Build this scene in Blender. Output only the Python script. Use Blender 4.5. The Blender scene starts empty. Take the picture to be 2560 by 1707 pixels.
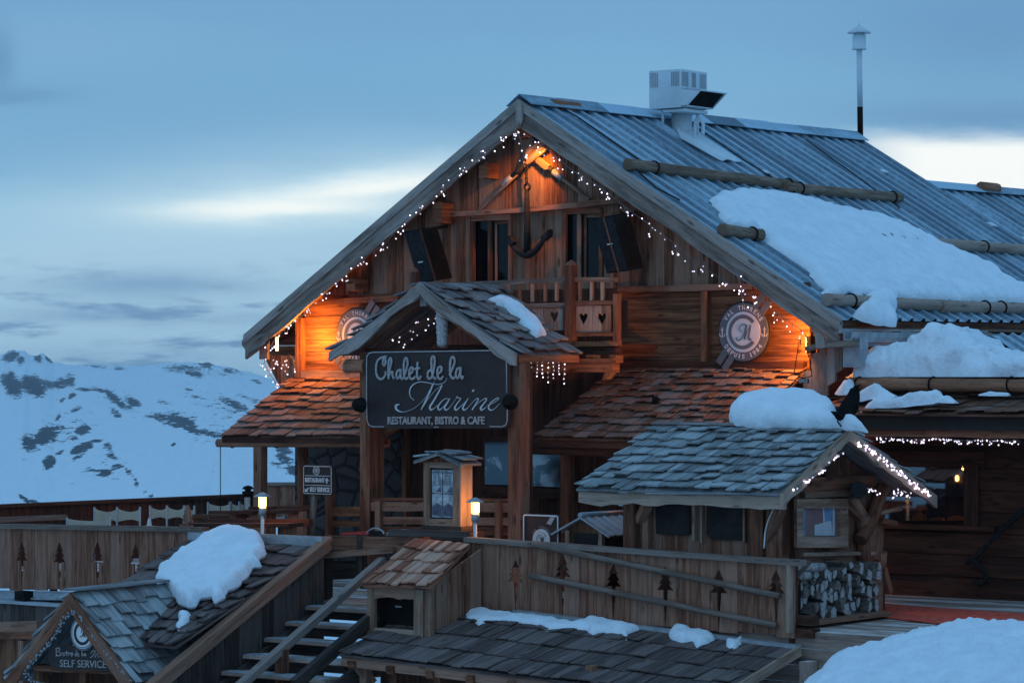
import bpy, math, random
import numpy as np
from mathutils import Vector as V, noise as mnoise
random.seed(7)
R = random.random
def U(a, b): return a + (b - a) * random.random()
sc = bpy.context.scene
COL = sc.collection
# ---------------------------------------------------------------- camera
FPX, HY, CXP = 7500.0, 930.0, 1280.0      # focal length and horizon row in photo pixels
cam_d = bpy.data.cameras.new('camera'); cam = bpy.data.objects.new('camera', cam_d); COL.objects.link(cam)
cam_d.sensor_width = 36.0; cam_d.lens = 36.0 * FPX / 2560.0
cam.rotation_euler = (math.radians(90), 0, 0)
cam_d.shift_y = (HY - 853.5) / 2560.0
cam_d.clip_start = 0.5; cam_d.clip_end = 60000
sc.camera = cam
# ---------------------------------------------------------------- view
sc.view_settings.view_transform = 'Standard'; sc.view_settings.look = 'None'
sc.view_settings.exposure = 0.0; sc.view_settings.gamma = 1.0
# ---------------------------------------------------------------- node helper
class NT:
    def __init__(s, tree): s.t = tree; s.n = tree.nodes; s.l = tree.links
    def node(s, typ, **kw):
        n = s.n.new(typ)
        for k, v in kw.items(): setattr(n, k, v)
        return n
    def set(s, sock, v):
        if isinstance(v, bpy.types.NodeSocket): s.l.new(v, sock)
        else:
            if sock.type == 'RGBA' and len(v) == 3: v = (*v, 1)
            sock.default_value = v
    def m(s, op, a, b=0.0, c=0.0, clamp=False):
        n = s.node('ShaderNodeMath', operation=op, use_clamp=clamp)
        s.set(n.inputs[0], a); s.set(n.inputs[1], b); s.set(n.inputs[2], c)
        return n.outputs[0]
    def mix(s, f, a, b):
        n = s.node('ShaderNodeMix', data_type='RGBA'); s.set(n.inputs[0], f); s.set(n.inputs[6], a); s.set(n.inputs[7], b)
        return n.outputs[2]
    def ss(s, x, lo, hi):
        n = s.node('ShaderNodeMapRange', interpolation_type='SMOOTHSTEP')
        s.set(n.inputs[0], x); s.set(n.inputs[1], lo); s.set(n.inputs[2], hi); return n.outputs[0]
    def noise(s, vec, scale=1.0, detail=4.0, rough=0.55, dist=0.0):
        n = s.node('ShaderNodeTexNoise'); s.set(n.inputs['Vector'], vec)
        n.inputs['Scale'].default_value = scale; n.inputs['Detail'].default_value = detail
        n.inputs['Roughness'].default_value = rough; n.inputs['Distortion'].default_value = dist
        return n.outputs[0]
    def comb(s, x, y, z=0.0):
        n = s.node('ShaderNodeCombineXYZ'); s.set(n.inputs[0], x); s.set(n.inputs[1], y); s.set(n.inputs[2], z); return n.outputs[0]
    def mapping(s, vec, scale):
        n = s.node('ShaderNodeMapping'); s.set(n.inputs[0], vec); n.inputs['Scale'].default_value = scale; return n.outputs[0]
def lin(r, g, b):
    f = lambda c: (c / 255 / 12.92) if c / 255 <= 0.04045 else ((c / 255 + 0.055) / 1.055) ** 2.4
    return (f(r), f(g), f(b))
# ---------------------------------------------------------------- sky
SUN_EL, SUN_ROT = math.radians(2.0), math.radians(200)
w = bpy.data.worlds.new('World'); sc.world = w; w.use_nodes = True
T = NT(w.node_tree); T.n.clear()
tc = T.node('ShaderNodeTexCoord').outputs['Generated']
sep = T.node('ShaderNodeSeparateXYZ'); T.l.new(tc, sep.inputs[0])
X, Y, Z = sep.outputs
Yc = T.m('MAXIMUM', Y, 0.05)
az = T.m('DIVIDE', X, Yc); el = T.m('DIVIDE', Z, Yc)       # tangents of the view direction
def az_(px): return (px - CXP) / FPX
def el_(py): return (HY - py) / FPX
warp = T.noise(T.comb(T.m('MULTIPLY', az, 9.0), T.m('MULTIPLY', el, 40.0)), 1.0, 5, 0.6)
warp2 = T.noise(T.comb(T.m('MULTIPLY', az, 30.0), T.m('MULTIPLY', el, 170.0), 3.0), 1.0, 5, 0.62)
wv = T.m('SUBTRACT', warp, 0.5); wv2 = T.m('SUBTRACT', warp2, 0.5)
elw = T.m('ADD', el, T.m('ADD', T.m('MULTIPLY', wv, 0.012), T.m('MULTIPLY', wv2, 0.004)))
def blob(cx, cy, rx, ry, tilt=0.0, soft=1.0):
    dx = T.m('SUBTRACT', az, az_(cx)); dy = T.m('SUBTRACT', elw, el_(cy))
    dy = T.m('SUBTRACT', dy, T.m('MULTIPLY', dx, tilt))
    a = T.m('DIVIDE', dx, rx / FPX); b = T.m('DIVIDE', dy, ry / FPX)
    d = T.m('ADD', T.m('MULTIPLY', a, a), T.m('MULTIPLY', b, b))
    return T.m('EXPONENT', T.m('MULTIPLY', d, -soft))
ramp = T.node('ShaderNodeValToRGB'); e = ramp.color_ramp.elements
ramp.color_ramp.interpolation = 'EASE'
stops = [(1000, (146, 192, 222)), (880, (166, 207, 232)), (800, (166, 207, 231)), (700, (164, 205, 229)), (560, (148, 196, 225)),
         (400, (122, 176, 214)), (200, (118, 172, 211)), (0, (112, 164, 206)), (-900, (104, 160, 207))]
tt = lambda py: (1100 - py) / 2100.0
fac = T.m('DIVIDE', T.m('SUBTRACT', T.m('MULTIPLY_ADD', elw, FPX, 1100 - HY), 0.0), 2100.0, clamp=True)
T.l.new(fac, ramp.inputs[0])
while len(e) < len(stops): e.new(0.5)
for el0, (py, c) in zip(e, stops): el0.position = tt(py); el0.color = (*lin(*c), 1)
c = ramp.outputs[0]
c = T.mix(T.m('MULTIPLY', T.ss(wv, 0.0, 0.18), T.ss(elw, el_(620), el_(880))), c, c)
streak = T.m('MULTIPLY', T.ss(warp2, 0.48, 0.68), T.ss(el, el_(590), el_(690)))
c = T.mix(T.m('MULTIPLY', streak, 0.9), c, lin(104, 148, 188))
c = T.mix(T.m('MULTIPLY', blob(380, 715, 290, 30), 0.85), c, lin(104, 150, 190))
c = T.mix(T.m('MULTIPLY', blob(230, 785, 260, 26), 0.55), c, lin(108, 150, 190))
c = T.mix(T.m('MULTIPLY', blob(650, 790, 190, 18), 0.4), c, lin(112, 154, 194))
c = T.mix(T.m('MULTIPLY', blob(200, 640, 480, 60), 0.55), c, lin(166, 204, 228))
c = T.mix(T.m('MULTIPLY', blob(760, 640, 380, 70), 0.6), c, lin(166, 204, 228))
c = T.mix(T.m('MULTIPLY', blob(120, 110, 420, 80), 0.3), c, lin(134, 178, 212))
c = T.mix(T.m('MULTIPLY', blob(0, 150, 40, 75), 0.45), c, lin(78, 122, 166))
c = T.mix(T.m('MULTIPLY', blob(60, 232, 120, 22), 0.4), c, lin(84, 128, 172))
c = T.mix(T.m('MULTIPLY', blob(560, 300, 900, 200, -0.04), 0.22), c, lin(104, 154, 198))
c = T.mix(T.m('MULTIPLY', blob(2500, 80, 420, 150, 0.0), 0.55), c, lin(94, 142, 188))
c = T.mix(T.m('MULTIPLY', blob(2480, 285, 420, 40, 0.0), 0.6), c, lin(100, 142, 186))
c = T.mix(T.m('MULTIPLY', blob(720, 500, 700, 120, 0.06), 0.9), c, lin(178, 214, 234))
c = T.mix(T.m('MULTIPLY', blob(700, 520, 300, 42, 0.02), 1.0), c, lin(214, 238, 246))
c = T.mix(T.m('MULTIPLY', blob(900, 465, 260, 42, 0.16), 1.0), c, lin(210, 234, 246))
c = T.mix(T.m('MULTIPLY', blob(680, 524, 230, 18, 0.0), 1.0), c, lin(246, 254, 252))
c = T.mix(T.m('MULTIPLY', blob(930, 470, 230, 26, 0.14), 1.0), c, lin(246, 254, 252))
rb = T.m('MULTIPLY', T.ss(elw, el_(300), el_(372)), T.ss(az, az_(2010), az_(2330)))
rb = T.m('MULTIPLY', rb, T.ss(el, el_(720), el_(520)))
c = T.mix(rb, c, lin(250, 255, 253))
vign = T.ss(T.m('ABSOLUTE', az), 0.35, 0.9)
c = T.mix(vign, c, lin(110, 165, 215))
# behind and above the camera the same overcast, deeper blue overhead
c = T.mix(T.ss(Z, 0.2, 0.9), c, lin(113, 175, 229))
c = T.mix(T.ss(T.m('MULTIPLY', Y, -1.0), -0.05, 0.1), c, lin(122, 180, 229))
nsk = T.node('ShaderNodeTexSky'); nsk.sky_type = 'NISHITA'; nsk.sun_disc = False
nsk.sun_elevation = SUN_EL; nsk.sun_rotation = SUN_ROT
addn = T.node('ShaderNodeMix', data_type='RGBA', blend_type='ADD'); addn.inputs[0].default_value = 1.0
sca = T.node('ShaderNodeMix', data_type='RGBA', blend_type='MULTIPLY'); sca.inputs[0].default_value = 1.0
T.l.new(nsk.outputs[0], sca.inputs[6]); sca.inputs[7].default_value = (0.008, 0.008, 0.008, 1)
T.l.new(c, addn.inputs[6]); T.l.new(sca.outputs[2], addn.inputs[7])
bg = T.node('ShaderNodeBackground'); T.l.new(addn.outputs[2], bg.inputs[0]); bg.inputs[1].default_value = 1.0
out = T.node('ShaderNodeOutputWorld'); T.l.new(bg.outputs[0], out.inputs[0])
# ---------------------------------------------------------------- faint after-sunset light
sl = bpy.data.lights.new('sun', 'SUN'); sl.energy = 0.10; sl.angle = math.radians(25); sl.color = (0.80, 0.90, 1.0)
so = bpy.data.objects.new('sun', sl); COL.objects.link(so)
so.rotation_euler = V((-0.45, -0.55, 0.85)).to_track_quat('Z', 'Y').to_euler()
# ---------------------------------------------------------------- frames
TH = math.radians(37)
UD = V((math.cos(TH), -math.sin(TH), 0)); VD = V((math.sin(TH), math.cos(TH), 0)); ZD = V((0, 0, 1))
O = V(((1297 - CXP) * 50 / FPX, 50, 0))
def ray(px, py): return V(((px - CXP) / FPX, 1, (HY - py) / FPX))
def hit(px, py, p, n):
    r = ray(px, py); return r * (p.dot(n) / r.dot(n))
def W(u, v, z): return O + UD * u + VD * v + ZD * z
def H(px, py, c): return hit(px, py, W(0, c, 0), VD)        # point of a plane parallel to the facade
def HU(px, py, a): return hit(px, py, W(a, 0, 0), UD)       # point of a plane parallel to the side wall
def HZ(px, py, z): return hit(px, py, V((0, 0, z)), ZD)
def uu(p): return (p - O).dot(UD)
def vv(p): return (p - O).dot(VD)
def plane3(a, b, c_):
    n = (b - a).cross(c_ - a).normalized()
    if n.z < 0: n = -n
    return a, n
# ---------------------------------------------------------------- mesh builder
class MB:
    def __init__(s): s.v = []; s.f = []; s.uv = []; s.r = []; s.sm = []
    def face(s, pts, g=None, rnd=None, n=None):
        i = len(s.v); s.v += [tuple(p) for p in pts]; s.f.append(list(range(i, i + len(pts))))
        if n is None:
            n = V((0, 0, 0))
            for k in range(len(pts)):
                a, b = pts[k], pts[(k + 1) % len(pts)]; n += a.cross(b)
            n = n.normalized() if n.length > 1e-12 else V((0, 0, 1))
        g = g or ZD
        if abs(n.dot(g)) > 0.9: g = UD if abs(n.dot(UD)) < 0.8 else VD
        gp = (g - n * n.dot(g)).normalized(); h = n.cross(gp)
        off = (rnd or 0) * 17.3
        s.uv.append([(p.dot(gp) + off, p.dot(h) + off * 0.37) for p in pts]); s.r.append(rnd if rnd is not None else 0.5); s.sm.append(False)
    def prism(s, poly, off, g=None, rnd=None):
        if rnd is None: rnd = R()
        q = [p + off for p in poly]
        nrm = V((0, 0, 0))
        for k in range(len(poly)): nrm += poly[k].cross(poly[(k + 1) % len(poly)])
        if nrm.dot(off) > 0: poly = poly[::-1]; q = q[::-1]
        s.face(poly, g, rnd); s.face(q[::-1], g, rnd)
        for k in range(len(poly)):
            a, b = poly[k], poly[(k + 1) % len(poly)]; c_, d = q[(k + 1) % len(poly)], q[k]
            s.face([a, d, c_, b], g, rnd)
    def box(s, o, a, b, c_, g=None, rnd=None):            # corner + three edge vectors
        if g is None: g = max((a, b, c_), key=lambda t: t.length).normalized()
        s.prism([o, o + a, o + a + b, o + b], c_, g, rnd)
    def beam(s, p0, p1, w, h, up=ZD, rnd=None, wob=0.0):
        d = (p1 - p0); g = d.normalized(); sd = g.cross(up)
        if sd.length < 1e-4: sd = g.cross(UD)
        sd = sd.normalized(); u2 = sd.cross(g).normalized()
        if rnd is None: rnd = R()
        n = max(1, int(d.length / 0.5)) if wob else 1
        rings = []
        for k in range(n + 1):
            p = p0 + d * (k / n); jw = w * (1 + U(-wob, wob)) / 2; jh = h * (1 + U(-wob, wob)) / 2; p = p + u2 * U(-wob, wob) * h * 0.3
            rings.append([p - sd * jw - u2 * jh, p + sd * jw - u2 * jh, p + sd * jw + u2 * jh, p - sd * jw + u2 * jh])
        for k in range(n):
            a, b = rings[k], rings[k + 1]
            for q in range(4): s.face([a[q], a[(q + 1) % 4], b[(q + 1) % 4], b[q]], g, rnd)
        s.face(rings[0][::-1], g, rnd); s.face(rings[-1], g, rnd)
    def tube(s, pts, r, seg=8, g=None, rnd=None, caps=True, smooth=True):
        if rnd is None: rnd = R()
        n = len(pts); rr = r if isinstance(r, (list, tuple)) else [r] * n
        i0 = len(s.v); prev = None; L = 0
        rings = []
        for k in range(n):
            t = (pts[min(k + 1, n - 1)] - pts[max(k - 1, 0)]).normalized()
            if prev is None:
                a = t.cross(ZD) if abs(t.z) < 0.9 else t.cross(UD)
            else: a = prev - t * prev.dot(t)
            a = a.normalized(); prev = a; b = t.cross(a)
            if k: L += (pts[k] - pts[k - 1]).length
            rings.append(L)
            for q in range(seg):
                an = 2 * math.pi * q / seg; s.v.append(tuple(pts[k] + (a * math.cos(an) + b * math.sin(an)) * rr[k]))
        for k in range(n - 1):
            for q in range(seg):
                q2 = (q + 1) % seg
                s.f.append([i0 + k * seg + q, i0 + k * seg + q2, i0 + (k + 1) * seg + q2, i0 + (k + 1) * seg + q])
                c1 = 2 * math.pi * rr[k] / seg
                s.uv.append([(rings[k] + rnd * 9, q * c1), (rings[k] + rnd * 9, (q + 1) * c1), (rings[k + 1] + rnd * 9, (q + 1) * c1), (rings[k + 1] + rnd * 9, q * c1)])
                s.r.append(rnd); s.sm.append(smooth)
        if caps:
            for base, rev in ((i0, True), (i0 + (n - 1) * seg, False)):
                idx = [base + q for q in range(seg)]
                if rev: idx = idx[::-1]
                s.f.append(idx); s.uv.append([(0.01 * q, 0) for q in range(seg)]); s.r.append(rnd); s.sm.append(False)
    def ball(s, c_, r, seg=8, rings=6, sx=1, sz=1, rnd=0.5):
        pts = []; 
        for k in range(rings + 1):
            a = math.pi * k / rings
            pts.append((math.sin(a) * r * sx, -math.cos(a) * r * sz))
        s.lathe(c_, pts, seg, rnd)
    def lathe(s, c_, prof, seg=16, rnd=0.5, smooth=True, ax=ZD, capp=False):
        i0 = len(s.v)
        a = ax.cross(UD).normalized() if abs(ax.dot(UD)) < 0.9 else ax.cross(ZD).normalized(); b = ax.cross(a)
        for (rad, h) in prof:
            for q in range(seg):
                an = 2 * math.pi * q / seg
                s.v.append(tuple(c_ + ax * h + (a * math.cos(an) + b * math.sin(an)) * max(rad, 1e-4)))
        for k in range(len(prof) - 1):
            for q in range(seg):
                q2 = (q + 1) % seg
                s.f.append([i0 + k * seg + q, i0 + k * seg + q2, i0 + (k + 1) * seg + q2, i0 + (k + 1) * seg + q])
                s.uv.append([(k, q), (k, q + 1), (k + 1, q + 1), (k + 1, q)]); s.r.append(rnd); s.sm.append(smooth)
        for base in (i0, i0 + (len(prof) - 1) * seg):
            s.f.append([base + q for q in range(seg)]); s.uv.append([(0, 0)] * seg); s.r.append(rnd); s.sm.append(False)
LOC = {}
def tag(o, label=None, cat=None, group=None, kind=None):
    for k, v_ in (('label', label), ('category', cat), ('group', group), ('kind', kind)):
        if v_: o[k] = v_
    return o
def build(mb, name, mat, parent=None, label=None, cat=None, group=None, kind=None, org=None):
    vs = np.array(mb.v, dtype=np.float64).reshape(-1, 3)
    if parent is not None: o_ = LOC[parent.name]
    elif org is not None: o_ = V(org)
    else: o_ = V((vs[:, 0].mean(), vs[:, 1].mean(), vs[:, 2].min())) if len(vs) else V((0, 0, 0))
    me = bpy.data.meshes.new(name)
    me.from_pydata([tuple(p) for p in (vs - np.array(o_))], [], mb.f)
    uvl = me.uv_layers.new(name='UVMap')
    uvl.data.foreach_set('uv', np.array([c_ for f in mb.uv for p in f for c_ in p], dtype=np.float32))
    at = me.attributes.new('rnd', 'FLOAT', 'FACE'); at.data.foreach_set('value', np.array(mb.r, dtype=np.float32))
    me.polygons.foreach_set('use_smooth', mb.sm); me.update()
    me.materials.append(mat)
    o = bpy.data.objects.new(name, me); COL.objects.link(o)
    if parent is not None: o.parent = parent; LOC[o.name] = LOC[parent.name]
    else: o.location = o_; LOC[o.name] = V(o_)
    return tag(o, label, cat, group, kind)
def thing(name, label, cat, loc, group=None, kind=None):
    o = bpy.data.objects.new(name, None); COL.objects.link(o); o.location = loc; o.empty_display_size = 0.2
    LOC[o.name] = V(loc); return tag(o, label, cat, group, kind)
# ---------------------------------------------------------------- materials
def mat_new(name):
    m = bpy.data.materials.new(name); m.use_nodes = True; t = NT(m.node_tree); b = t.n['Principled BSDF']
    return m, t, b
def bump(t, b, h, st=0.4, dist=0.01):
    n = t.node('ShaderNodeBump'); n.inputs['Strength'].default_value = st; n.inputs['Distance'].default_value = dist
    t.set(n.inputs['Height'], h); t.l.new(n.outputs[0], b.inputs['Normal'])
def wood(name, dark, light, grey=None, greyamt=0.3, rough=0.85, gs=14.0, var=0.55, snow=0.0, warm=(1.5, 1.14, 0.95)):
    wf = lambda c_: (c_[0] * warm[0], c_[1] * warm[1], c_[2] * warm[2])
    dark, light = wf(dark), wf(light); grey = wf(grey) if grey else None
    m, t, b = mat_new(name)
    uv = t.node('ShaderNodeTexCoord').outputs['UV']
    rnd = t.node('ShaderNodeAttribute', attribute_name='rnd').outputs['Fac']
    g1 = t.noise(t.mapping(uv, (0.9, gs, 1)), 1.0, 6, 0.65, 0.4)
    g2 = t.noise(t.mapping(uv, (1.3, gs * 3.0, 1)), 1.0, 5, 0.7)
    st = t.noise(t.mapping(uv, (0.55, 1.7, 1)), 1.0, 4, 0.6)
    kn = t.node('ShaderNodeTexVoronoi'); t.set(kn.inputs['Vector'], t.mapping(uv, (1.6, 5.5, 1))); kn.inputs['Scale'].default_value = 1.0
    knot = t.m('SUBTRACT', 1.0, t.ss(kn.outputs['Distance'], 0.06, 0.20))
    f = t.m('ADD', t.m('MULTIPLY', t.ss(g1, 0.32, 0.68), 0.85), t.m('MULTIPLY', t.m('SUBTRACT', rnd, 0.5), var))
    f = t.m('ADD', f, t.m('MULTIPLY', t.m('SUBTRACT', g2, 0.5), 1.3)); f = t.m('ADD', f, t.m('MULTIPLY', t.m('SUBTRACT', st, 0.5), 0.8), clamp=True)
    c_ = t.mix(f, dark, light)
    if grey: c_ = t.mix(t.m('MULTIPLY', t.ss(t.m('ADD', st, t.m('MULTIPLY', t.m('SUBTRACT', rnd, 0.5), 0.5)), 0.42, 0.7), greyamt), c_, grey)
    c_ = t.mix(t.m('MULTIPLY', knot, 0.8), c_, tuple(x * 0.5 for x in dark))
    c_ = t.mix(t.m('MULTIPLY', t.ss(g2, 0.53, 0.66), 0.75), c_, tuple(x * 0.35 for x in dark))
    if snow:
        geo = t.node('ShaderNodeNewGeometry'); s3 = t.node('ShaderNodeSeparateXYZ'); t.l.new(geo.outputs['Normal'], s3.inputs[0])
        sn = t.m('MULTIPLY', t.ss(s3.outputs[2], 0.6, 0.8), t.ss(t.m('ADD', st, t.m('MULTIPLY', rnd, 0.3)), 0.65, 0.8))
        c_ = t.mix(t.m('MULTIPLY', sn, snow), c_, (0.75, 0.78, 0.8))
    t.l.new(c_, b.inputs['Base Color']); b.inputs['Roughness'].default_value = rough
    b.inputs['Specular IOR Level'].default_value = 0.25
    bump(t, b, t.m('ADD', g1, t.m('MULTIPLY', g2, 0.5)), 0.7, 0.012)
    return m
def plain(name, col, rough=0.6, metal=0.0, var=0.25, sc_=6.0, spec=0.4, bmp=0.0, detail_col=None):
    m, t, b = mat_new(name)
    oc = t.node('ShaderNodeTexCoord').outputs['Object']
    n = t.noise(oc, sc_, 5, 0.6)
    c_ = t.mix(t.ss(n, 0.3, 0.7), tuple(x * (1 - var) for x in col), detail_col or tuple(min(1, x * (1 + var)) for x in col))
    t.l.new(c_, b.inputs['Base Color']); b.inputs['Roughness'].default_value = rough; b.inputs['Metallic'].default_value = metal
    b.inputs['Specular IOR Level'].default_value = spec
    if bmp: bump(t, b, n, bmp, 0.02)
    return m
def emis(name, col, st, base=(0.8, 0.8, 0.8)):
    m, t, b = mat_new(name); b.inputs['Base Color'].default_value = (*base, 1)
    b.inputs['Emission Color'].default_value = (*col, 1); b.inputs['Emission Strength'].default_value = st; return m
M = {}
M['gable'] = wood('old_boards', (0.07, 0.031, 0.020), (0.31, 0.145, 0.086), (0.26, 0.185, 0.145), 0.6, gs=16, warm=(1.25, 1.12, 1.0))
M['panel'] = wood('panel_boards', (0.08, 0.03, 0.016), (0.30, 0.125, 0.065), None, gs=12, var=0.3, warm=(1.2, 1.12, 1.0))
M['beam'] = wood('beam_wood', (0.07, 0.03, 0.018), (0.24, 0.115, 0.07), (0.23, 0.17, 0.14), 0.6, gs=10)
M['barge'] = wood('weathered_bargeboard', (0.10, 0.075, 0.062), (0.27, 0.21, 0.175), (0.34, 0.31, 0.29), 0.6, gs=9, var=0.2, warm=(1.34, 1.24, 1.18))
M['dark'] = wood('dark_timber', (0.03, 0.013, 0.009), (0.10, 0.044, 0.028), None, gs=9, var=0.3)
M['shing'] = wood('brown_shingle', (0.10, 0.042, 0.025), (0.30, 0.145, 0.095), (0.25, 0.20, 0.18), 0.6, gs=16, var=0.30, warm=(1.12, 1.05, 1.0))
M['shgrey'] = wood('grey_shingle', (0.12, 0.118, 0.12), (0.37, 0.39, 0.405), (0.42, 0.45, 0.47), 0.6, gs=14, var=0.25, warm=(1.12, 1.06, 1.0))
M['shporch'] = wood('porch_shingle', (0.07, 0.062, 0.06), (0.26, 0.24, 0.235), (0.30, 0.28, 0.27), 0.5, gs=14, var=0.2, warm=(1.2, 1.05, 1.0))
M['shdark'] = wood('dark_shingle', (0.05, 0.038, 0.034), (0.155, 0.125, 0.115), (0.17, 0.15, 0.14), 0.5, gs=14, var=0.35, warm=(1.3, 1.05, 1.0))
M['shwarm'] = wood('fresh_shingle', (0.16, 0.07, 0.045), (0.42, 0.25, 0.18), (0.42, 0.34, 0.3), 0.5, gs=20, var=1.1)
M['fence'] = wood('fence_board', (0.13, 0.055, 0.032), (0.33, 0.185, 0.125), (0.29, 0.20, 0.155), 0.5, gs=13, var=0.24, warm=(1.3,1.05,.95))
M['rail'] = wood('grey_rail', (0.15, 0.12, 0.10), (0.31, 0.27, 0.24), (0.28, 0.26, 0.25), 0.6, gs=10, warm=(1.0, .8, .72))
M['stairw'] = wood('dark_stair_board', (0.03, 0.02, 0.017), (0.10, 0.066, 0.052), (0.12, 0.09, 0.08), 0.5, gs=12, warm=(1.1, 1.05, 1))
M['light'] = wood('pale_wood', (0.15, 0.09, 0.06), (0.38, 0.26, 0.19), (0.34, 0.29, 0.25), 0.5, gs=10, warm=(1.3, 1.1, 1.0))
M['deck'] = wood('deck_board', (0.17, 0.14, 0.13), (0.34, 0.30, 0.28), (0.4, 0.38, 0.37), 0.6, gs=9, snow=0.6)
M['log'] = wood('pine_log', (0.12, 0.085, 0.06), (0.29, 0.225, 0.175), (0.33, 0.29, 0.27), 0.5, gs=7, var=0.5, warm=(1.3, 1.1, 1.0))
M['logb'] = wood('brown_log', (0.16, 0.085, 0.055), (0.34, 0.19, 0.13), None, gs=7, var=0.3)
M['cut'] = plain('cut_firewood', (0.36, 0.31, 0.29), 0.9, var=0.5, sc_=14)
M['bark'] = plain('bark', (0.16, 0.12, 0.10), 0.95, var=0.5, sc_=14, bmp=0.6)
M['black'] = plain('black_paint', (0.014, 0.012, 0.011), 0.9, var=0.3, spec=0.04)
M['iron'] = plain('black_iron', (0.024, 0.021, 0.022), 0.75, var=0.4, sc_=12, bmp=0.3, spec=0.12)
M['sign'] = plain('sign_black', (0.045, 0.030, 0.026), 0.6, var=0.18, sc_=3, spec=.2)
M['white'] = plain('sign_white', (0.72, 0.66, 0.62), 0.5, var=0.08)
M['offw'] = plain('worn_white', (0.40, 0.33, 0.30), 0.6, var=0.2, sc_=12)
M['rope'] = plain('rope', (0.46, 0.42, 0.40), 0.9, var=0.3, sc_=30, bmp=0.8)
M['silver'] = plain('brushed_silver', (0.62, 0.58, 0.56), 0.35, metal=0.55, var=0.15, sc_=5)
M['grey'] = plain('logo_grey', (0.13, 0.12, 0.13), 0.6, var=0.1)
M['pink'] = plain('logo_pale', (0.60, 0.56, 0.58), 0.6, var=0.06)
M['wmetal'] = plain('white_metal', (0.60, 0.64, 0.66), 0.45, var=0.1, sc_=2)
M['gmetal'] = plain('grey_metal', (0.33, 0.34, 0.35), 0.45, metal=0.3, var=0.15, sc_=3)
M['gutter'] = plain('zinc_gutter', (0.36, 0.36, 0.37), 0.5, metal=0.3, var=0.2, sc_=4)
M['cloth'] = plain('cream_canvas', (0.50, 0.40, 0.30), 0.95, var=0.08, sc_=5)
M['red'] = plain('red_carpet', (0.80, 0.075, 0.035), 0.98, var=0.25, sc_=8, detail_col=(0.85, 0.15, 0.09))
M['frost'] = plain('frosted_tread', (0.30, 0.32, 0.34), 0.9, var=0.25, sc_=7)
M['redp'] = plain('red_paint', (0.45, 0.04, 0.03), 0.6)
M['bird'] = plain('crow_black', (0.012, 0.010, 0.010), 0.95, spec=0.03)
M['orange'] = plain('orange_cushion', (0.8, 0.28, 0.06), 0.9)
M['slate'] = plain('blackboard', (0.036, 0.027, 0.024), 0.9, var=0.3, sc_=5, spec=0.08)
M['dglass'] = plain('dark_glass', (0.005, 0.005, 0.006), 0.08, var=0.2, spec=0.22)
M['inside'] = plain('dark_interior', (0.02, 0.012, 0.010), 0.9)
M['paper'] = plain('menu_paper', (0.30, 0.33, 0.36), 0.7, var=0.45, sc_=7, detail_col=(0.62, 0.62, 0.62))
M['print'] = plain('printed_ink', (0.10, 0.09, 0.12), 0.7, var=0.3, sc_=9)
M['cable'] = plain('pale_cable', (0.16, 0.13, 0.12), 0.7)
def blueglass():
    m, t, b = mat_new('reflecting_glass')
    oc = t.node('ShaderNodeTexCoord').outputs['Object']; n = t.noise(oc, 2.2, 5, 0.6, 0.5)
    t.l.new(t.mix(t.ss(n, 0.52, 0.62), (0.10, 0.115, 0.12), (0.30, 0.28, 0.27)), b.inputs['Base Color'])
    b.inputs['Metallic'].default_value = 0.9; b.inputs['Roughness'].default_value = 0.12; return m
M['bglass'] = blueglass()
def snowmat(name='snow', tint=(0.89, 0.92, 0.95)):
    m, t, b = mat_new(name); oc = t.node('ShaderNodeTexCoord').outputs['Object']
    n1 = t.noise(oc, 3.0, 6, 0.6); n2 = t.noise(oc, 16.0, 5, 0.65)
    t.l.new(t.mix(t.ss(n1, 0.3, 0.7), tuple(x * 0.90 for x in tint), tint), b.inputs['Base Color'])
    b.inputs['Roughness'].default_value = 0.9; b.inputs['Specular IOR Level'].default_value = 0.2
    bump(t, b, t.m('ADD', n1, t.m('MULTIPLY', n2, 0.7)), 0.7, 0.06); return m
M['snow'] = snowmat()
def roofmetal():
    m, t, b = mat_new('frosted_corrugated_metal'); uv = t.node('ShaderNodeTexCoord').outputs['UV']
    rnd = t.node('ShaderNodeAttribute', attribute_name='rnd').outputs['Fac']
    n1 = t.noise(t.mapping(uv, (7, 7, 1)), 1.0, 6, 0.7); n2 = t.noise(t.mapping(uv, (0.35, 2.2, 1)), 1.0, 4, 0.6)
    n3 = t.noise(t.mapping(uv, (26, 26, 1)), 1.0, 3, 0.7)
    f = t.m('ADD', t.m('MULTIPLY', n2, 0.9), t.m('MULTIPLY', n1, 0.6)); f = t.m('ADD', f, t.m('MULTIPLY', n3, 0.45))
    f = t.m('ADD', f, t.m('MULTIPLY', t.m('SUBTRACT', rnd, 0.5), 0.75))
    t.l.new(t.mix(t.ss(f, 0.62, 1.22), (0.10, 0.145, 0.185), (0.40, 0.53, 0.62)), b.inputs['Base Color'])
    b.inputs['Roughness'].default_value = 0.55; b.inputs['Metallic'].default_value = 0.15; bump(t, b, n3, 0.3, 0.01); return m
M['roof'] = roofmetal()
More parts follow.
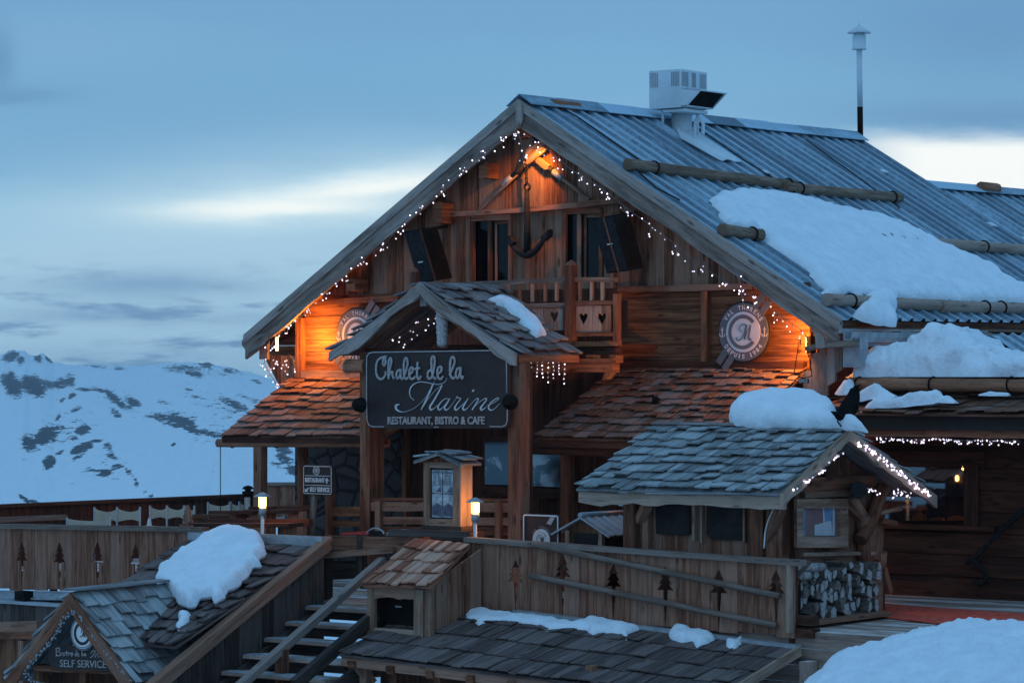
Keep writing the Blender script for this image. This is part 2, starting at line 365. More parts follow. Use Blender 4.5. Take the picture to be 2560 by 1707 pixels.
def stonemat():
    m, t, b = mat_new('dark_rubble_stone'); oc = t.node('ShaderNodeTexCoord').outputs['Object']
    v = t.node('ShaderNodeTexVoronoi', feature='F1'); t.set(v.inputs['Vector'], t.mapping(oc, (2.6, 2.6, 3.4))); v.inputs['Scale'].default_value = 1
    e_ = t.node('ShaderNodeTexVoronoi', feature='DISTANCE_TO_EDGE'); t.set(e_.inputs['Vector'], t.mapping(oc, (2.6, 2.6, 3.4))); e_.inputs['Scale'].default_value = 1
    n = t.noise(oc, 9, 5, 0.6); s3 = t.node('ShaderNodeSeparateColor'); t.l.new(v.outputs['Color'], s3.inputs[0])
    f = t.m('ADD', t.m('MULTIPLY', s3.outputs[0], 0.6), t.m('MULTIPLY', n, 0.5), clamp=True)
    c_ = t.mix(f, (0.045, 0.030, 0.028), (0.13, 0.095, 0.085)); c_ = t.mix(t.m('SUBTRACT', 1.0, t.ss(e_.outputs[0], 0.01, 0.06)), c_, (0.02, 0.016, 0.015))
    t.l.new(c_, b.inputs['Base Color']); b.inputs['Roughness'].default_value = 0.9
    bump(t, b, t.m('ADD', t.m('MULTIPLY', t.ss(e_.outputs[0], 0.0, 0.15), 1.0), t.m('MULTIPLY', n, 0.3)), 0.9, 0.06); return m
M['stone'] = stonemat()
M['bulb'] = emis('fairy_bulb', (0.90, 0.80, 1.0), 3.0)
_bt = NT(M['bulb'].node_tree); _oi = _bt.node('ShaderNodeObjectInfo').outputs['Random']; _bt.l.new(_bt.m('MULTIPLY_ADD', _bt.m('MULTIPLY', _oi, _oi), 4.2, 0.55), _bt.n['Principled BSDF'].inputs['Emission Strength'])
M['bulboff'] = plain('unlit_fairy_bulb', (0.33, 0.33, 0.34), 0.5)
M['lampglow'] = emis('warm_lamp_glass', (1.0, 0.50, 0.10), 8.0)
M['flood'] = emis('flood_glass', (1.0, 0.60, 0.28), 8.0)
M['ember'] = emis('reflected_lamp_glow', (1.0, 0.5, 0.12), 5.0)
def point(name, loc, col, power, parent, rad=0.06):
    l = bpy.data.lights.new(name, 'POINT'); l.energy = power; l.color = col; l.shadow_soft_size = rad
    o = bpy.data.objects.new(name, l); COL.objects.link(o)
    if parent is not None: o.parent = parent; o.location = loc - LOC[parent.name]
    else: o.location = loc
    return o
def spot(name, loc, aim, col, power, parent, size=120, blend=0.7, rad=0.05):
    l = bpy.data.lights.new(name, 'SPOT'); l.energy = power; l.color = col; l.shadow_soft_size = rad; l.spot_size = math.radians(size); l.spot_blend = blend
    o = bpy.data.objects.new(name, l); COL.objects.link(o)
    o.parent = parent; o.location = loc - LOC[parent.name]
    o.rotation_euler = (loc - aim).to_track_quat('Z', 'Y').to_euler(); return o
# ---------------------------------------------------------------- shape helpers
TREE = [(0, .035), (.055, .035), (.05, .135), (.14, .06), (.135, .11), (.225, .045), (.22, .08), (.37, 0)]
HEART = [(0, 0), (.09, .055), (.17, .105), (.215, .115), (.25, .10), (.265, .06), (.25, .02), (.215, 0)]
def fnc(x): return x if callable(x) else (lambda u: x)
def planks_v(mb, u0, u1, c_, zb, zt, w_, th=.03, holes=(), notches=(), seams=None, jz=0.0, gap=.006, back=VD, fr=None, jt=0.0):
    zb, zt = fnc(zb), fnc(zt)
    P = fr or (lambda u, z, d: W(u, c_ + d, z))
    if seams is None:
        n = max(1, round((u1 - u0) / w_)); seams = [u0 + (u1 - u0) * k / n + (U(-.15, .15) * w_ if 0 < k < n else 0) for k in range(n + 1)]
    for k in range(len(seams) - 1):
        a, b = seams[k] + gap / 2, seams[k + 1] - gap / 2
        if b - a < .01: continue
        segs = [(None, None)]
        hs = sorted([h for h in holes if h[0] < (a + b) / 2 < h[1]], key=lambda h: h[2])
        lo = None; segs = []
        for h in hs: segs.append((lo, h[2])); lo = h[3]
        segs.append((lo, None)); rn = R(); dj = U(-jt, jt); dz = U(-jz, jz); dt = U(-jz, jz) * .3
        for (l0, h0) in segs:
            pl = []
            bl, br = (zb(a) + dz, zb(b) + dz) if l0 is None else (l0, l0)
            tl, tr = (zt(a) + dt, zt(b) + dt) if h0 is None else (h0, h0)
            if tl <= bl + .01 and tr <= br + .01: continue
            pl.append((a, bl)); pl.append((b, br))
            for (uc, z0, sh, sc2) in notches:
                if abs(uc - seams[k + 1]) < .02: pl += [(min(b, uc) - hw * sc2, z0 + dz2 * sc2) for dz2, hw in sh if hw > 0 or True]
            pl.append((b, tr)); pl.append((a, tl))
            for (uc, z0, sh, sc2) in notches:
                if abs(uc - seams[k]) < .02: pl += [(max(a, uc) + hw * sc2, z0 + dz2 * sc2) for dz2, hw in reversed(sh)]
            pts = [P(u, z, dj) for u, z in pl]
            off = P(0, 0, th) - P(0, 0, 0)
            mb.prism(pts, off, ZD, rn)
def planks_h(mb, u0, u1, c_, z0, z1, w_, th=.04, holes=(), fr=None, jt=.004, ug=None):
    P = fr or (lambda u, z, d: W(u, c_ + d, z))
    n = max(1, round((z1 - z0) / w_)); off = P(0, 0, th) - P(0, 0, 0); g = (P(1, 0, 0) - P(0, 0, 0)).normalized()
    for k in range(n):
        a = z0 + (z1 - z0) * k / n + .004; b = z0 + (z1 - z0) * (k + 1) / n - .004
        cuts = []; lo = u0
        for h in sorted(holes):
            if h[2] < (a + b) / 2 < h[3]: cuts.append((lo, h[0])); lo = h[1]
        cuts.append((lo, u1)); dj = U(-jt, jt); rn = R()
        for (x0, x1) in cuts:
            if x1 - x0 < .02: continue
            mb.prism([P(x0, a, dj), P(x1, a, dj), P(x1, b, dj), P(x0, b, dj)], off, g, rn)
def quadf(A, B, C, D):
    return lambda s, t: A * ((1 - s) * (1 - t)) + B * (s * (1 - t)) + C * (s * t) + D * ((1 - s) * t)
def shingles(mb, A, B, C, D, rows, w_, th=.018, over=.3, jit=.12, lift=2.6, base=True, wj=.35, miss=0.0, sag=0.0):
    q = quadf(A, B, C, D); n = (B - A).cross(D - A).normalized()
    if n.z < 0: n = -n
    if base: mb.prism([A, B, C, D], n * -.035, (D - A).normalized(), .3)
    Lw = max((B - A).length, (C - D).length)
    for i in range(rows):
        t0 = i / rows; s = 0.0 - (R() * w_ / Lw)
        if sag: so = sag * math.sin(i * 2.1)
        while s < 1:
            ww = w_ / Lw * U(1 - wj, 1 + wj); s0, s1 = max(0, s), min(1, s + ww); s += ww
            if s1 - s0 < .15 * w_ / Lw: continue
            if R() < miss: continue
            jj = U(-jit, jit) / rows
            ta = max(-.4 / rows, t0 + jj - .04 / rows); tb = min(1.0, t0 + (1 + over) / rows)
            e_ = .006 / Lw; l0 = th * lift * U(.7, 1.5); l1 = th * .15; tl = U(-.5, .5) * th * .6; hb = U(-.012, .012)
            p = [q(s0 + e_, ta + hb / 4) + n * (l0 + tl), q(s1 - e_, ta - hb / 4) + n * (l0 - tl), q(s1 - e_, tb) + n * l1, q(s0 + e_, tb) + n * l1]
            mb.prism(p, n * th * U(.8, 1.3), (D - A).normalized(), R())
def corrugated(mb, A, B, C, D, pitch, hgt, nrm, frac=.30, grp=3):
    Lw = (B - A).length; n = int(round(Lw / pitch)); g = (D - A).normalized(); rn = R()
    for k in range(n):
        if k % grp == 0: base_r = .35 + .3 * R()
        st = [(k, 0), (k + 1 - frac - .08, 0), (k + 1 - frac + .02, 1), (k + 1 - .10, 1), (k + 1, 0)]
        for (x0, h0), (x1, h1) in zip(st, st[1:]):
            rn = min(1, max(0, base_r + (.14 if h0 == h1 == 0 else .0 if h0 == h1 else -.22)))  # paler flats for frost, darker ribs also paint in the rib shade
            a, b = x0 / n, x1 / n
            p0, p1 = A.lerp(B, a) + nrm * hgt * h0, A.lerp(B, b) + nrm * hgt * h1
            p3, p2 = D.lerp(C, a) + nrm * hgt * h0, D.lerp(C, b) + nrm * hgt * h1
            mb.face([p0, p1, p2, p3], g, rn)
            mb.face([p3 - nrm * .004, p2 - nrm * .004, p1 - nrm * .004, p0 - nrm * .004], g, rn)
def noise2(x, y, z=0.0): return mnoise.noise(V((x, y, z)))
def fract(x, y, z=0.0, o=4): return mnoise.fractal(V((x, y, z)), 0.9, 2.1, o)
def snow_patch(name, label, pts, plane, T, cell=.06, rr=.35, rough=.035, cat='snow', group=None, slab=False, edge=.04, tilt=0.0, lump=0.0):
    p0, n = plane; n = n.normalized(); e1 = UD - n * UD.dot(n); e1 = e1.normalized(); e2 = n.cross(e1)
    poly = [hit(x, y, p0, n) for x, y in pts]; P2 = [((p - p0).dot(e1), (p - p0).dot(e2)) for p in poly]
    Q = []
    for k in range(len(P2)):
        a, b = P2[k], P2[(k + 1) % len(P2)]; L = math.hypot(b[0] - a[0], b[1] - a[1]); m_ = max(1, int(L / (cell * 1.5)))
        for i in range(m_):
            t = i / m_; x, y = a[0] + (b[0] - a[0]) * t, a[1] + (b[1] - a[1]) * t
            Q.append((x + edge * fract(x * 4, y * 4, 3.1, 4), y + edge * fract(x * 4, y * 4, 9.7, 4)))
    Q = np.array(Q); A_, B_ = Q, np.roll(Q, -1, axis=0); mn, mx = Q.min(0) - cell, Q.max(0) + cell
    nx, ny = int((mx[0] - mn[0]) / cell) + 2, int((mx[1] - mn[1]) / cell) + 2
    gx, gy = np.meshgrid(mn[0] + np.arange(nx) * cell, mn[1] + np.arange(ny) * cell, indexing='ij')
    G = np.stack([gx.ravel(), gy.ravel()], 1)
    best = np.full(len(G), 1e9); T = T * 1.0; near = G.copy(); inside = np.zeros(len(G), bool)
    for a, b in zip(A_, B_):
        d = b - a; l2 = (d * d).sum() + 1e-12; t = np.clip(((G - a) @ d) / l2, 0, 1); q = a + t[:, None] * d
        dd = ((G - q) ** 2).sum(1); w_ = dd < best; best[w_] = dd[w_]; near[w_] = q[w_]
        cr = ((a[1] > G[:, 1]) != (b[1] > G[:, 1]))
        xi = a[0] + (G[:, 1] - a[1]) / (b[1] - a[1] + 1e-12) * d[0]; inside ^= cr & (G[:, 0] < xi)
    dist = np.sqrt(best); ins = inside.reshape(nx, ny); mb = MB(); idx = {}
    for i in range(nx - 1):
        for j in range(ny - 1):
            cs = [(i, j), (i + 1, j), (i + 1, j + 1), (i, j + 1)]
            if not any(ins[a] for a in cs): continue
            f = []
            for (a, b) in cs:
                k = a * ny + b
                if k not in idx:
                    if inside[k]:
                        x, y = G[k]; d = min(dist[k] / rr, 1); h = T * math.sqrt(1 - (1 - d) ** 2)
                        h *= 1 + .25 * fract(x * 1.3, y * 1.3, 1.0, 3) + lump * fract(x * 3, y * 3, 5.0, 3); h += rough * fract(x * 5, y * 5, 2.0, 4) * min(1, d * 3)
                    else: x, y = near[k]; h = -.03
                    q = p0 + e1 * x + e2 * y + n * h; idx[k] = len(mb.v); mb.v.append(tuple(q))
                f.append(idx[k])
            mb.f.append(f); mb.uv.append([(0, 0)] * 4); mb.r.append(.5); mb.sm.append(True)
    if slab:
        nv = len(mb.v); keys = list(idx.keys())
        for k, iv in sorted(idx.items(), key=lambda t: t[1]):
            x, y = G[k] if inside[k] else near[k]; d = min(dist[k] / rr, 1) if inside[k] else 0
            mb.v.append(tuple(p0 + e1 * x + e2 * y - n * (T * .5 * math.sqrt(1 - (1 - d) ** 2) + .03)))
        for f in list(mb.f): mb.f.append([v_ + nv for v_ in f][::-1]); mb.uv.append([(0, 0)] * 4); mb.r.append(.5); mb.sm.append(True)
    return build(mb, name, M['snow'], label=label, cat=cat, group=group)
def snow_heap(name, label, prof, c_, df, db, group=None, seg=14, step=6, noise_=.05, cat='snow', curve=None):
    # prof: (px, py_base, py_top) silhouette on the plane v=c_
    mb = MB(); xs = [p[0] for p in prof]; n = int((xs[-1] - xs[0]) / step) + 1; rows = []
    for k in range(n + 1):
        x = xs[0] + (xs[-1] - xs[0]) * k / n
        yb = np.interp(x, xs, [p[1] for p in prof]); yt = np.interp(x, xs, [p[2] for p in prof])
        cc = c_ if curve is None else curve(k / n)
        b = H(x, yb, cc); h = max(.01, (H(x, yt, cc) - b).z); r = []
        e_ = min(1, h / .25)
        for j in range(seg + 1):
            a = math.pi * j / seg; dv = -math.cos(a) * (df if a < math.pi / 2 else db) * (.35 + .65 * e_); z = h * math.sin(a) ** .75
            q = b + VD * dv + ZD * z; f = noise_ * (.3 + e_)
            q = q + V((fract(q.x * 2.5, q.y * 2.5, q.z * 2.5 + 1), fract(q.x * 2.5, q.y * 2.5, q.z * 2.5 + 9), .6 * fract(q.x * 6, q.y * 6, q.z * 6 + 5))) * f * (1 if 0 < j < seg else 0)
            r.append(q)
        rows.append(r)
    for r in rows: mb.v += [tuple(q) for q in r]
    for k in range(n):
        for j in range(seg):
            a = k * (seg + 1) + j
            mb.f.append([a, a + seg + 1, a + seg + 2, a + 1]); mb.uv.append([(0, 0)] * 4); mb.r.append(.5); mb.sm.append(True)
    for base in (0, n * (seg + 1)):
        mb.f.append([base + j for j in range(seg + 1)]); mb.uv.append([(0, 0)] * (seg + 1)); mb.r.append(.5); mb.sm.append(False)
    return build(mb, name, M['snow'], label=label, cat=cat, group=group)
_tc = {}
def text_mesh(s, bold=0.0, ext=.02):
    k = (s, bold, ext)
    if k in _tc: return _tc[k]
    cu = bpy.data.curves.new('lettering', 'FONT'); cu.body = s; cu.offset = bold; cu.extrude = ext; cu.resolution_u = 4
    o = bpy.data.objects.new('lettering', cu); COL.objects.link(o)
    me = bpy.data.meshes.new_from_object(o.evaluated_get(bpy.context.evaluated_depsgraph_get()))
    vs = [tuple(v_.co) for v_ in me.vertices]; fs = [list(p.vertices) for p in me.polygons]
    bpy.data.objects.remove(o); bpy.data.curves.remove(cu); bpy.data.meshes.remove(me)
    xs = [v_[0] for v_ in vs]; ys = [v_[1] for v_ in vs]; _tc[k] = (vs, fs, min(xs), max(xs), min(ys), max(ys)); return _tc[k]
def put_text(mb, s, P, ex, ey, n, w_, h_, th=.012, bold=0.0, rot=0.0, center=False):
    vs, fs, x0, x1, y0, y1 = text_mesh(s, bold); ca, sa = math.cos(rot), math.sin(rot); i0 = len(mb.v)
    for x, y, z in vs:
        a = (x - x0) / (x1 - x0) * w_; b = (y - y0) / (y1 - y0) * h_
        if center: a -= w_ / 2; b -= h_ / 2
        a, b = a * ca - b * sa, a * sa + b * ca
        mb.v.append(tuple(P + ex * a + ey * b + n * (th if z > 0 else 0.001)))
    for f in fs: mb.f.append([i0 + k for k in f]); mb.uv.append([(0, 0)] * len(f)); mb.r.append(.5); mb.sm.append(False)
def ring(mb, P, ex, ey, n, r0, r1, a0=0, a1=360, seg=40, d=0.0, th=.01):
    m_ = max(3, int(seg * abs(a1 - a0) / 360)); pts = lambda r, z: [P + ex * (r * math.cos(math.radians(a0 + (a1 - a0) * k / m_))) + ey * (r * math.sin(math.radians(a0 + (a1 - a0) * k / m_))) + n * z for k in range(m_ + 1)]
    o1, i1, o0, i0 = pts(r1, d + th), pts(r0, d + th), pts(r1, d), pts(r0, d)
    for k in range(m_):
        mb.face([i1[k], o1[k], o1[k + 1], i1[k + 1]], n=n)
        mb.face([o1[k], o0[k], o0[k + 1], o1[k + 1]]); mb.face([i0[k], i1[k], i1[k + 1], i0[k + 1]])
def disc(mb, P, ex, ey, n, r, d=0.0, th=.02, seg=44):
    mb.prism([P + ex * (r * math.cos(2 * math.pi * k / seg)) + ey * (r * math.sin(2 * math.pi * k / seg)) + n * d for k in range(seg)], n * th)
MS = [([(-.55, -.3), (-.62, -.42), (-.5, -.52), (-.3, -.45), (-.05, -.1), (.1, .35), (.16, .5)], .035),
      ([(.16, .5), (.0, .56), (-.28, .46), (-.36, .2), (-.2, .05)], .03),
      ([(.16, .5), (.08, 0), (0, -.45)], .06), ([(0, -.45), (.22, .05), (.5, .5)], .03), ([(.5, .5), (.4, 0), (.32, -.35), (.42, -.47), (.55, -.4)], .06)]
def smooth_path(pts, k=5):
    out = []
    n = len(pts)
    for i in range(n - 1):
        p0, p1, p2, p3 = pts[max(i - 1, 0)], pts[i], pts[i + 1], pts[min(i + 2, n - 1)]
        for j in range(k):
            t = j / k
            out.append(0.5 * ((2 * p1) + (p2 - p0) * t + (2 * p0 - 5 * p1 + 4 * p2 - p3) * t * t + (3 * p1 - p0 - 3 * p2 + p3) * t ** 3))
    out.append(pts[-1]); return out
def ribbon(mb, P3, widths, n, th=.008):
    m_ = len(P3); L, R_ = [], []
    for k in range(m_):
        t = (P3[min(k + 1, m_ - 1)] - P3[max(k - 1, 0)]).normalized(); s = n.cross(t).normalized(); w_ = widths[k] if isinstance(widths, list) else widths
        L.append(P3[k] + s * w_ / 2); R_.append(P3[k] - s * w_ / 2)
    for k in range(m_ - 1):
        mb.face([L[k] + n * th, R_[k] + n * th, R_[k + 1] + n * th, L[k + 1] + n * th], n=n)
        mb.face([L[k], L[k] + n * th, L[k + 1] + n * th, L[k + 1]]); mb.face([R_[k] + n * th, R_[k], R_[k + 1], R_[k + 1] + n * th])
def logo(root, P, ex, ey, n, r, bars=True, text=True, gm='grey', pm='pink', halo=False):
    mb = MB(); disc(mb, P, ex, ey, n, r, 0, .02); build(mb, 'disc', M[gm], root)
    if halo:
        mb = MB(); disc(mb, P, ex, ey, n, r * 1.07, -.022, .02); build(mb, 'backing_disc', M['sign'], root)
    if bars:
        mb = MB(); d1 = (ex * .62 + ey * .785); d2 = n.cross(d1)
        for s_ in (-1, 1):
            for o_ in (-.16, .16):
                a, b = .80, 1.50 + .05 * s_ * o_
                mb.prism([P + d1 * (s_ * a * r) + d2 * ((o_ - .12) * r), P + d1 * (s_ * b * r) + d2 * ((o_ - .12) * r), P + d1 * (s_ * b * r) + d2 * ((o_ + .12) * r), P + d1 * (s_ * a * r) + d2 * ((o_ + .12) * r)], n * .015)
        build(mb, 'diagonal_bars', M[gm], root)
    mb = MB(); disc(mb, P, ex, ey, n, r * .70, .02, .008); build(mb, 'pale_disc', M[pm], root)
    mb = MB(); ring(mb, P, ex, ey, n, r * .47, r * .60, 38, 322, d=.028, th=.006); 
    for pts, w_ in MS:
        q = smooth_path([P + ex * (x * .52 * r + .06 * r) + ey * (y * .52 * r - .02 * r) + n * .03 for x, y in pts], 5); ribbon(mb, q, w_ * r, n, .006)
    build(mb, 'emblem_letters', M['sign' if gm == 'sign' else 'grey'], root)
    if text:
        mb = MB(); s1 = 'VAL THORENS'; s2 = 'DEPUIS 1984'
        for k, ch in enumerate(s1):
            if ch == ' ': continue
            a = math.radians(146 - k * 11.4); put_text(mb, ch, P + ex * (math.cos(a) * r * .845) + ey * (math.sin(a) * r * .845) + n * .021, ex, ey, n, r * (.115 if ch != 'I' else .03), r * .165, .006, .02, a - math.pi / 2, True)
        for k, ch in enumerate(s2):
            if ch == ' ': continue
            a = math.radians(216 + k * 10.8); put_text(mb, ch, P + ex * (math.cos(a) * r * .845) + ey * (math.sin(a) * r * .845) + n * .021, ex, ey, n, r * (.105 if ch not in 'I1' else .04), r * .155, .006, .02, a + math.pi / 2, True)
        for s_ in (-1, 1):
            q = P + ex * (s_ * .86 * r) + n * .022; h = r * .16
            ribbon(mb, [q + ey * h, q - ey * h], r * .028, n, .006); ribbon(mb, [q + ey * (h * .55) - ex * (h * .4), q + ey * (h * .55) + ex * (h * .4)], r * .024, n, .006)
            ribbon(mb, [q - ex * (h * .75) - ey * (h * .35), q - ex * (h * .5) - ey * (h * .85), q - ey * h, q + ex * (h * .5) - ey * (h * .85), q + ex * (h * .75) - ey * (h * .35)], r * .028, n, .006)
        build(mb, 'ring_lettering', M[pm], root)
_bulb = {}
def light_string(name, label, path, nb, drop=.14, spread=.05, lit=True, group=None, cab='cable', r=.0108, hang=None):
    root = thing(name, label, 'fairy lights', path[0], group); mb = MB(); P = smooth_path(path, 6)
    L = [0.0]
    for a, b in zip(P, P[1:]): L.append(L[-1] + (b - a).length)
    mb.tube(P, .006, 5); key = (lit, r)
    if key not in _bulb:
        b_ = MB(); b_.lathe(V((0, 0, 0)), [(.003, .8 * r), (r * .6, .7 * r), (r, 0), (r * .8, -r * .8), (.003, -r * 1.3)], 8, smooth=True)
        _bulb[key] = b_
    data = None; inst = []
    for k in range(nb):
        if hang:
            hk = hang[k % len(hang)]; s = L[-1] * ((k % len(hang)) + .5) / len(hang); dz = drop * (.15 + .85 * (k // len(hang)) / max(1, nb / len(hang) - 1)) * hk
        else: s = L[-1] * min(1, max(0, (k + U(-.6, .6) + 1.6 * math.sin(k * .9)) / (nb - 1))); dz = drop * R() ** 1.6
        i = max(j for j in range(len(L)) if L[j] <= s + 1e-9); i = min(i, len(P) - 2)
        p = P[i].lerp(P[i + 1], (s - L[i]) / max(1e-6, L[i + 1] - L[i])); q = p + V((U(-spread, spread), U(-.03, .03), -dz))
        mb.tube([p, p.lerp(q, .5) + V((U(-.02, .02), 0, 0)), q], .0035, 4); inst.append(q)
    build(mb, 'cable', M[cab], root)
    base = None
    for q in inst:
        if base is None:
            b_ = _bulb[key]
            if isinstance(b_, MB):
                base = build(b_, 'bulb', M['bulb' if lit else 'bulboff'], None, org=V((0, 0, 0))); _bulb[key] = base.data; base.parent = root; base.location = q - LOC[root.name]; continue
        o = bpy.data.objects.new('bulb', _bulb[key]); COL.objects.link(o); o.parent = root; o.location = q - LOC[root.name]; base = base or o
    return root
def lerpx(pts, n): return pts
def wavy_board(mb, P0, P1, wd, down, nseg=14, amp=.3, th=.04, off=None, rnd=None):
    # plank from P0 to P1 whose lower edge waves; down = direction of its width
    g = (P1 - P0).normalized(); top = [P0.lerp(P1, k / nseg) for k in range(nseg + 1)]
    low = [p + down * wd * (1 + amp * fract(k * .45, P0.x * 3, P0.z, 3)) for k, p in enumerate(top)]
    rn = R() if rnd is None else rnd
    for k in range(nseg): mb.prism([low[k], low[k + 1], top[k + 1], top[k]], off, g, rn)
# ================================================================ CHALET
chalet = thing('chalet', 'large brown timber mountain restaurant chalet with a wide gable and metal roof', 'chalet', W(0, 4, -3.45))
CR = -.52
A = H(1297, 253, CR); Rr = H(2101, 800, CR); Ll = H(611, 841, CR)
E = HU(2140, 345, uu(A)); D = E - A
RP = plane3(A, Rr, E); nR = RP[1]
kR = (A.z - Rr.z) / (uu(Rr) - uu(A)); kL = (A.z - Ll.z) / (uu(A) - uu(Ll)); uA = uu(A)
nL = (Ll - A).cross(D).normalized(); nL = nL if nL.z > 0 else -nL
zroof = lambda u: A.z - (kR * (u - uA) if u > uA else kL * (uA - u))
dR = (Rr - A).normalized(); dL = (Ll - A).normalized()
# --- roofs
mb = MB(); corrugated(mb, Rr, Rr + D, E, A, .38, .052, nR); rs = build(mb, 'roof_sheet', M['roof'], chalet)
mb = MB(); mb.prism([A - nR * .03, Rr - nR * .03, Rr + D - nR * .03, E - nR * .03], nR * -.10, dR); mb.prism([A - nR * .14, Rr - nR * .14 - dR * .12, Rr + D - nR * .14, E - nR * .14], nR * -.03, VD)
build(mb, 'roof_boarding', M['beam'], chalet)
mb = MB(); corrugated(mb, Ll, Ll + D, E, A, .38, .052, nL); build(mb, 'roof_sheet', M['roof'], chalet)
mb = MB()
nb_ = 16
for k in range(nb_):
    s0, s1 = k / nb_, (k + 1) / nb_ - .002
    p0, p1 = A.lerp(Ll, s0) - nL * .03, A.lerp(Ll, s1) - nL * .03; mb.prism([p0, p1, p1 + D, p0 + D], nL * -.10, VD)
build(mb, 'roof_boarding', M['panel'], chalet)
# ridge cap
mb = MB()
for k in range(10):
    a, b = A + D * (k / 10), A + D * ((k + 1) / 10 + .004); lift = U(.0, .02)
    for nn, dd in ((nR, dR), (nL, dL)):
        mb.prism([a + ZD * (.10 + lift), b + ZD * (.10 + lift), b + dd * .26 + nn * .075, a + dd * .26 + nn * .075], nn * .012, VD, R())
build(mb, 'ridge_cap', M['roof'], chalet)
# ridge notch shadows come from the ribs; wooden blocks strapped on the ridge
for px, py, L_ in ((1378, 262, .75), (1395, 268, .5), (1975, 335, .5), (1780, 330, .5)):
    p = HU(px, py, uA + .10); mb = MB(); mb.tube([p, p + VD * L_], .095, 8); build(mb, 'ridge_log', M['logb'], chalet)
for px in (1480, 1812):
    p = HU(px, 275 + (px - 1300) * .105, uA + .1); mb = MB(); mb.box(p, VD * .12, dR * .35, nR * .02); build(mb, 'ridge_clip', M['wmetal'], chalet)
# rear roof, lower ridge
Q2 = hit(2308, 459, RP[0], nR); s2 = (Q2 - A).dot(dR); vE = D
T0 = A + D + dR * s2 - nR * .05; T1 = T0 + D.normalized() * 15; B0 = Rr + D - nR * .05; B1 = B0 + D.normalized() * 15
rear = thing('rear_wing', 'lower rear wing of the chalet with dark corrugated roof beyond the ridge end', 'building', T0 + V((0, 0, -6)))
mb = MB(); corrugated(mb, B0, B1, T1, T0, .38, .052, nR); build(mb, 'roof_sheet', M['roof'], rear)
mb = MB(); mb.prism([B0 - nR * .02, B1 - nR * .02, T1 - nR * .02, T0 - nR * .02], nR * -.12, dR); q_ = T0 + dL * 8; mb.prism([T0 - nR * .02, T1 - nR * .02, q_ + T1 - T0, q_], nL * -.1, VD)
build(mb, 'roof_boarding', M['beam'], rear)
mb = MB()
for k in range(8):
    a = T0.lerp(T1, k / 8); b = T0.lerp(T1, (k + 1) / 8 + .003); mb.prism([a + ZD * .09, b + ZD * .09, b + dR * .26 + nR * .08, a + dR * .26 + nR * .08], nR * .012, VD, R())
    mb.prism([a + ZD * .09, b + ZD * .09, b + dL * .26 + nL * .08, a + dL * .26 + nL * .08], nL * .012, VD, R())
build(mb, 'ridge_cap', M['roof'], rear)
p = T0 + D.normalized() * 1.9 + nR * .12 + dR * .1; mb = MB(); mb.tube([p, p + VD * .7], .1, 8); build(mb, 'ridge_log', M['logb'], rear)
for px, py in ((2465, 557), (2551, 594)):
    p = hit(px, py, RP[0] + nR * .06, nR); mb = MB(); mb.box(p, VD * .22, dR * .14, nR * .02); build(mb, 'roof_clip', M['wmetal'], rear)
for px, py in ((1900, 427), (2197, 425)):
    p = hit(px, py, RP[0] + nR * .06, nR); mb = MB(); mb.box(p, VD * .2, dR * .1, nR * .02); build(mb, 'roof_clip', M['wmetal'], chalet)
# white flashing under the ventilator
mb = MB(); fl = [hit(x, y, RP[0] + nR * .07, nR) for x, y in ((1690, 320), (1745, 333), (1855, 406), (1835, 405), (1818, 399), (1806, 404), (1795, 399), (1700, 345))]
mb.prism(fl, nR * .015); build(mb, 'vent_flashing', M['wmetal'], chalet)
# cables lying on the roof
mb = MB()
for pts in (((1385, 262), (1440, 290), (1500, 332), (1600, 402)), ((1740, 318), (1860, 400), (1960, 462), (2100, 560), (2190, 640)), ((2015, 350), (2130, 432), (2250, 520)), ((1575, 410), (1640, 470), (1700, 500))):
    mb.tube([hit(x, y, RP[0] + nR * .075, nR) for x, y in pts], .012, 5)
build(mb, 'roof_cable', M['black'], chalet)
# snow guard logs
def guard(pts, r=.1, straps=(), nm='snow_guard_log', par=None, mat='log', pl=None):
    p0, n = pl or (RP[0] + nR * .10, nR)
    mb = MB(); P = [hit(x, y, p0, n) for x, y in pts]; N = 8; Q = [P[0].lerp(P[-1], k / N) for k in range(N + 1)]
    mb.tube(Q, [r * U(.93, 1.06) for _ in Q], 10); o = build(mb, nm, M[mat], par or chalet)
    g = (P[-1] - P[0]).normalized()
    for s in straps:
        q = P[0].lerp(P[-1], s); mb = MB(); mb.tube([q + (ZD * math.cos(a) + g.cross(ZD) * math.sin(a)) * (r * 1.12) for a in [2 * math.pi * k / 12 for k in range(13)]], .014, 5, caps=False)
        build(mb, 'strap', M['black'], o)
    return o
guard([(1568, 411), (1990, 464)], .095, (.15, .95)); guard([(1962, 468), (2250, 495)], .095, (.12, .93))
guard([(1804, 575), (1902, 588)], .10, (.78,)); guard([(2150, 587), (2226, 600)], .085, ()); guard([(2200, 598), (2600, 628)], .10, (.05, .63))
guard([(2066, 749), (2360, 764)], .10, (.2,)); guard([(2350, 766), (2620, 772)], .10, (.4, .55))
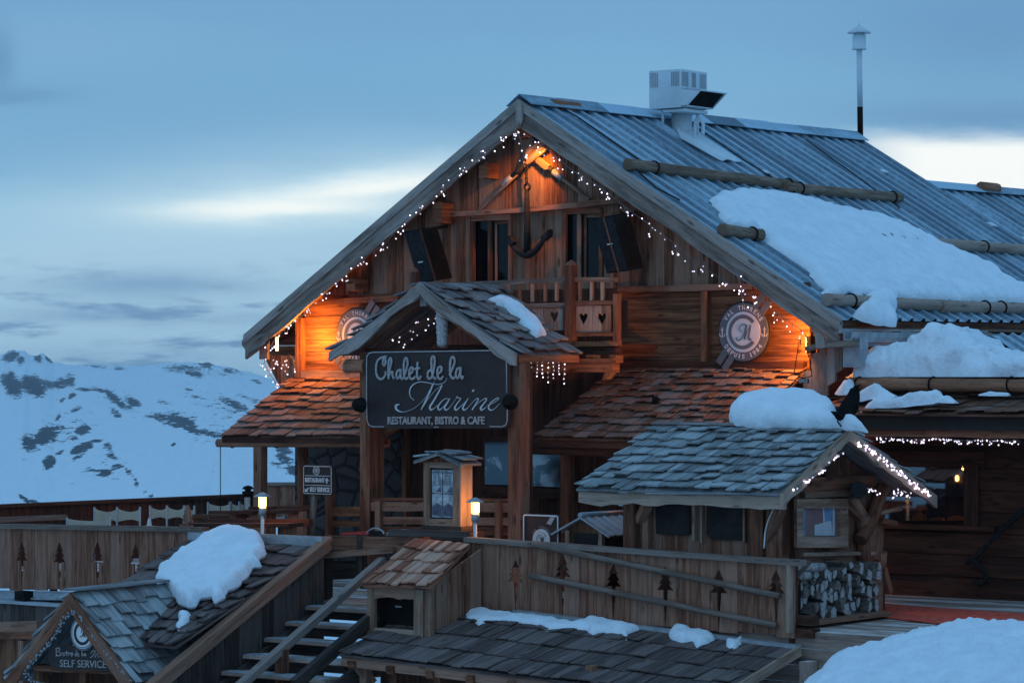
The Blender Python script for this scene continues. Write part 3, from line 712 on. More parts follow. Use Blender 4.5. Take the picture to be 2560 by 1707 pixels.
# bargeboards
off = VD * .05
def rake(A_, B_, end, side):
    dn = -ZD
    P0 = A_; P1 = B_
    wavy_board(MBr, P0 - VD * .03, P1 - VD * .03 , .165, dn, 16, .05, off=VD * .08, rnd=.8)
    wavy_board(MBr2, P0 + dn * .165, P1 + dn * .165 - (P1 - P0).normalized() * .02, end, dn, 26, .10, off=VD * .06, rnd=.45)
for (B_, tag_) in ((Ll, 0), (Rr, 1)):
    MBr, MBr2 = MB(), MB(); rake(A + ZD * .03, B_ + ZD * .03, .28, tag_)
    tip = B_ + ZD * .03 - ZD * .165; dd = (B_ - A).normalized()
    MBr2.prism([tip - dd * .75 - ZD * .26, tip - ZD * .27, tip + (-ZD * .27 + dd * .0), tip], VD * .058, dd, .45) if False else None
    build(MBr, 'bargeboard', M['barge'], chalet); build(MBr2, 'bargeboard', M['barge'], chalet)
mb = MB()
pe = [H(*q, CR - .02) for q in ((611, 846), (605, 850), (604, 862), (612, 872), (617, 893), (622, 883), (640, 872), (662, 860), (672, 832), (640, 838))]
mb.prism(pe, VD * .09, dL, .3); pe = [H(*q, CR - .02) for q in ((2101, 803), (2095, 838), (2091, 862), (2058, 848), (2028, 829), (2030, 786))]
mb.prism(pe, VD * .09, dR, .5); build(mb, 'bargeboard_tip', M['barge'], chalet)
mb = MB(); mb.prism([H(*q, CR + .25) for q in ((648, 866), (668, 846), (668, 898), (648, 898))], VD * .06); build(mb, 'soffit_board', M['barge'], chalet)
mb = MB(); mb.prism([H(*q, CR - .06) for q in ((1289, 262), (1305, 262), (1306, 300), (1297, 322), (1290, 300))], VD * .03, ZD); build(mb, 'apex_board', M['barge'], chalet)
# --- gable wall
u0 = uu(H(757, 850, 0)); u1 = uu(H(2022, 850, 0))
def zat(x, y, c=0): return H(x, y, c).z
zmid = zat(1297, 728)
def win(x0, y0, x1, y1, c=0):
    a, b = H(x0, y0, c), H(x1, y1, c); return (uu(a), uu(b), min(a.z, b.z), max(a.z, b.z))
w1 = win(1181, 549, 1278, 706); w2 = win(1412, 532, 1505, 702)
mb = MB(); zt = lambda u: zroof(u) - .16 + D.z * .1
planks_v(mb, u0 - .1, uA, 0, zmid, zt, .17, .05, (w1,), jt=.008); planks_v(mb, uA, u1 + .2, 0, zmid, zt, .17, .05, (w2, ), jt=.008)
# upper loft boards stand slightly proud above the beam
zb2 = zat(1297, 522); ul, ur = uu(H(1104, 535, 0)), uu(H(1560, 505, 0))
planks_v(mb, ul, uA, -.05, zb2, lambda u: zt(u), .15, .04, jt=.006); planks_v(mb, uA, ur, -.05, zb2, lambda u: zt(u), .15, .04, jt=.006)
build(mb, 'gable_wall', M['gable'], chalet)
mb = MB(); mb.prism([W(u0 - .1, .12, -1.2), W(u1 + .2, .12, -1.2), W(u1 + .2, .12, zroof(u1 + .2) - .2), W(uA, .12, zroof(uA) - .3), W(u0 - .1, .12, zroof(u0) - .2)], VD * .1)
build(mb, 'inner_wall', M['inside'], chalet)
zlo = -1.1
mb = MB(); planks_h(mb, u0, uu(H(1100, 800, 0)), .02, zlo, zmid + .05, .2); planks_h(mb, uu(H(1500, 800, 0)), u1, .02, zlo, zmid + .05, .185)
build(mb, 'panel_wall', M['panel'], chalet)
mb = MB(); planks_v(mb, uu(H(1000, 900, 0)), uu(H(1545, 800, 0)), -.01, -3.45, zmid + .02, .2, .03, jt=.01); build(mb, 'middle_wall', M['dark'], chalet)
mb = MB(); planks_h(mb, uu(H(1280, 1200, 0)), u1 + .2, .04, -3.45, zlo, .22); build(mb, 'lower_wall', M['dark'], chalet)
mb = MB(); mb.box(W(uu(H(742, 1200, 0)), -.05, -3.45), UD * (uu(H(1010, 1200, 0)) - uu(H(742, 1200, 0))), VD * .5, ZD * 2.4); build(mb, 'stone_wall', M['stone'], chalet)
mb = MB()
def hb(x0, y0, x1, y1, h, c, d=.12, m_=None, wob=.0):
    a, b = H(x0, y0, c), H(x1, y1, c); (m_ or mb).beam(a, b, d, h, wob=wob)
hb(1098, 538, 1322, 525, .085, -.10, wob=.12); hb(1322, 525, 1570, 500, .085, -.10, wob=.12); build(mb, 'loft_beam', M['beam'], chalet)
mb = MB(); hb(800, 757, 1000, 746, .10, -.07, wob=.1); build(mb, 'wall_beam', M['beam'], chalet)
mb = MB(); hb(1548, 724, 1885, 716, .10, -.07, wob=.1); build(mb, 'wall_beam', M['beam'], chalet)
mb = MB(); hb(757, 935, 960, 934, .13, -.06); build(mb, 'sill_beam', M['light'], chalet)
mb = MB(); hb(1548, 912, 2012, 914, .12, -.06); build(mb, 'sill_beam', M['dark'], chalet)
mb = MB(); mb.beam(H(1764, 728, -.05), H(1764, 906, -.05), .13, .1, up=UD); build(mb, 'wall_post', M['panel'], chalet)
mb = MB(); mb.beam(H(751, 795, -.06), H(751, 945, -.06), .13, .13, up=UD); build(mb, 'wall_post', M['panel'], chalet)
# windows in the gable
for (q, mxs) in ((w1, (1224,)), (w2, (1447,))):
    a, b, z0, z1 = q; fr = MB()
    for (s, t, l_) in ((W(a - .03, -.035, z0), ZD * (z1 - z0 + .05), .07), (W(b - .04, -.035, z0), ZD * (z1 - z0 + .05), .07)):
        fr.box(s, UD * l_, VD * .06, t, ZD)
    fr.box(W(a, -.04, z1 - .03), UD * (b - a), VD * .06, ZD * .09, UD)
    f = build(fr, 'window', M['beam'], chalet); m_ = MB(); m_.box(W(a, .07, z0), UD * (b - a), VD * .01, ZD * (z1 - z0)); build(m_, 'pane', M['dglass'], f)
    for mx in mxs:
        um = uu(H(mx, 600, .03)); m_ = MB(); m_.box(W(um - .04, .03, z0), UD * .08, VD * .035, ZD * (z1 - z0), ZD); m_.box(W(um + .10, .045, z0), UD * .045, VD * .02, ZD * (z1 - z0), ZD); m_.box(W(um + .1, .045, z1 - .09), UD * (b - um - .1), VD * .02, ZD * .06, UD); build(m_, 'mullion', M['beam'], f)
# purlin ends
for (x, y, w_, h_) in ((1207, 426, .17, .26), (1093, 532, .2, .36), (876, 712, .2, .2), (1540, 545, .15, .2), (1300, 330, .16, .2)):
    mb = MB(); a = H(x, y, -.38); mb.beam(a, a + VD * .36, w_, h_); build(mb, 'purlin_end', M['panel'], chalet)
# left wing under the eave
mb = MB(); planks_h(mb, uu(H(655, 850, .35)), uu(H(748, 850, .35)), .35, zat(700, 890, .35), zat(700, 812, .35), .16); build(mb, 'end_wall', M['panel'], chalet)
mb = MB(); zz = lambda u: H(680, 962, .0).z + max(0, (uu(H(690, 900, 0)) - u)) * 1.0
planks_v(mb, uu(H(652, 900, 0)), uu(H(742, 900, 0)), 0, lambda u: zat(700, 968) + .34 * max(0, (uu(H(700, 900, 0)) - u)) * 4.2, zat(700, 889), .12, .05); build(mb, 'corner_bracket', M['gable'], chalet)
# side wall and right corner
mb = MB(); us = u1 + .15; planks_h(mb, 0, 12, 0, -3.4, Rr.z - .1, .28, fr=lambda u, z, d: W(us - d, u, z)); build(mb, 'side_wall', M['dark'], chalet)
mb = MB()
pc = lambda u: zat(2040, 1002, -.3)
for k, (x0, x1, yt, yb) in enumerate(((2008, 2030, 925, 1010), (2028, 2050, 880, 1008), (2048, 2070, 868, 1000), (2068, 2088, 862, 965), (2086, 2106, 858, 935))):
    mb.prism([H(x0, yb, -.3), H(x1 - 1, yb - 12, -.3), H(x1 - 1, yt, -.3), H(x0, yt + 4, -.3)], VD * .06, ZD, R())
build(mb, 'corner_bracket', M['barge'], chalet)
mb = MB(); mb.beam(H(2022, 872, -.5), H(2075, 856, -.5), .22, .06); mb.beam(H(2060, 862, -.5), H(2140, 858, -.5), .22, .10); build(mb, 'eave_beam', M['barge'], chalet)
mb = MB(); mb.prism([H(*q, -.62) for q in ((2036, 830), (2058, 842), (2066, 868), (2040, 872))], VD * .05); build(mb, 'soffit_board', M['barge'], chalet)
mb = MB(); p = H(2107, 918, -.35); mb.box(p, UD * .3, VD * .25, ZD * .46, ZD); build(mb, 'junction_box', M['gutter'], chalet)
# gutter
ug = uu(Rr) + .06; g0, g1 = HU(2108, 838, ug), HU(2475, 842, ug)
mb = MB(); N = g1 - g0; prof = [(-.0, .05), (0.0, -.06), (.05, -.11), (.12, -.11), (.16, -.03), (.17, .05), (.16, .05), (.14, -.03), (.11, -.09), (.06, -.09), (.02, -.05), (.02, .05)]
mb.prism([g0 + UD * a + ZD * b for a, b in prof], N, N.normalized()); build(mb, 'gutter', M['gutter'], chalet)
mb = MB(); mb.box(g0 - ZD * .17 - UD * .10, N, UD * .12, ZD * .055); mb.box(g0 + ZD * .03 - UD * .10, N, UD * .06, ZD * .07); build(mb, 'eave_flashing', M['gutter'], chalet)
mb = MB()
for k in range(8):
    q = g0 + N * (k + .5) / 8; mb.box(q + UD * .0 + ZD * .05, VD * .03, UD * .17, ZD * .02)
build(mb, 'gutter_bracket', M['light'], chalet)
# roof extension past the gutter end
G1 = hit(2478, 838, RP[0], nR); sG = (G1 - A).dot(dR); base_ = G1
x0_ = G1; x1_ = G1 + D.normalized() * 14; y0_, y1_ = x0_ + dR * 4.5, x1_ + dR * 4.5
mb = MB(); corrugated(mb, y0_, y1_, x1_, x0_, .38, .052, nR); build(mb, 'lower_roof_sheet', M['roof'], chalet)
mb = MB(); mb.prism([x0_ - nR * .03, x1_ - nR * .03, y1_ - nR * .03, y0_ - nR * .03], nR * -.12, dR); mb.prism([x0_ - nR * .16, y0_ - nR * .16, y0_ + ZD * -3, V((x0_.x, x0_.y, y0_.z - 3))], VD * .05, dR); build(mb, 'roof_boarding', M['dark'], chalet)
# ---------------------------------------------------------------- lean-to roofs
def leanto(pts, rows, w_, mat, name='lean_to_roof', par=chalet, **kw):
    mb = MB(); shingles(mb, *pts, rows, w_, **kw); return build(mb, name, M[mat], par)
LB0, LT0 = H(553, 1092, -2.0), H(735, 943, 0); zb_, zt_ = LB0.z, LT0.z
ue = uu(H(960, 1090, -2.0)); LB1 = W(ue, -2.0, zb_ + .03); LT1 = W(ue + .2, 0, zt_ + .03)
leanto((LB0, LB1, LT1, LT0), 9, .30, 'shing', jit=.2)
RB0, RT0 = H(1338, 1094, -2.1), H(1548, 918, 0); ue2 = uu(H(2020, 915, 0)); RB1 = W(ue2 + .05, -2.1, RB0.z - .02); RT1 = W(ue2 + .02, 0, RT0.z - .02)
leanto((RB0, RB1, RT1, RT0), 11, .21, 'shing', jit=.3)
for s_ in ('L', 'R'):
    mb = MB()
    if s_ == 'L':
        mb.tube([H(545, 1107, -1.9), W(ue, -1.9, H(545, 1107, -1.9).z + .05)], .075, 10); build(mb, 'eave_log', M['logb'], chalet)
        mb = MB(); mb.beam(H(560, 1098, -1.95), W(ue, -1.95, H(560, 1098, -1.95).z + .02), .1, .1); build(mb, 'eave_beam', M['dark'], chalet)
        for x in (578, 688, 790, 880):
            mb = MB(); a = H(x, 1112, -1.95); mb.tube([a, a + VD * 1.9 + ZD * .9], .065, 8); build(mb, 'rafter', M['dark'], chalet)
    else:
        mb.beam(H(1342, 1104, -1.98), W(ue2, -1.98, H(1342, 1104, -1.98).z - .02), .16, .15); mb.beam(H(1336, 1124, -1.85), W(ue2, -1.85, H(1336, 1124, -1.85).z - .02), .2, .15, wob=.1); build(mb, 'eave_beam', M['dark'], chalet)
def post(x, yt, yb, w_, c_, mat='beam', par=chalet, nm='post', rnd_=False, zb0=None, lean=0):
    mb = MB(); a = H(x, yt, c_); b = H(x + lean, yb, c_)
    if zb0 is not None: b = V((b.x, b.y, zb0))
    if rnd_: mb.tube([b, b.lerp(a, .5), a], [w_ / 2 * 1.05, w_ / 2 * .97, w_ / 2], 10)
    else: mb.beam(b, a, w_, w_, up=UD)
    return build(mb, nm, M[mat], par)
post(651, 1108, 1330, .17, -1.85, 'beam', nm='veranda_post', zb0=-3.45)
post(757, 1108, 1330, .13, -1.4, 'beam', nm='veranda_post', zb0=-3.45)
post(1418, 1118, 1350, .16, -1.8, 'beam', nm='veranda_post', zb0=-3.45)
post(1590, 1118, 1350, .2, -1.8, 'dark', nm='veranda_post', zb0=-3.45)
post(1015, 1060, 1300, .10, -.5, 'beam', nm='veranda_post', zb0=-3.45)
# ground-floor windows with blue reflections
for (x0, y0, x1, y1) in ((1213, 1103, 1275, 1212), (1323, 1115, 1405, 1217)):
    a, b, z0, z1 = win(x0, y0, x1, y1, -.25); f_ = MB()
    f_.box(W(a - .08, -.24, z0 - .2), UD * (b - a + .16), VD * .1, ZD * .17, UD); f_.box(W(a - .07, -.24, z0 - .03), UD * .06, VD * .1, ZD * (z1 - z0 + .1), ZD); f_.box(W(b + .01, -.24, z0 - .03), UD * .06, VD * .1, ZD * (z1 - z0 + .1), ZD); f_.box(W(a - .08, -.24, z1 + .01), UD * (b - a + .16), VD * .1, ZD * .08, UD)
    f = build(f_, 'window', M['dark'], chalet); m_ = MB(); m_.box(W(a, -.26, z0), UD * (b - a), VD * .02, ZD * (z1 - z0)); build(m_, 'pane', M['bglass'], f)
# ---------------------------------------------------------------- balcony
CB = -1.1; bal = MB(); zs = lambda x, y: H(x, y, CB).z
bp = thing  # (alias unused)
def bb(name, x0, y0, x1, y1, h, mat='beam', c=CB, d=.07, wob=.0, par=chalet):
    mb = MB(); mb.beam(H(x0, y0, c), H(x1, y1, c), d, h, wob=wob); return build(mb, name, M[mat], par)
bb('balcony_rail', 1120, 712, 1420, 700, .07, 'barge'); bb('balcony_rail', 1433, 699, 1541, 699, .07, 'light')
bb('balcony_rail', 1120, 770, 1420, 762, .07, 'barge'); bb('balcony_rail', 1433, 758, 1541, 756, .07, 'beam'); bb('balcony_rail', 1433, 836, 1541, 834, .07, 'panel')
for x, yt, yb in ((1238, 712, 752), (1269, 709, 754), (1299, 708, 754), (1331, 708, 754), (1363, 706, 754), (1392, 706, 752), (1450, 703, 752), (1479, 703, 752), (1506, 703, 752)):
    mb = MB(); mb.beam(H(x, yb, CB), H(x, yt, CB), .045, .045, up=UD); build(mb, 'baluster', M['light'], chalet)
mb = MB(); P = H(1428, 862, CB - .03); Q = H(1428, 664, CB - .03); mb.beam(P, Q, .15, .15, up=UD); mb.lathe(Q, [(.09, 0), (.085, .04), (.01, .09)], 10); build(mb, 'balcony_post', M['beam'], chalet)
mb = MB(); mb.beam(H(1543, 860, CB), H(1543, 735, CB), .09, .1, up=UD); build(mb, 'balcony_post', M['panel'], chalet)
mb = MB(); mb.beam(H(1037, 712, CB), H(1037, 680, CB), .12, .12, up=UD); mb.lathe(H(1037, 680, CB), [(.07, 0), (.06, .04), (.01, .07)], 10); build(mb, 'balcony_post', M['beam'], chalet)
def hearts(x0, x1, xc, ys, mat, yt, yb, zc, split):
    mb = MB(); z0, z1 = zs((x0 + x1) / 2, yb), zs((x0 + x1) / 2, yt); us_ = [uu(H(x, 800, CB)) for x in split]
    planks_v(mb, us_[0], us_[-1], CB, z0, z1, 1, .03, seams=us_, notches=[(uu(H(x, 800, CB)), zs(x, ys), HEART, .72) for x in xc]); build(mb, 'heart_panel', M[mat], chalet)
mb = MB(); mb.box(H(1434, 838, CB + .12), UD * 1.05, VD * .02, ZD * .55); build(mb, 'heart_shade_sheet', M['inside'], chalet)  # dark sheet added so the cut hearts read as shaded
hearts(1435, 1527, (1458, 1504), 813, 'light', 764, 831, 0, (1436, 1458, 1481, 1504, 1527)); hearts(1290, 1408, (1385,), 808, 'barge', 770, 826, 0, (1290, 1330, 1358, 1385, 1408))
bb('balcony_floor_beam', 1410, 862, 1550, 858, .08, 'panel', d=.1); bb('balcony_floor_beam', 1300, 877, 1552, 876, .16, 'dark', c=CB + .05)
bb('joist_beam', 1238, 915, 1540, 914, .21, 'panel', c=CB - .45, d=.2, wob=.06)
for x in (1474, 1531):
    mb = MB(); a = H(x, 897, CB - .5); mb.beam(a, a + VD * .2, .13, .12); build(mb, 'joist_end', M['panel'], chalet)
mb = MB(); a = W(uu(H(1120, 880, CB)), CB, zs(1300, 870)); mb.box(a, UD * (uu(H(1545, 880, CB)) - uu(a)), VD * 1.1, ZD * .06); build(mb, 'balcony_floor', M['dark'], chalet)
mb = MB(); mb.prism([H(1512, 930, -1.3), H(1530, 930, -1.3), H(1515, 948, -1.3), H(1505, 950, -1.3)], VD * .15); build(mb, 'bracket', M['light'], chalet)
# ---------------------------------------------------------------- entrance porch
CP = -3.4
pA = H(1052, 709, CP); pR = H(1293, 886, CP); pL = H(826, 884, CP); Dp = VD * 2.25 + ZD * .0
aR = (pR - pA).normalized(); aL = (pL - pA).normalized()
mb = MB(); shingles(mb, pR, pR + VD * 1.6, pA + VD * 2.0, pA, 7, .26, jit=.3, th=.025); build(mb, 'porch_roof', M['shporch'], chalet)
mb = MB(); shingles(mb, pL, pL + Dp, pA + Dp, pA, 7, .30, jit=.35, th=.03); build(mb, 'porch_roof', M['shporch'], chalet)
def curl(P0, P1, wd, name, side):
    mb = MB(); nseg = 18; nn = ZD; g = (P1 - P0); top = []; low = []
    for k in range(nseg + 1):
        t = k / nseg; p = P0 + g * t - ZD * (.10 * math.sin(math.pi * t) * .6) ; top.append(p + ZD * .02); low.append(p - ZD * (wd * (1 + .28 * math.sin(t * 9.0 + side * 2) + .2 * fract(k * .6, side * 4, 2))))
    for k in range(nseg): mb.prism([low[k], low[k + 1], top[k + 1], top[k]], VD * .05, g.normalized(), .7)
    build(mb, name, M['barge'], chalet)
curl(pA - VD * .05, pR - VD * .05, .16, 'porch_bargeboard', 0); curl(pA - VD * .05, pL - VD * .05, .17, 'porch_bargeboard', 1)
mb = MB(); mb.beam(H(1060, 745, CP + .25), H(885, 872, CP + .25), .14, .16); build(mb, 'porch_rafter', M['beam'], chalet)
mb = MB(); mb.beam(H(1060, 745, CP + .25), H(1262, 880, CP + .25), .14, .13); build(mb, 'porch_rafter', M['beam'], chalet)
mb = MB(); mb.tube([H(868, 915, CP + .1), H(915, 915, CP + .1)], .11, 12); build(mb, 'porch_log', M['logb'], chalet)
mb = MB(); a = H(1293, 897, CP + .05); mb.beam(a, a + VD * 1.58 , .06, .10); build(mb, 'porch_eave_board', M['panel'], chalet)
mb = MB(); mb.tube([H(1262, 917, -3.05), H(1240, 915, -3.05)], .1, 10); build(mb, 'porch_log', M['bark'], chalet)
mb = MB(); a = H(918, 880, CP + .35); b = H(1290, 880, CP + .35); mb.beam(a, b, .14, .12); build(mb, 'porch_beam', M['dark'], chalet)
post(922, 880, 1330, .20, -3.15, 'beam', nm='porch_post', zb0=-3.45); post(1297, 895, 1345, .24, -3.15, 'beam', nm='porch_post', zb0=-3.45)
post(1318, 925, 1345, .12, -2.9, 'dark', nm='porch_post', zb0=-3.45); post(950, 1060, 1330, .09, -2.9, 'panel', nm='porch_post', zb0=-3.45)
mb = MB(); mb.beam(H(935, 1098, -2.8), H(1000, 1062, -2.8), .08, .1); build(mb, 'porch_brace', M['panel'], chalet)
mb = MB(); mb.prism([W(uu(pA) - .1, CP + .1, pA.z - .35), W(uu(pA) + .03, CP + .1, pA.z - .35), W(uu(pA) + .03, CP + .1, pA.z - .1), W(uu(pA) - .1, CP + .1, pA.z - .1)], VD * 2); build(mb, 'porch_ridge_beam', M['barge'], chalet)
# dark boards under porch
# thick twisted rope hanging from the porch
mb = MB(); a, b = H(1104, 752, CP + .12), H(1106, 852, CP + .12); n_ = 28
for ph in (0, 2.1, 4.2):
    mb.tube([a.lerp(b, k / n_) + UD * (.055 * math.cos(k * .55 + ph) * (1 - .4 * (k / n_) ** 3)) + VD * (.045 * math.sin(k * .55 + ph)) for k in range(n_ + 1)], .052, 7)
mb.ball(b - ZD * .02, .09, 8, 6)
tag(build(mb, 'hanging_rope', M['rope']), 'thick twisted rope hanging under the entrance porch gable', 'rope')
# ================================================================ SIGNS
CS = -3.42
sg = thing('sign_board', 'large dark sign board reading Chalet de la Marine hung below the porch gable', 'sign', H(1095, 1072, CS))
def zp(x, y, x0, y0, s): return (x0 + x / s, y0 + y / s)
bd = [(924, 877), (1262, 874), (1271, 882), (1273, 1062), (1265, 1071), (928, 1071), (918, 1062), (916, 886)]
mb = MB(); mb.prism([H(x, y, CS) for x, y in bd], VD * .05); build(mb, 'panel', M['sign'], sg)
nF = -VD
def S(zx, zy): x, y = zp(zx, zy, 900, 860, 5.88); return H(x, y, CS - .01)
rope_letters = [
 [(395, 185), (330, 200), (275, 240), (250, 310), (247, 400), (268, 480), (312, 515), (355, 500), (385, 450), (388, 400)], [(395, 185), (355, 230), (350, 290), (372, 315), (388, 260), (380, 215)],
 [(432, 515), (428, 400), (432, 260), (455, 208), (472, 250), (458, 330), (432, 440)], [(432, 480), (455, 425), (485, 410), (492, 470), (512, 512)],
 [(605, 375), (562, 400), (545, 460), (560, 505), (592, 480), (610, 400), (612, 375), (608, 460), (625, 512), (655, 495)],
 [(655, 495), (685, 400), (708, 290), (702, 220), (675, 215), (655, 290), (655, 400), (665, 480), (690, 512), (725, 485)],
 [(725, 455), (770, 420), (792, 370), (770, 345), (742, 375), (735, 445), (755, 505), (790, 510), (832, 475)], [(858, 265), (850, 400), (855, 490), (880, 515), (905, 470)], [(818, 368), (890, 352)],
 [(1062, 385), (1020, 400), (1003, 450), (1018, 505), (1058, 495), (1088, 410), (1108, 280), (1103, 200), (1078, 183), (1060, 240), (1068, 400), (1085, 480), (1110, 508), (1130, 498)],
 [(1140, 445), (1195, 410), (1212, 360), (1190, 332), (1157, 360), (1148, 440), (1165, 500), (1200, 512), (1230, 475)],
 [(1328, 455), (1375, 350), (1402, 265), (1392, 205), (1362, 197), (1340, 255), (1334, 400), (1350, 480), (1380, 505), (1412, 480)],
 [(1482, 350), (1440, 370), (1420, 440), (1435, 500), (1465, 480), (1482, 400), (1490, 348), (1488, 450), (1510, 507), (1525, 465)]]
mb = MB()
for st in rope_letters:
    P = smooth_path([S(*q) for q in st], 12); mb.tube([p - VD * .015 for p in P], [.0195 + .004 * math.sin(k * 1.9) for k in range(len(P))], 7)
build(mb, 'rope_lettering', M['rope'], sg)
mb = MB(); ML = [
 ([(800, 825), (745, 775), (732, 695), (765, 615), (850, 562), (950, 558), (1060, 580), (1150, 592), (1230, 570), (1268, 530), (1276, 495)], [8, 8, 16, 16, 12, 12, 10, 8, 8, 6, 4]),
 ([(1100, 548), (1040, 655), (960, 790), (860, 895), (760, 960), (650, 995), (575, 985), (532, 945), (535, 900), (585, 885)], [5, 5, 5, 5, 6, 8, 18, 38, 36, 8]),
 ([(1075, 585), (1035, 690), (975, 820), (900, 965)], [22, 26, 26, 16]), ([(900, 965), (985, 840), (1100, 690), (1205, 602)], [8, 5, 5, 5]),
 ([(1212, 600), (1150, 720), (1075, 850), (1030, 925), (1048, 965), (1095, 940), (1140, 895)], [16, 24, 26, 30, 24, 8, 5]),
 ([(1305, 810), (1262, 800), (1195, 850), (1148, 925), (1170, 965), (1225, 925), (1290, 840), (1310, 800)], [6, 8, 14, 26, 22, 7, 6, 5]), ([(1330, 795), (1285, 870), (1245, 935), (1270, 967), (1330, 920), (1430, 775)], [8, 14, 26, 22, 6, 5]),
 ([(1430, 765), (1432, 785), (1482, 800), (1440, 860), (1395, 935), (1418, 967), (1475, 920), (1560, 840)], [18, 14, 10, 16, 28, 22, 7, 5]),
 ([(1595, 795), (1555, 860), (1515, 935), (1538, 967), (1590, 930), (1680, 830)], [10, 16, 28, 22, 7, 5]), ([(1652, 680), (1668, 690), (1680, 662)], [26, 20, 8]),
 ([(1680, 830), (1725, 798), (1742, 812), (1705, 880), (1650, 965)], [6, 10, 14, 16, 20]), ([(1665, 940), (1760, 850), (1840, 798), (1862, 815), (1810, 890), (1775, 942), (1798, 967), (1860, 920)], [5, 6, 10, 14, 18, 28, 22, 6]),
 ([(1870, 905), (1960, 865), (2030, 815), (2035, 790), (1995, 805), (1925, 860), (1892, 930), (1918, 967), (1970, 955), (2060, 870)], [6, 7, 9, 12, 12, 14, 26, 22, 8, 4])]
for st, wd in ML:
    P = smooth_path([S(*q) for q in st], 6); ws = list(np.interp(np.linspace(0, len(wd) - 1, len(P)), range(len(wd)), [w_ / 5.88 * .0061 for w_ in wd])); ribbon(mb, [p + VD * .005 for p in P], ws, nF, .012)
build(mb, 'script_lettering', M['silver'], sg)
mb = MB(); a = S(415, 1198); b = S(1840, 1198); put_text(mb, 'RESTAURANT, BISTRO & CAFE', a, (b - a).normalized(), ZD, nF, (b - a).length, (S(415, 1072) - a).length * 1.06, .02, .028); build(mb, 'block_lettering', M['offw'], sg)
mb = MB()
for st in ([(360, 1213), (190, 1213), (130, 1185), (108, 1120), (100, 900), (100, 300), (103, 190), (135, 135), (200, 122), (1100, 108), (2080, 92), (2135, 115), (2155, 180), (2160, 720)],
           [(2168, 960), (2166, 1130), (2145, 1190), (2090, 1213), (1912, 1210)], [(1092, 1219), (1160, 1219)]):
    mb.tube([S(*q) - VD * .004 for q in st], .0095, 6)
build(mb, 'border_line', M['rope'], sg)
# spot lamps beside the sign
for k, (x, y, lb) in enumerate(((894, 1012, 'small black round spot lamp left of the big dark sign'), (1272, 1005, 'small black round spot lamp in front of the right edge of the big dark sign'))):
    t_ = thing('spot_lamp', lb, 'spot lamp', H(x, y, CS - .3)); p = H(x, y, CS - .3); mb = MB(); ax = (VD + UD * (.3 if k == 0 else -.3)).normalized()
    mb.lathe(p - ax * .08, [(.05, 0), (.10, .05), (.12, .12), (.12, .17), (.10, .17), (.09, .13)], 14, ax=ax); build(mb, 'lamp_head', M['black'], t_)
    mb = MB(); mb.tube([p, p + VD * .2 + ZD * .02, H(x + (12 if k == 0 else 20), y + 4, -3.2)], .018, 6); build(mb, 'arm', M['black'], t_)
# round logos
lg = H(1860, 830, -.14)
l1 = thing('round_logo_sign', 'round grey and pale emblem sign on the right wall beside the orange glow', 'sign', lg + VD * .04)
logo(l1, lg, UD, ZD, nF, .455, halo=True)
lg2 = H(893, 838, -.14); l2 = thing('round_logo_sign', 'round pale emblem sign on the brightly lit left wall, half hidden by the porch', 'sign', lg2 + VD * .04)
logo(l2, lg2, UD, ZD, nF, .455, gm='grey', pm='pink', halo=True)
# direction sign
def framed_sign(name, label, c_, x0, y0, x1, y1, mat='sign', cat='sign'):
    a, b = H(x0, y1, c_), H(x1, y1, c_); t_ = thing(name, label, cat, a.lerp(b, .5)); hh = H(x0, y0, c_).z - a.z; ww = (b - a).length; r = .05
    def rr(ins):
        o = []
        for cx, cz, a0 in ((ww - r, r, -90), (ww - r, hh - r, 0), (r, hh - r, 90), (r, r, 180)):
            for q in range(5):
                an = math.radians(a0 + q * 22.5); o.append(a + UD * (cx + (r - ins) * math.cos(an)) + ZD * (cz + (r - ins) * math.sin(an)))
        return o
    mb = MB(); mb.prism(rr(0), VD * .04); build(mb, 'panel', M[mat], t_); mb = MB(); q = [p - VD * .004 for p in rr(.022)]
    return t_, a, ww, hh, q
t_, a, ww, hh, q = framed_sign('direction_sign', 'small dark direction sign reading restaurant and self service on a bent wooden post', -3.6, 757, 1161, 831, 1236)
mb = MB(); mb.tube(q[8:] + q[:8], .006, 5); P_ = lambda x, y: a + UD * (ww * x) + ZD * (hh * y) - VD * .002
for y in (.64, .325): mb.tube([P_(.08, y), P_(.92, y)], .006, 5)
put_text(mb, 'RESTAURANT', P_(.09, .42), UD, ZD, nF, ww * .66, hh * .155, .01, .03); put_text(mb, 'SELF SERVICE', P_(.25, .11), UD, ZD, nF, ww * .66, hh * .155, .01, .03)
mb.prism([P_(.80, .40), P_(.84, .40), P_(.84, .50), P_(.90, .47), P_(.82, .58), P_(.745, .47), P_(.80, .50)], VD * -.008); mb.prism([P_(.08, .10), P_(.19, .10), P_(.165, .135), P_(.21, .22), P_(.18, .25), P_(.13, .17), P_(.08, .21)], VD * -.008)
build(mb, 'lettering', M['white'], t_); mb = MB(); c_ = P_(.47, .81); ring(mb, c_, UD, ZD, nF, .05, .072); disc(mb, c_, UD, ZD, nF, .038, 0, .01); build(mb, 'emblem', M['offw'], t_)
mb = MB(); mb.tube([H(777, 1345, -3.55), H(781, 1300, -3.55), H(787, 1230, -3.55)], [.055, .052, .05], 8); build(mb, 'post', M['rail'], t_)
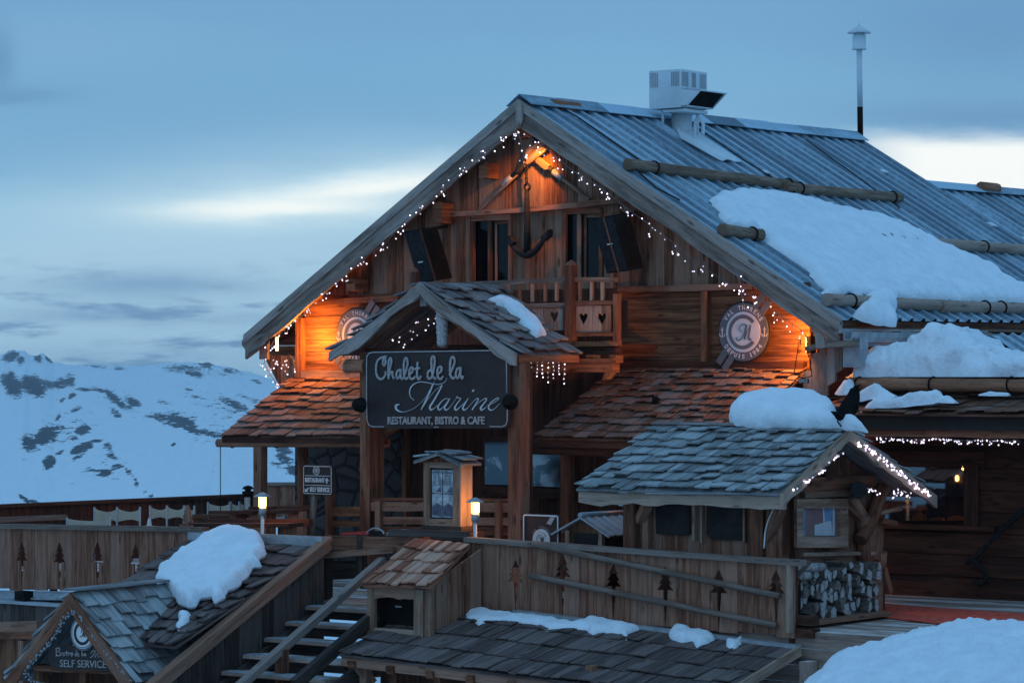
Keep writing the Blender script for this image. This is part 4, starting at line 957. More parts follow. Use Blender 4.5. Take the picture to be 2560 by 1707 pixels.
# emblem board on the terrace
t_, a, ww, hh, q = framed_sign('emblem_board', 'dark board with white border and round emblem standing behind the fence rail', -5.2, 1307, 1283, 1398, 1385)
mb = MB(); mb.tube(q, .011, 5); build(mb, 'border_line', M['white'], t_)
c_ = a + UD * (ww * .52) + ZD * (hh * .38) - VD * .003; mb = MB(); r = .145; ring(mb, c_, UD, ZD, nF, r * .9, r * 1.05); ring(mb, c_, UD, ZD, nF, r * .55, r * .68, 38, 322, d=.012); disc(mb, c_, UD, ZD, nF, r * .88, 0, .006)
build(mb, 'emblem', M['white'], t_); mb = MB(); ring(mb, c_, UD, ZD, nF, r * .56, r * .72, 38, 322, d=.008, th=.006)
for pts, w_ in MS: ribbon(mb, smooth_path([c_ + UD * (x * .5 * r + .06 * r) + ZD * (y * .5 * r) - VD * .012 for x, y in pts], 4), w_ * r, nF, .006)
build(mb, 'emblem_letters', M['sign'], t_)
mb = MB()
for k, ch in enumerate('VAL THORENS'):
    if ch == ' ': continue
    an = math.radians(148 - k * 11.6); put_text(mb, ch, c_ + UD * (math.cos(an) * r * 1.24) + ZD * (math.sin(an) * r * 1.24), UD, ZD, nF, r * .14, r * .2, .006, .01, an - math.pi / 2, True)
build(mb, 'ring_lettering', M['offw'], t_)
mb = MB(); mb.prism([H(*q_, -5.21) for q_ in ((1366, 1308), (1376, 1292), (1388, 1292), (1377, 1312))], VD * .004); build(mb, 'diagonal_bars', M['offw'], t_)
# little plate at the corner
mb = MB(); t_ = thing('name_plate', 'tiny blue and white plate hanging at the right chalet corner', 'sign', H(2008, 955, -.9)); mb.prism([H(*q_, -.9) for q_ in ((1996, 946), (2021, 946), (2021, 958), (1996, 958))], VD * .02); build(mb, 'plate', M['sign'], t_)
mb = MB(); put_text(mb, 'ESPACE', H(1998, 956.5, -.903), UD, ZD, nF, .15, .055, .004); build(mb, 'lettering', M['white'], t_)
mb = MB(); mb.tube([H(1985, 935, -.9), H(1992, 890, -.9), H(1996, 860, -.9), H(2002, 850, -.9), H(2000, 866, -.9)], .008, 5); mb.tube([H(2030, 940, -.9), H(2025, 900, -.9), H(2017, 878, -.9), H(2012, 868, -.9), H(2022, 872, -.9)], .008, 5); mb.tube([H(1985, 935, -.9), H(2008, 945, -.9), H(2030, 940, -.9)], .008, 5)
for x, y in ((1998, 853), (1998, 880), (2020, 858), (2024, 886)):
    c0 = H(x, y, -.9); mb.tube([c0 + UD * (.035 * math.cos(a_ * .7)) * (1 - a_ / 12) + ZD * (.035 * math.sin(a_ * .7)) * (1 - a_ / 12) for a_ in range(10)], .007, 4)
build(mb, 'scroll_bracket', M['iron'], t_)
# ================================================================ THINGS ON THE GABLE
t_ = thing('anchor', 'black iron anchor hanging on a chain between the two gable windows', 'anchor', H(1316, 640, -.2)); CA = -.2
mb = MB(); mb.tube([H(1317, 476, CA), H(1318, 560, CA), H(1318, 636, CA)], [.042, .05, .065], 8); build(mb, 'shank', M['iron'], t_)
mb = MB(); P = smooth_path([H(x, y, CA) for x, y in ((1269, 590), (1279, 611), (1297, 629), (1317, 637), (1337, 628), (1356, 604), (1371, 578))], 5); mb.tube(P, [.02 + .045 * math.sin(math.pi * k / (len(P) - 1)) for k in range(len(P))], 8); build(mb, 'arms', M['iron'], t_)
for tri in (((1268, 588), (1285, 606), (1272, 614), (1266, 600)), ((1372, 573), (1371, 590), (1358, 602), (1350, 594))):
    mb = MB(); mb.prism([H(*q_, CA - .06) for q_ in tri], VD * .12); build(mb, 'fluke', M['iron'], t_)
mb = MB(); c0 = H(1318, 468, CA); mb.tube([c0 + UD * (.055 * math.cos(k * .5236)) + ZD * (.055 * math.sin(k * .5236)) for k in range(13)], .02, 6, caps=False); build(mb, 'ring', M['iron'], t_)
mb = MB()
for k in range(10):
    c0 = H(1316, 458 - k * 7.5, CA); sd = UD if k % 2 else VD
    mb.tube([c0 + sd * (.025 * math.cos(q * .785)) + ZD * (.04 * math.sin(q * .785)) for q in range(9)], .009, 5, caps=False)
build(mb, 'chain', M['iron'], t_)
def oar(label, P, c_):
    t_ = thing('crossed_oar', label, 'oar', H(*P['s1'], c_)); mb = MB(); mb.prism([H(x, y, c_) for x, y in P['blade']], VD * -.05, (H(*P['s0'], c_) - H(*P['s1'], c_)).normalized()); build(mb, 'blade', M['light'], t_)
    mb = MB(); mb.tube([H(*P['s0'], c_), H(*P['s1'], c_)], [.032, .038], 8); build(mb, 'shaft', M['light'], t_)
    mb = MB(); mb.tube([H(*P['m0'], c_), H(*P['m1'], c_)], .05, 8); build(mb, 'dark_sleeve', M['iron'], t_); mb = MB(); mb.tube([H(*P['b0'], c_), H(*P['b1'], c_)], .056, 8); build(mb, 'metal_band', M['gmetal'], t_)
oar('crossed wooden oar pointing down left on the gable, its wide blade in the orange light', dict(blade=((1322, 372), (1332, 365), (1348, 360), (1371, 375), (1325, 412), (1312, 408)), s0=(1320, 408), s1=(1200, 524), m0=(1312, 416), m1=(1282, 440), b0=(1280, 442), b1=(1258, 463)), -.16)
oar('crossed wooden oar pointing down right on the gable with a grey metal band', dict(blade=((1340, 402), (1352, 394), (1378, 414), (1374, 424), (1364, 425)), s0=(1372, 420), s1=(1474, 499), m0=(1374, 421), m1=(1383, 428), b0=(1384, 429), b1=(1406, 447)), -.12)
def speaker(label, quad, c0, tilt, strip, dash):
    t_ = thing('loudspeaker', label, 'loudspeaker', H(*quad[3], c0)); P = [H(x, y, c0 - (tilt if i < 2 else 0)) for i, (x, y) in enumerate(quad)]
    mb = MB(); mb.prism(P, VD * .42 + ZD * .06); b_ = build(mb, 'cabinet', M['black'], t_); f = quadf(P[3], P[2], P[1], P[0]); nn = (P[1] - P[0]).cross(P[3] - P[0]).normalized(); nn = nn if nn.dot(VD) < 0 else -nn
    for s0, s1 in (((.04, strip - .05), (strip + .05, .96)) if strip < .9 else ((.05, .92),)):
        mb = MB(); mb.prism([f(s0, .03) + nn * .004, f(s1, .03) + nn * .004, f(s1, .97) + nn * .004, f(s0, .97) + nn * .004], nn * .012); build(mb, 'grille', M['iron'], t_)
    mb = MB(); c_ = f(*dash); g = (f(1, .5) - f(0, .5)).normalized(); mb.prism([c_ + nn * .018 - g * .05, c_ + nn * .018 + g * .05, c_ + nn * .018 + g * .05 + ZD * .02, c_ + nn * .018 - g * .05 + ZD * .02], nn * .004); build(mb, 'badge', M['white'], t_)
    mb = MB(); mb.prism([f(strip - .025, .01) + nn * .005, f(strip + .025, .01) + nn * .005, f(strip + .025, .99) + nn * .005, f(strip - .025, .99) + nn * .005], nn * .02); build(mb, 'edge_strip', M['beam'], t_)
    mb = MB(); mb.beam(f(.5, 1.0) + VD * .3, f(.5, 1.0) + VD * .9 + ZD * .1, .1, .05); build(mb, 'bracket', M['iron'], t_)
speaker('tall black loudspeaker tilted down on the left of the gable', ((1010, 579), (1053, 572), (1092, 702), (1047, 708)), -.75, .2, .97, (.45, .38))
speaker('tall black loudspeaker tilted down on the right of the gable', ((1479, 547), (1535, 537), (1572, 677), (1518, 684)), -.75, .2, .55, (.5, .5))
# floodlights
def flood(label, x, y, c_, aim, power, w_=.11, h_=.26, lamp=None, cone=0):
    p = H(x, y, c_); t_ = thing('floodlight', label, 'floodlight', p); ax = (aim - p); ax.z = 0; ax = ax.normalized(); sd = ax.cross(ZD)
    mb = MB(); mb.box(p - ax * .12 - sd * w_ - ZD * h_ / 2, ax * .1, sd * 2 * w_, ZD * h_); build(mb, 'housing', M['black'], t_)
    mb = MB(); mb.box(p - ax * .018 - sd * w_ * .85 - ZD * h_ * .45, ax * .012, sd * 1.7 * w_, ZD * h_ * .9); build(mb, 'glass', M['flood'], t_)
    br = -.35 if 'booth' in label else .25
    mb = MB(); mb.tube([p - ax * .1, p - ax * .1 + ZD * br], .015, 5); build(mb, 'bracket', M['black'], t_)
    q = lamp if lamp is not None else p + ax * .06
    if cone: spot('flood_lamp', q, aim, (1.0, .345, .04), power, t_, cone, .8, .05)
    else: point('flood_lamp', q, (1.0, .345, .04), power, t_, .07)
    return t_
FL1 = flood('bright floodlight under the left eave lighting the wall orange', 694, 860, -.42, H(850, 865, 0), 95, .06, lamp=H(778, 850, -.34))
FL2 = flood('floodlight hidden behind the right bargeboard lighting the emblem wall', 2020, 862, -.3, H(1890, 880, 0), 92, .06, lamp=H(2002, 852, -.34))
FL4 = flood('added unseen floodlight behind the booth ridge aimed up at the balcony', 1720, 1080, -3.7, H(1474, 840, -1.1), 330, .05, .12, cone=32)  # added lamp, out of sight, put in to light the balcony
FL3 = flood('small floodlight under the gable peak lighting the oars', 1338, 350, -.36, H(1334, 480, 0), 135, .05, .08, cone=92, lamp=H(1352, 362, -.50))
# ================================================================ ROOF EQUIPMENT
vp = hit(1704, 330, RP[0], nR); uV, vV = uu(vp), vv(vp)
t_ = thing('roof_ventilator', 'white boxy rooftop ventilation unit on a round duct near the ridge', 'ventilator', vp)
fx = lambda x, y, c: H(x, y, vV + c)
mb = MB(); mb.lathe(fx(1704, 345, 0), [(.18, 0), (.18, (fx(1704, 275, 0) - fx(1704, 345, 0)).z)], 20); build(mb, 'duct', M['wmetal'], t_)
k0 = fx(1640, 262, -.5); bl = fx(1623, 273, -.5)
za, zm, zb3 = fx(1630, 273, -.5).z, fx(1630, 228, -.5).z, fx(1630, 178, -.5).z
wU = uu(fx(1702, 250, -.5)) - uu(fx(1623, 250, -.5)); o_ = W(uu(fx(1623, 250, -.5)), vV - .5, za)
bw = 1.05; dv = (1767 - 1702) / (.602 * (7500 / 57)) 
mb = MB(); mb.box(o_, UD * wU, VD * dv, ZD * (zb3 - za)); bx_ = build(mb, 'housing', M['wmetal'], t_)
Hh = zb3 - za
for (fr, nrm_, L_, bands) in ((lambda s, z: o_ + UD * s + ZD * z, -VD, wU, ((.03, .30), (.70, .97))), (lambda s, z: o_ + UD * wU + VD * s + ZD * z, UD, dv, ((.04, .30), (.42, .58), (.72, .97)))):
    for (b0, b1) in bands:
        mb = MB(); n_ = 5
        for k in range(n_): mb.box(fr(L_ * (b0 + (b1 - b0) * k / n_), Hh * .56), (fr(1, 0) - fr(0, 0)) * (L_ * (b1 - b0) / n_ * .55), ZD * (Hh * .38), nrm_ * .006, ZD)
        build(mb, 'louvre', M['gmetal'], bx_)
mb = MB(); a0 = o_ + UD * wU + ZD * (Hh * .50); z_ = -ZD * (Hh * .48)
hood = [a0, a0 + UD * .42 - ZD * .05, a0 + UD * .12 + z_, a0 + z_]
mb.prism([hood[0], hood[1], hood[1] - ZD * .02, hood[0] - ZD * .02], VD * dv); mb.prism(hood, VD * .02); mb.prism([p + VD * (dv - .02) for p in hood], VD * .02); mb.prism([hood[3], hood[2], hood[2] + ZD * .02, hood[3] + ZD * .02], VD * dv)
build(mb, 'hood', M['wmetal'], t_); mb = MB(); mb.prism([hood[1] - UD * .05, hood[2] - UD * .02, hood[2] - UD * .02 + VD * dv, hood[1] - UD * .05 + VD * dv], UD * -.01); build(mb, 'hood_grille', M['black'], t_)
mb = MB(); mb.box(o_ + UD * .25 - ZD * .07 + VD * .05, UD * (wU - .2), VD * (dv - .1), ZD * .05); build(mb, 'base_plate', M['wmetal'], t_)
for x, yb in ((1657, 316), (1744, 350)):
    mb = MB(); p = hit(x, yb, RP[0], nR); mb.tube([p, V((p.x, p.y, za))], .025, 6); build(mb, 'leg', M['wmetal'], t_)
mb = MB(); p = hit(1738, 325, RP[0] + nR * .2, nR); mb.tube(smooth_path([p - ZD * .2, p + ZD * .1, p + UD * .07 + ZD * .2, p + UD * .16 + ZD * .1, p + UD * .16 - ZD * .1], 4), .03, 6); build(mb, 'vent_pipe', M['wmetal'], t_)
cp = HU(2151, 352, uA + .05); c0 = vv(cp); hx = lambda x, y: H(x, y, c0)
t_ = thing('flue_pipe', 'tall thin white chimney flue with a conical hat, black lower section', 'chimney', hx(2151, 352))
mb = MB(); mb.tube([hx(2151, 352), hx(2150, 268)], .057, 10); build(mb, 'lower_pipe', M['black'], t_)
mb = MB(); mb.tube([hx(2150, 268), hx(2148, 122)], .055, 10); build(mb, 'upper_pipe', M['wmetal'], t_)
mb = MB(); b0 = hx(2148, 125); hh_ = (hx(2148, 86) - b0).z; mb.lathe(b0, [(.06, 0), (.14, .0), (.14, .03), (.13, .04), (.13, hh_ * .85), (.10, hh_), (.05, hh_ + .02)], 16); build(mb, 'cowl', M['wmetal'], t_)
mb = MB(); b0 = hx(2148, 84); mb.lathe(b0, [(.23, 0), (.235, .01), (.10, .1), (.02, .155), (.015, .19), (.003, .2)], 20); build(mb, 'hat', M['wmetal'], t_)
# ================================================================ RIGHT ANNEX
CW, CE = .75, -.75        # annex wall plane, annex eave plane
zE = H(2400, 1062, CE).z; ux0 = uu(H(2060, 1060, CE)); ux1 = ux0 + 9.5
annex = thing('side_annex', 'low dark log annex on the right with a snowy shingle roof and wide window', 'building', W(ux0 + 3, CW, -3.45))
uw0 = uu(H(2115, 1200, CW)); ww_ = win(2160, 1160, 2414, 1306, CW)
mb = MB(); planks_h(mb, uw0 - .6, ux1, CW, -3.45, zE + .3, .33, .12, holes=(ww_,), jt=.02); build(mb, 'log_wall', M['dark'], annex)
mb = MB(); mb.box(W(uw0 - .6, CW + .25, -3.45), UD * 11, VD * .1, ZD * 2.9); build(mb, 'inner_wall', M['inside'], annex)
a, b, z0, z1 = ww_; fr = MB()
fr.box(W(b, CW - .06, z0 - .1), UD * .25, VD * .12, ZD * (z1 - z0 + .3), ZD); fr.box(W(a - .1, CW - .07, z1), UD * (b - a + .45), VD * .13, ZD * .22, UD); fr.box(W(a - .2, CW - .14, z0 - .12), UD * (b - a + .75), VD * .2, ZD * .075, UD)
um = uu(H(2272, 1300, CW)); 
f = build(fr, 'window', M['dark'], annex)
def halfglass():
    m, t, b_ = mat_new('window_glass'); b_.inputs['Base Color'].default_value = (.02, .02, .025, 1); b_.inputs['Roughness'].default_value = .03
    b_.inputs['Specular IOR Level'].default_value = 1.0; b_.inputs['IOR'].default_value = 2.2
    tr = t.node('ShaderNodeBsdfTransparent'); mx = t.node('ShaderNodeMixShader'); mx.inputs[0].default_value = .45
    o_ = t.n['Material Output']; t.l.new(tr.outputs[0], mx.inputs[1]); t.l.new(b_.outputs[0], mx.inputs[2]); t.l.new(mx.outputs[0], o_.inputs[0]); return m
M['wglass'] = halfglass()
mb = MB(); mb.box(W(a, CW + .02, z0), UD * (b - a), VD * .01, ZD * (z1 - z0)); build(mb, 'pane', M['wglass'], f)
# upper half: sheet painted as the reflected blue sky ; seats inside lit by a lamp
mb = MB(); za_ = H(2350, 1240, CW).z; mb.box(W(um, CW + .06, za_), UD * (b - um), VD * .01, ZD * (z1 - za_ - .02)); build(mb, 'sky_reflection', plain('painted_sky_reflection', (.16, .115, .13), .6, var=.25, sc_=3), f)
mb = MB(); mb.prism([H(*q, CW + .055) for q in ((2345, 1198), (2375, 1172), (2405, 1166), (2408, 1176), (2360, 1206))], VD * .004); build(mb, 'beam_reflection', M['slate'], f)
for (x0, x1, yt, lb) in ((2280, 2312, 1282, 'left orange seat back behind the annex window'), (2368, 2412, 1289, 'right orange seat back behind the annex window'), (2322, 2358, 1293, 'middle pale seat back behind the annex window')):
    t_ = thing('seat_back', lb, 'chair', H((x0 + x1) / 2, 1302, CW + .10), 'seat backs behind the annex window'); mb = MB(); P = [H(x0 + (x1 - x0) * k / 8, 1301, CW + .10) for k in range(9)]
    for k in range(8):
        za1, za2 = (H(x0, 1301, CW).z + (H(x0, yt, CW).z - H(x0, 1301, CW).z) * math.sin(math.pi * (.12 + .76 * (k + j) / 8)) ** .5 for j in (0, 1)); mb.prism([P[k], P[k + 1], V((P[k + 1].x, P[k + 1].y, za2)), V((P[k].x, P[k].y, za1))], VD * .06, UD)
    build(mb, 'back', M['orange'], t_)
for x, y, lb in ((2393, 1196, 'reflection of a lit lamp post in the annex window, built as a glowing bulb'), (2409, 1168, 'small warm reflection at the upper right corner of the annex window, built as a glowing bulb')):
    t_ = thing('reflected_lamp', lb, 'lamp', H(x, y + 28, CW + .03)); mb = MB(); mb.lathe(H(x, y, CW + .04), [(.005, -.05), (.03, -.03), (.035, .02), (.02, .05), (.003, .055)], 10); build(mb, 'bulb', M['ember'], t_)  # glowing bulbs stand in for lamps mirrored in the pane
    mb = MB(); mb.tube([H(x, y + 8, CW + .04), H(x - 1, y + 32, CW + .04)], .012, 6); build(mb, 'stem', M['black'], t_)
point('seat_lamp', H(2380, 1275, CW + .12) - VD * .02, (1, .45, .1), .25, annex, .03)
# annex eave: boards, log, fascia, shingles
mb = MB(); mb.beam(W(ux0 + .1, CE + .05, zE + .03), W(ux1, CE + .05, zE + .03), .05, .22); build(mb, 'fascia', M['sign'], annex)
mb = MB(); mb.beam(W(ux0 + .1, CE + .22, zE - .11), W(ux1, CE + .22, zE - .115), .14, .15, wob=.08); build(mb, 'eave_log', M['logb'], annex)
mb = MB(); mb.box(W(ux0, CE + .3, zE - .14), UD * 9.5, VD * 1.3, ZD * .06, UD); build(mb, 'eave_boarding', M['dark'], annex)
mb = MB()
for x in (2283, 2446):
    p = H(x, 1104, CE + .3); mb.box(p, UD * .17, VD * 1.2, ZD * .06)
build(mb, 'rafter_end', M['beam'], annex)
e0, e1 = W(ux0 - .1, CE - .12, zE + .16), W(ux1, CE - .12, zE + .16); t0_, t1_ = W(ux0 - .1, 3.0, zE + 1.05), W(ux1, 3.0, zE + 1.05)
mb = MB(); shingles(mb, e0, e1, t1_, t0_, 9, .25, jit=.3); build(mb, 'shingle_roof', M['shing'], annex); AP = plane3(e0, e1, t0_)
mb = MB(); mb.prism([e0 - ZD * .05, t0_ - ZD * .05, V((t0_.x, t0_.y, zE)), V((e0.x, e0.y, zE))], UD * .05); build(mb, 'gable_board', M['dark'], annex)
pl = (H(2300, 966, -.2), AP[1]); zl = H(2400, 963, -.25)
mb = MB(); P0, P1 = H(2124, 960, -.25), H(2640, 965, -.25); mb.tube([P0.lerp(P1, k / 10) for k in range(11)], [.10 * U(.95, 1.05) for _ in range(11)], 12); lo = build(mb, 'snow_guard_log', M['logb'], annex)
for x in (2148, 2333, 2528):
    q = H(x, 961, -.25); mb = MB(); mb.tube([q + (ZD * math.cos(a_) + VD * math.sin(a_)) * .115 + UD * .02 * math.sin(a_) for a_ in [2 * math.pi * k / 12 for k in range(13)]], .013, 5, caps=False); build(mb, 'strap', M['black'], lo)
# iron tool leaning on the wall
t_ = thing('iron_tool', 'long rusty iron lever with a hook hanging on the dark annex wall', 'tool', H(2450, 1450, CW - .1)); c_ = CW - .12
mb = MB(); mb.beam(H(2560, 1275, c_), H(2505, 1322, c_), .06, .07); mb.beam(H(2520, 1308, c_), H(2432, 1398, c_), .05, .06); build(mb, 'bar', M['iron'], t_)
mb = MB(); mb.tube(smooth_path([H(x, y, c_) for x, y in ((2416, 1408), (2432, 1398), (2446, 1412), (2462, 1428), (2464, 1450), (2448, 1460), (2436, 1448))], 4), .035, 7); build(mb, 'hook', M['iron'], t_)
# ================================================================ ROOF SNOW
RS = RP[0] + nR * .05
snow_patch('roof_snow', 'large smooth sheet of snow lying across the metal chalet roof', [(1777, 499), (1790, 485), (1840, 478), (1910, 480), (1975, 492), (2030, 505), (2090, 522), (2150, 530), (2200, 542), (2240, 560), (2290, 583), (2335, 606), (2380, 626), (2430, 645), (2480, 672), (2520, 700), (2570, 722), (2640, 750), (2640, 775), (2560, 756), (2480, 752), (2400, 756), (2340, 750), (2280, 752), (2200, 738), (2130, 732), (2080, 744), (2058, 730), (2050, 712), (2035, 694), (2000, 662), (1960, 634), (1920, 612), (1904, 594), (1900, 575), (1860, 560), (1815, 558), (1800, 540), (1785, 520)],
           (RS, nR), .15, cell=.07, rr=.4, edge=.11, rough=.045)
snow_patch('roof_snow', 'small crumbling clump of snow below the guard log at the eave', [(2160, 742), (2205, 735), (2246, 746), (2237, 775), (2228, 795), (2240, 812), (2190, 810), (2150, 797), (2130, 786), (2152, 768)], (RS, nR), .22, cell=.05, rr=.25, edge=.05, rough=.06)
snow_patch('roof_snow', 'tiny bit of snow beside the short log high on the roof', [(1812, 560), (1840, 549), (1880, 556), (1900, 566), (1870, 570)], (RS + nR * .05, nR), .1, cell=.05, rr=.15, edge=.02)
snow_heap('snow_heap', 'big ragged heap of snow piled on the annex roof against the gutter', [(2128, 944, 940), (2150, 944, 925), (2164, 944, 905), (2178, 943, 880), (2200, 943, 868), (2250, 942, 855), (2290, 942, 850), (2306, 942, 832), (2322, 942, 812), (2340, 942, 808), (2356, 942, 816), (2380, 942, 812), (2410, 942, 820), (2424, 942, 842), (2440, 942, 868), (2480, 942, 864), (2505, 942, 880), (2540, 942, 884), (2580, 942, 878), (2640, 942, 884)], .2, .38, 1.4, noise_=.085, seg=22, step=4)
snow_heap('snow_clump', 'clump of snow on the annex eave left of the guard log', [(2090, 985, 984), (2100, 988, 968), (2115, 988, 950), (2128, 985, 945), (2134, 975, 970)], -.45, .1, .15, noise_=.03, seg=10, step=4)
snow_heap('snow_clump', 'block of snow in front of the annex log, the larger left clump', [(2138, 1006, 990), (2160, 1004, 972), (2185, 998, 958), (2205, 996, 970), (2240, 996, 990)], -.6, .1, .2, noise_=.04, seg=10, step=4)
snow_heap('snow_clump', 'long jagged ridge of snow along the annex shingle edge', [(2152, 1034, 1030), (2170, 1022, 1005), (2200, 1020, 988), (2230, 1020, 1000), (2270, 1018, 985), (2300, 1014, 976), (2340, 1010, 975), (2352, 1006, 988), (2372, 1008, 988), (2392, 1008, 1006)], -.78, .12, .25, noise_=.05, seg=10, step=4)
snow_heap('snow_clump', 'thin icy snow under the right part of the annex log', [(2448, 989, 985), (2475, 990, 978), (2520, 990, 982), (2524, 989, 986)], -.5, .06, .1, noise_=.02, seg=8, step=5)
PR = plane3(pR, pR + Dp, pA)
snow_patch('porch_snow', 'narrow curved strip of snow sliding down the entrance porch roof', [(1218, 750), (1232, 746), (1250, 747), (1275, 758), (1305, 778), (1338, 806), (1358, 830), (1365, 842), (1350, 842), (1340, 847), (1325, 832), (1305, 815), (1290, 800), (1272, 785), (1262, 768), (1240, 760)], (PR[0] + PR[1] * .06, PR[1]), .12, cell=.035, rr=.12, edge=.02, rough=.02)
# ================================================================ DECK / GROUND
ZF = -3.45
mb = MB(); 
for k in range(46):
    c0 = -5.75 + k * .16; mb.box(W(-9.2, c0, ZF - .05), UD * 26, VD * .152, ZD * .05 + ZD * U(-.003, .003), UD, R())
build(mb, 'terrace_floor', M['deck'], label=None, kind='structure')
mb = MB(); planks_h(mb, 4.2, 17, -5.78, ZF - .9, ZF - .0, .22, .05); build(mb, 'deck_edge', M['deck'], kind='structure')
mb = MB(); q = [HZ(x, y, ZF + .012) for x, y in ((2165, 1506), (2700, 1545), (2700, 1598), (2140, 1536))]; mb.prism(q, ZD * .012, UD); build(mb, 'red_carpet', M['red'], label='long worn red carpet strip lying across the terrace boards', cat='carpet')
# ================================================================ RIGHT FENCE
CF = -5.85
def fence(name, label, tx, x0, x1, yt0, yt1, yb0, yb1, CF, base, ty, rail=True):
    t_ = thing(name, label, 'fence', H((x0 + x1) / 2, yb0, CF)); U0, U1 = uu(H(x0, yt0, CF)), uu(H(x1, yt1, CF)); Z0, Z1 = H(x0, yt0, CF).z, H(x1, yt1, CF).z; B0_, B1_ = H(x0, yb0, CF).z, H(x1, yb1, CF).z
    zt = lambda u: Z0 + (Z1 - Z0) * (u - U0) / (U1 - U0); zb = lambda u: B0_ + (B1_ - B0_) * (u - U0) / (U1 - U0)
    tu = [uu(H(x, y, CF)) for x, y in zip(tx, ty)]; se = []
    for a_, b_ in zip(tu, tu[1:]): se += [a_ + (b_ - a_) * k / 3 for k in range(3)]
    se.append(tu[-1]); w_ = (tu[-1] - tu[0]) / (3 * (len(tu) - 1))
    while se[0] - w_ > U0: se.insert(0, se[0] - w_)
    if se[0] > U0 + .05: se.insert(0, U0)
    while se[-1] + w_ < U1: se.append(se[-1] + w_)
    if se[-1] < U1 - .05: se.append(U1)
    mb = MB(); planks_v(mb, U0, U1, CF, zb, zt, 1, .03, seams=se, notches=[(u_, H(x, y, CF).z, TREE, 1.0) for u_, x, y in zip(tu, tx, ty)], jz=.02, jt=.004); build(mb, 'boards', M['fence'], t_)
    mb = MB(); mb.beam(W(U0, CF + .02, zt(U0) + .03), W(U1 + .1, CF + .02, zt(U1) + .03), .17, .075, wob=.06); build(mb, 'top_rail', M['rail'], t_)
    mb = MB()
    for f_ in (.18, .8): mb.beam(W(U0, CF + .06, zb(U0) + .8 * f_ + .1), W(U1, CF + .06, zb(U1) + .8 * f_ + .1), .05, .1)
    build(mb, 'cross_rail', M['dark'], t_); 
    mb = MB()
    n_ = max(2, int((U1 - U0) / 1.6))
    for k in range(n_ + 1): u_ = U0 + .1 + (U1 - U0 - .2) * k / n_; mb.beam(W(u_, CF + .1, zb(u_) - .1), W(u_, CF + .1, zt(u_)), .09, .09, up=UD)
    build(mb, 'post', M['dark'], t_); return t_, zt, zb, U0, U1
f1 = fence('board_fence', 'weathered plank fence with pine tree cutouts right of the stairs, two grey poles across it', (1289, 1407, 1533, 1663, 1797, 1940), 1165, 1990, 1353, 1412, 1530, 1592, CF, None, (1463, 1450, 1475, 1484, 1491, 1492))
f2 = fence('board_fence', 'long plank fence with pine tree cutouts on the left below the terrace canvas chairs', (54.5, 149, 243.5, 339), -60, 500, 1318, 1328, 1472, 1478, CF, None, (1409, 1413, 1413, 1418))
for (a_, b_) in (((1332, 1360), (1950, 1489)), ((1325, 1438), (1942, 1563))):
    mb = MB(); P, Q = H(*a_, CF - .07), H(*b_, CF - .07); mb.tube([P.lerp(Q, k / 10) for k in range(11)], [.042 * U(.94, 1.06) for _ in range(11)], 8); build(mb, 'slanting_pole', M['rail'], f1[0])
    mb = MB()
    for k in (.02, .3, .62, .97): p = P.lerp(Q, k); mb.tube([p, p + VD * .08], .02, 5)
    build(mb, 'pole_bracket', M['dark'], f1[0])
mb = MB(); mb.beam(H(1976, 1412, CF - .03), H(1976, 1580, CF - .03), .14, .06, up=UD); build(mb, 'end_board', M['light'], f1[0])
mb = MB(); mb.box(H(1985, 1560, CF + .05), UD * .3, VD * .15, ZD * .12); mb.box(H(1975, 1592, CF + .0), UD * .35, VD * .2, ZD * .12); build(mb, 'foot_block', M['dark'], f1[0])
mb = MB(); 
for k in (0, 1): mb.beam(H(1985, 1446 - 0 + k * 2, CF + .2), H(2025, 1404, CF + .3), .06, .06)
build(mb, 'rail_stub', M['rail'], f1[0])
for x in (1406, 1287, 1180):
    c_ = H(x, 1462, CF + .03); mb = MB(); mb.prism([H(x - 6, 1455, CF + .04), H(x + 6, 1455, CF + .04), H(x + 6, 1466, CF + .04), H(x - 6, 1466, CF + .04)], VD * .01)
    tag(build(mb, 'red_tag', M['redp']), 'small red tag behind the %s pine cutout of the right fence' % {1406: 'third', 1287: 'second', 1180: 'first'}[x], 'tag', 'red tags behind the pine cutouts')
# far terrace fence and ledge
uL = -9.1
t_ = thing('terrace_railing', 'long dark plank railing closing the far left side of the terrace', 'fence', HU(300, 1330, uL))
a_, b_ = HU(-80, 1272, uL), HU(655, 1240, uL); mb = MB(); g = b_ - a_
for k in range(34):
    p, q = a_ + g * (k / 34), a_ + g * ((k + .97) / 34); mb.prism([p, q, V((q.x, q.y, ZF)), V((p.x, p.y, ZF))], UD * -.03, ZD, R())
build(mb, 'boards', M['dark'], t_); mb = MB(); mb.beam(a_ + ZD * .03, b_ + ZD * .03, .14, .06); build(mb, 'top_rail', M['dark'], t_)
mb = MB(); mb.beam(HU(-80, 1302, uL + .3), HU(165, 1292, uL + .3), .08, .09); build(mb, 'bench_rail', M['rail'], t_)
t_ = thing('wind_fence', 'short pale plank fence at the back of the terrace beyond the veranda post', 'fence', H(700, 1240, 4)); mb = MB()
planks_v(mb, uu(H(660, 1240, 4)), uu(H(742, 1240, 4)), 4, zat(700, 1300, 4), zat(700, 1211, 4), .14, .03); build(mb, 'boards', M['fence'], t_)
mb = MB(); hb(660, 1209, 742, 1209, .06, 4, m_=mb); build(mb, 'top_rail', M['rail'], t_)
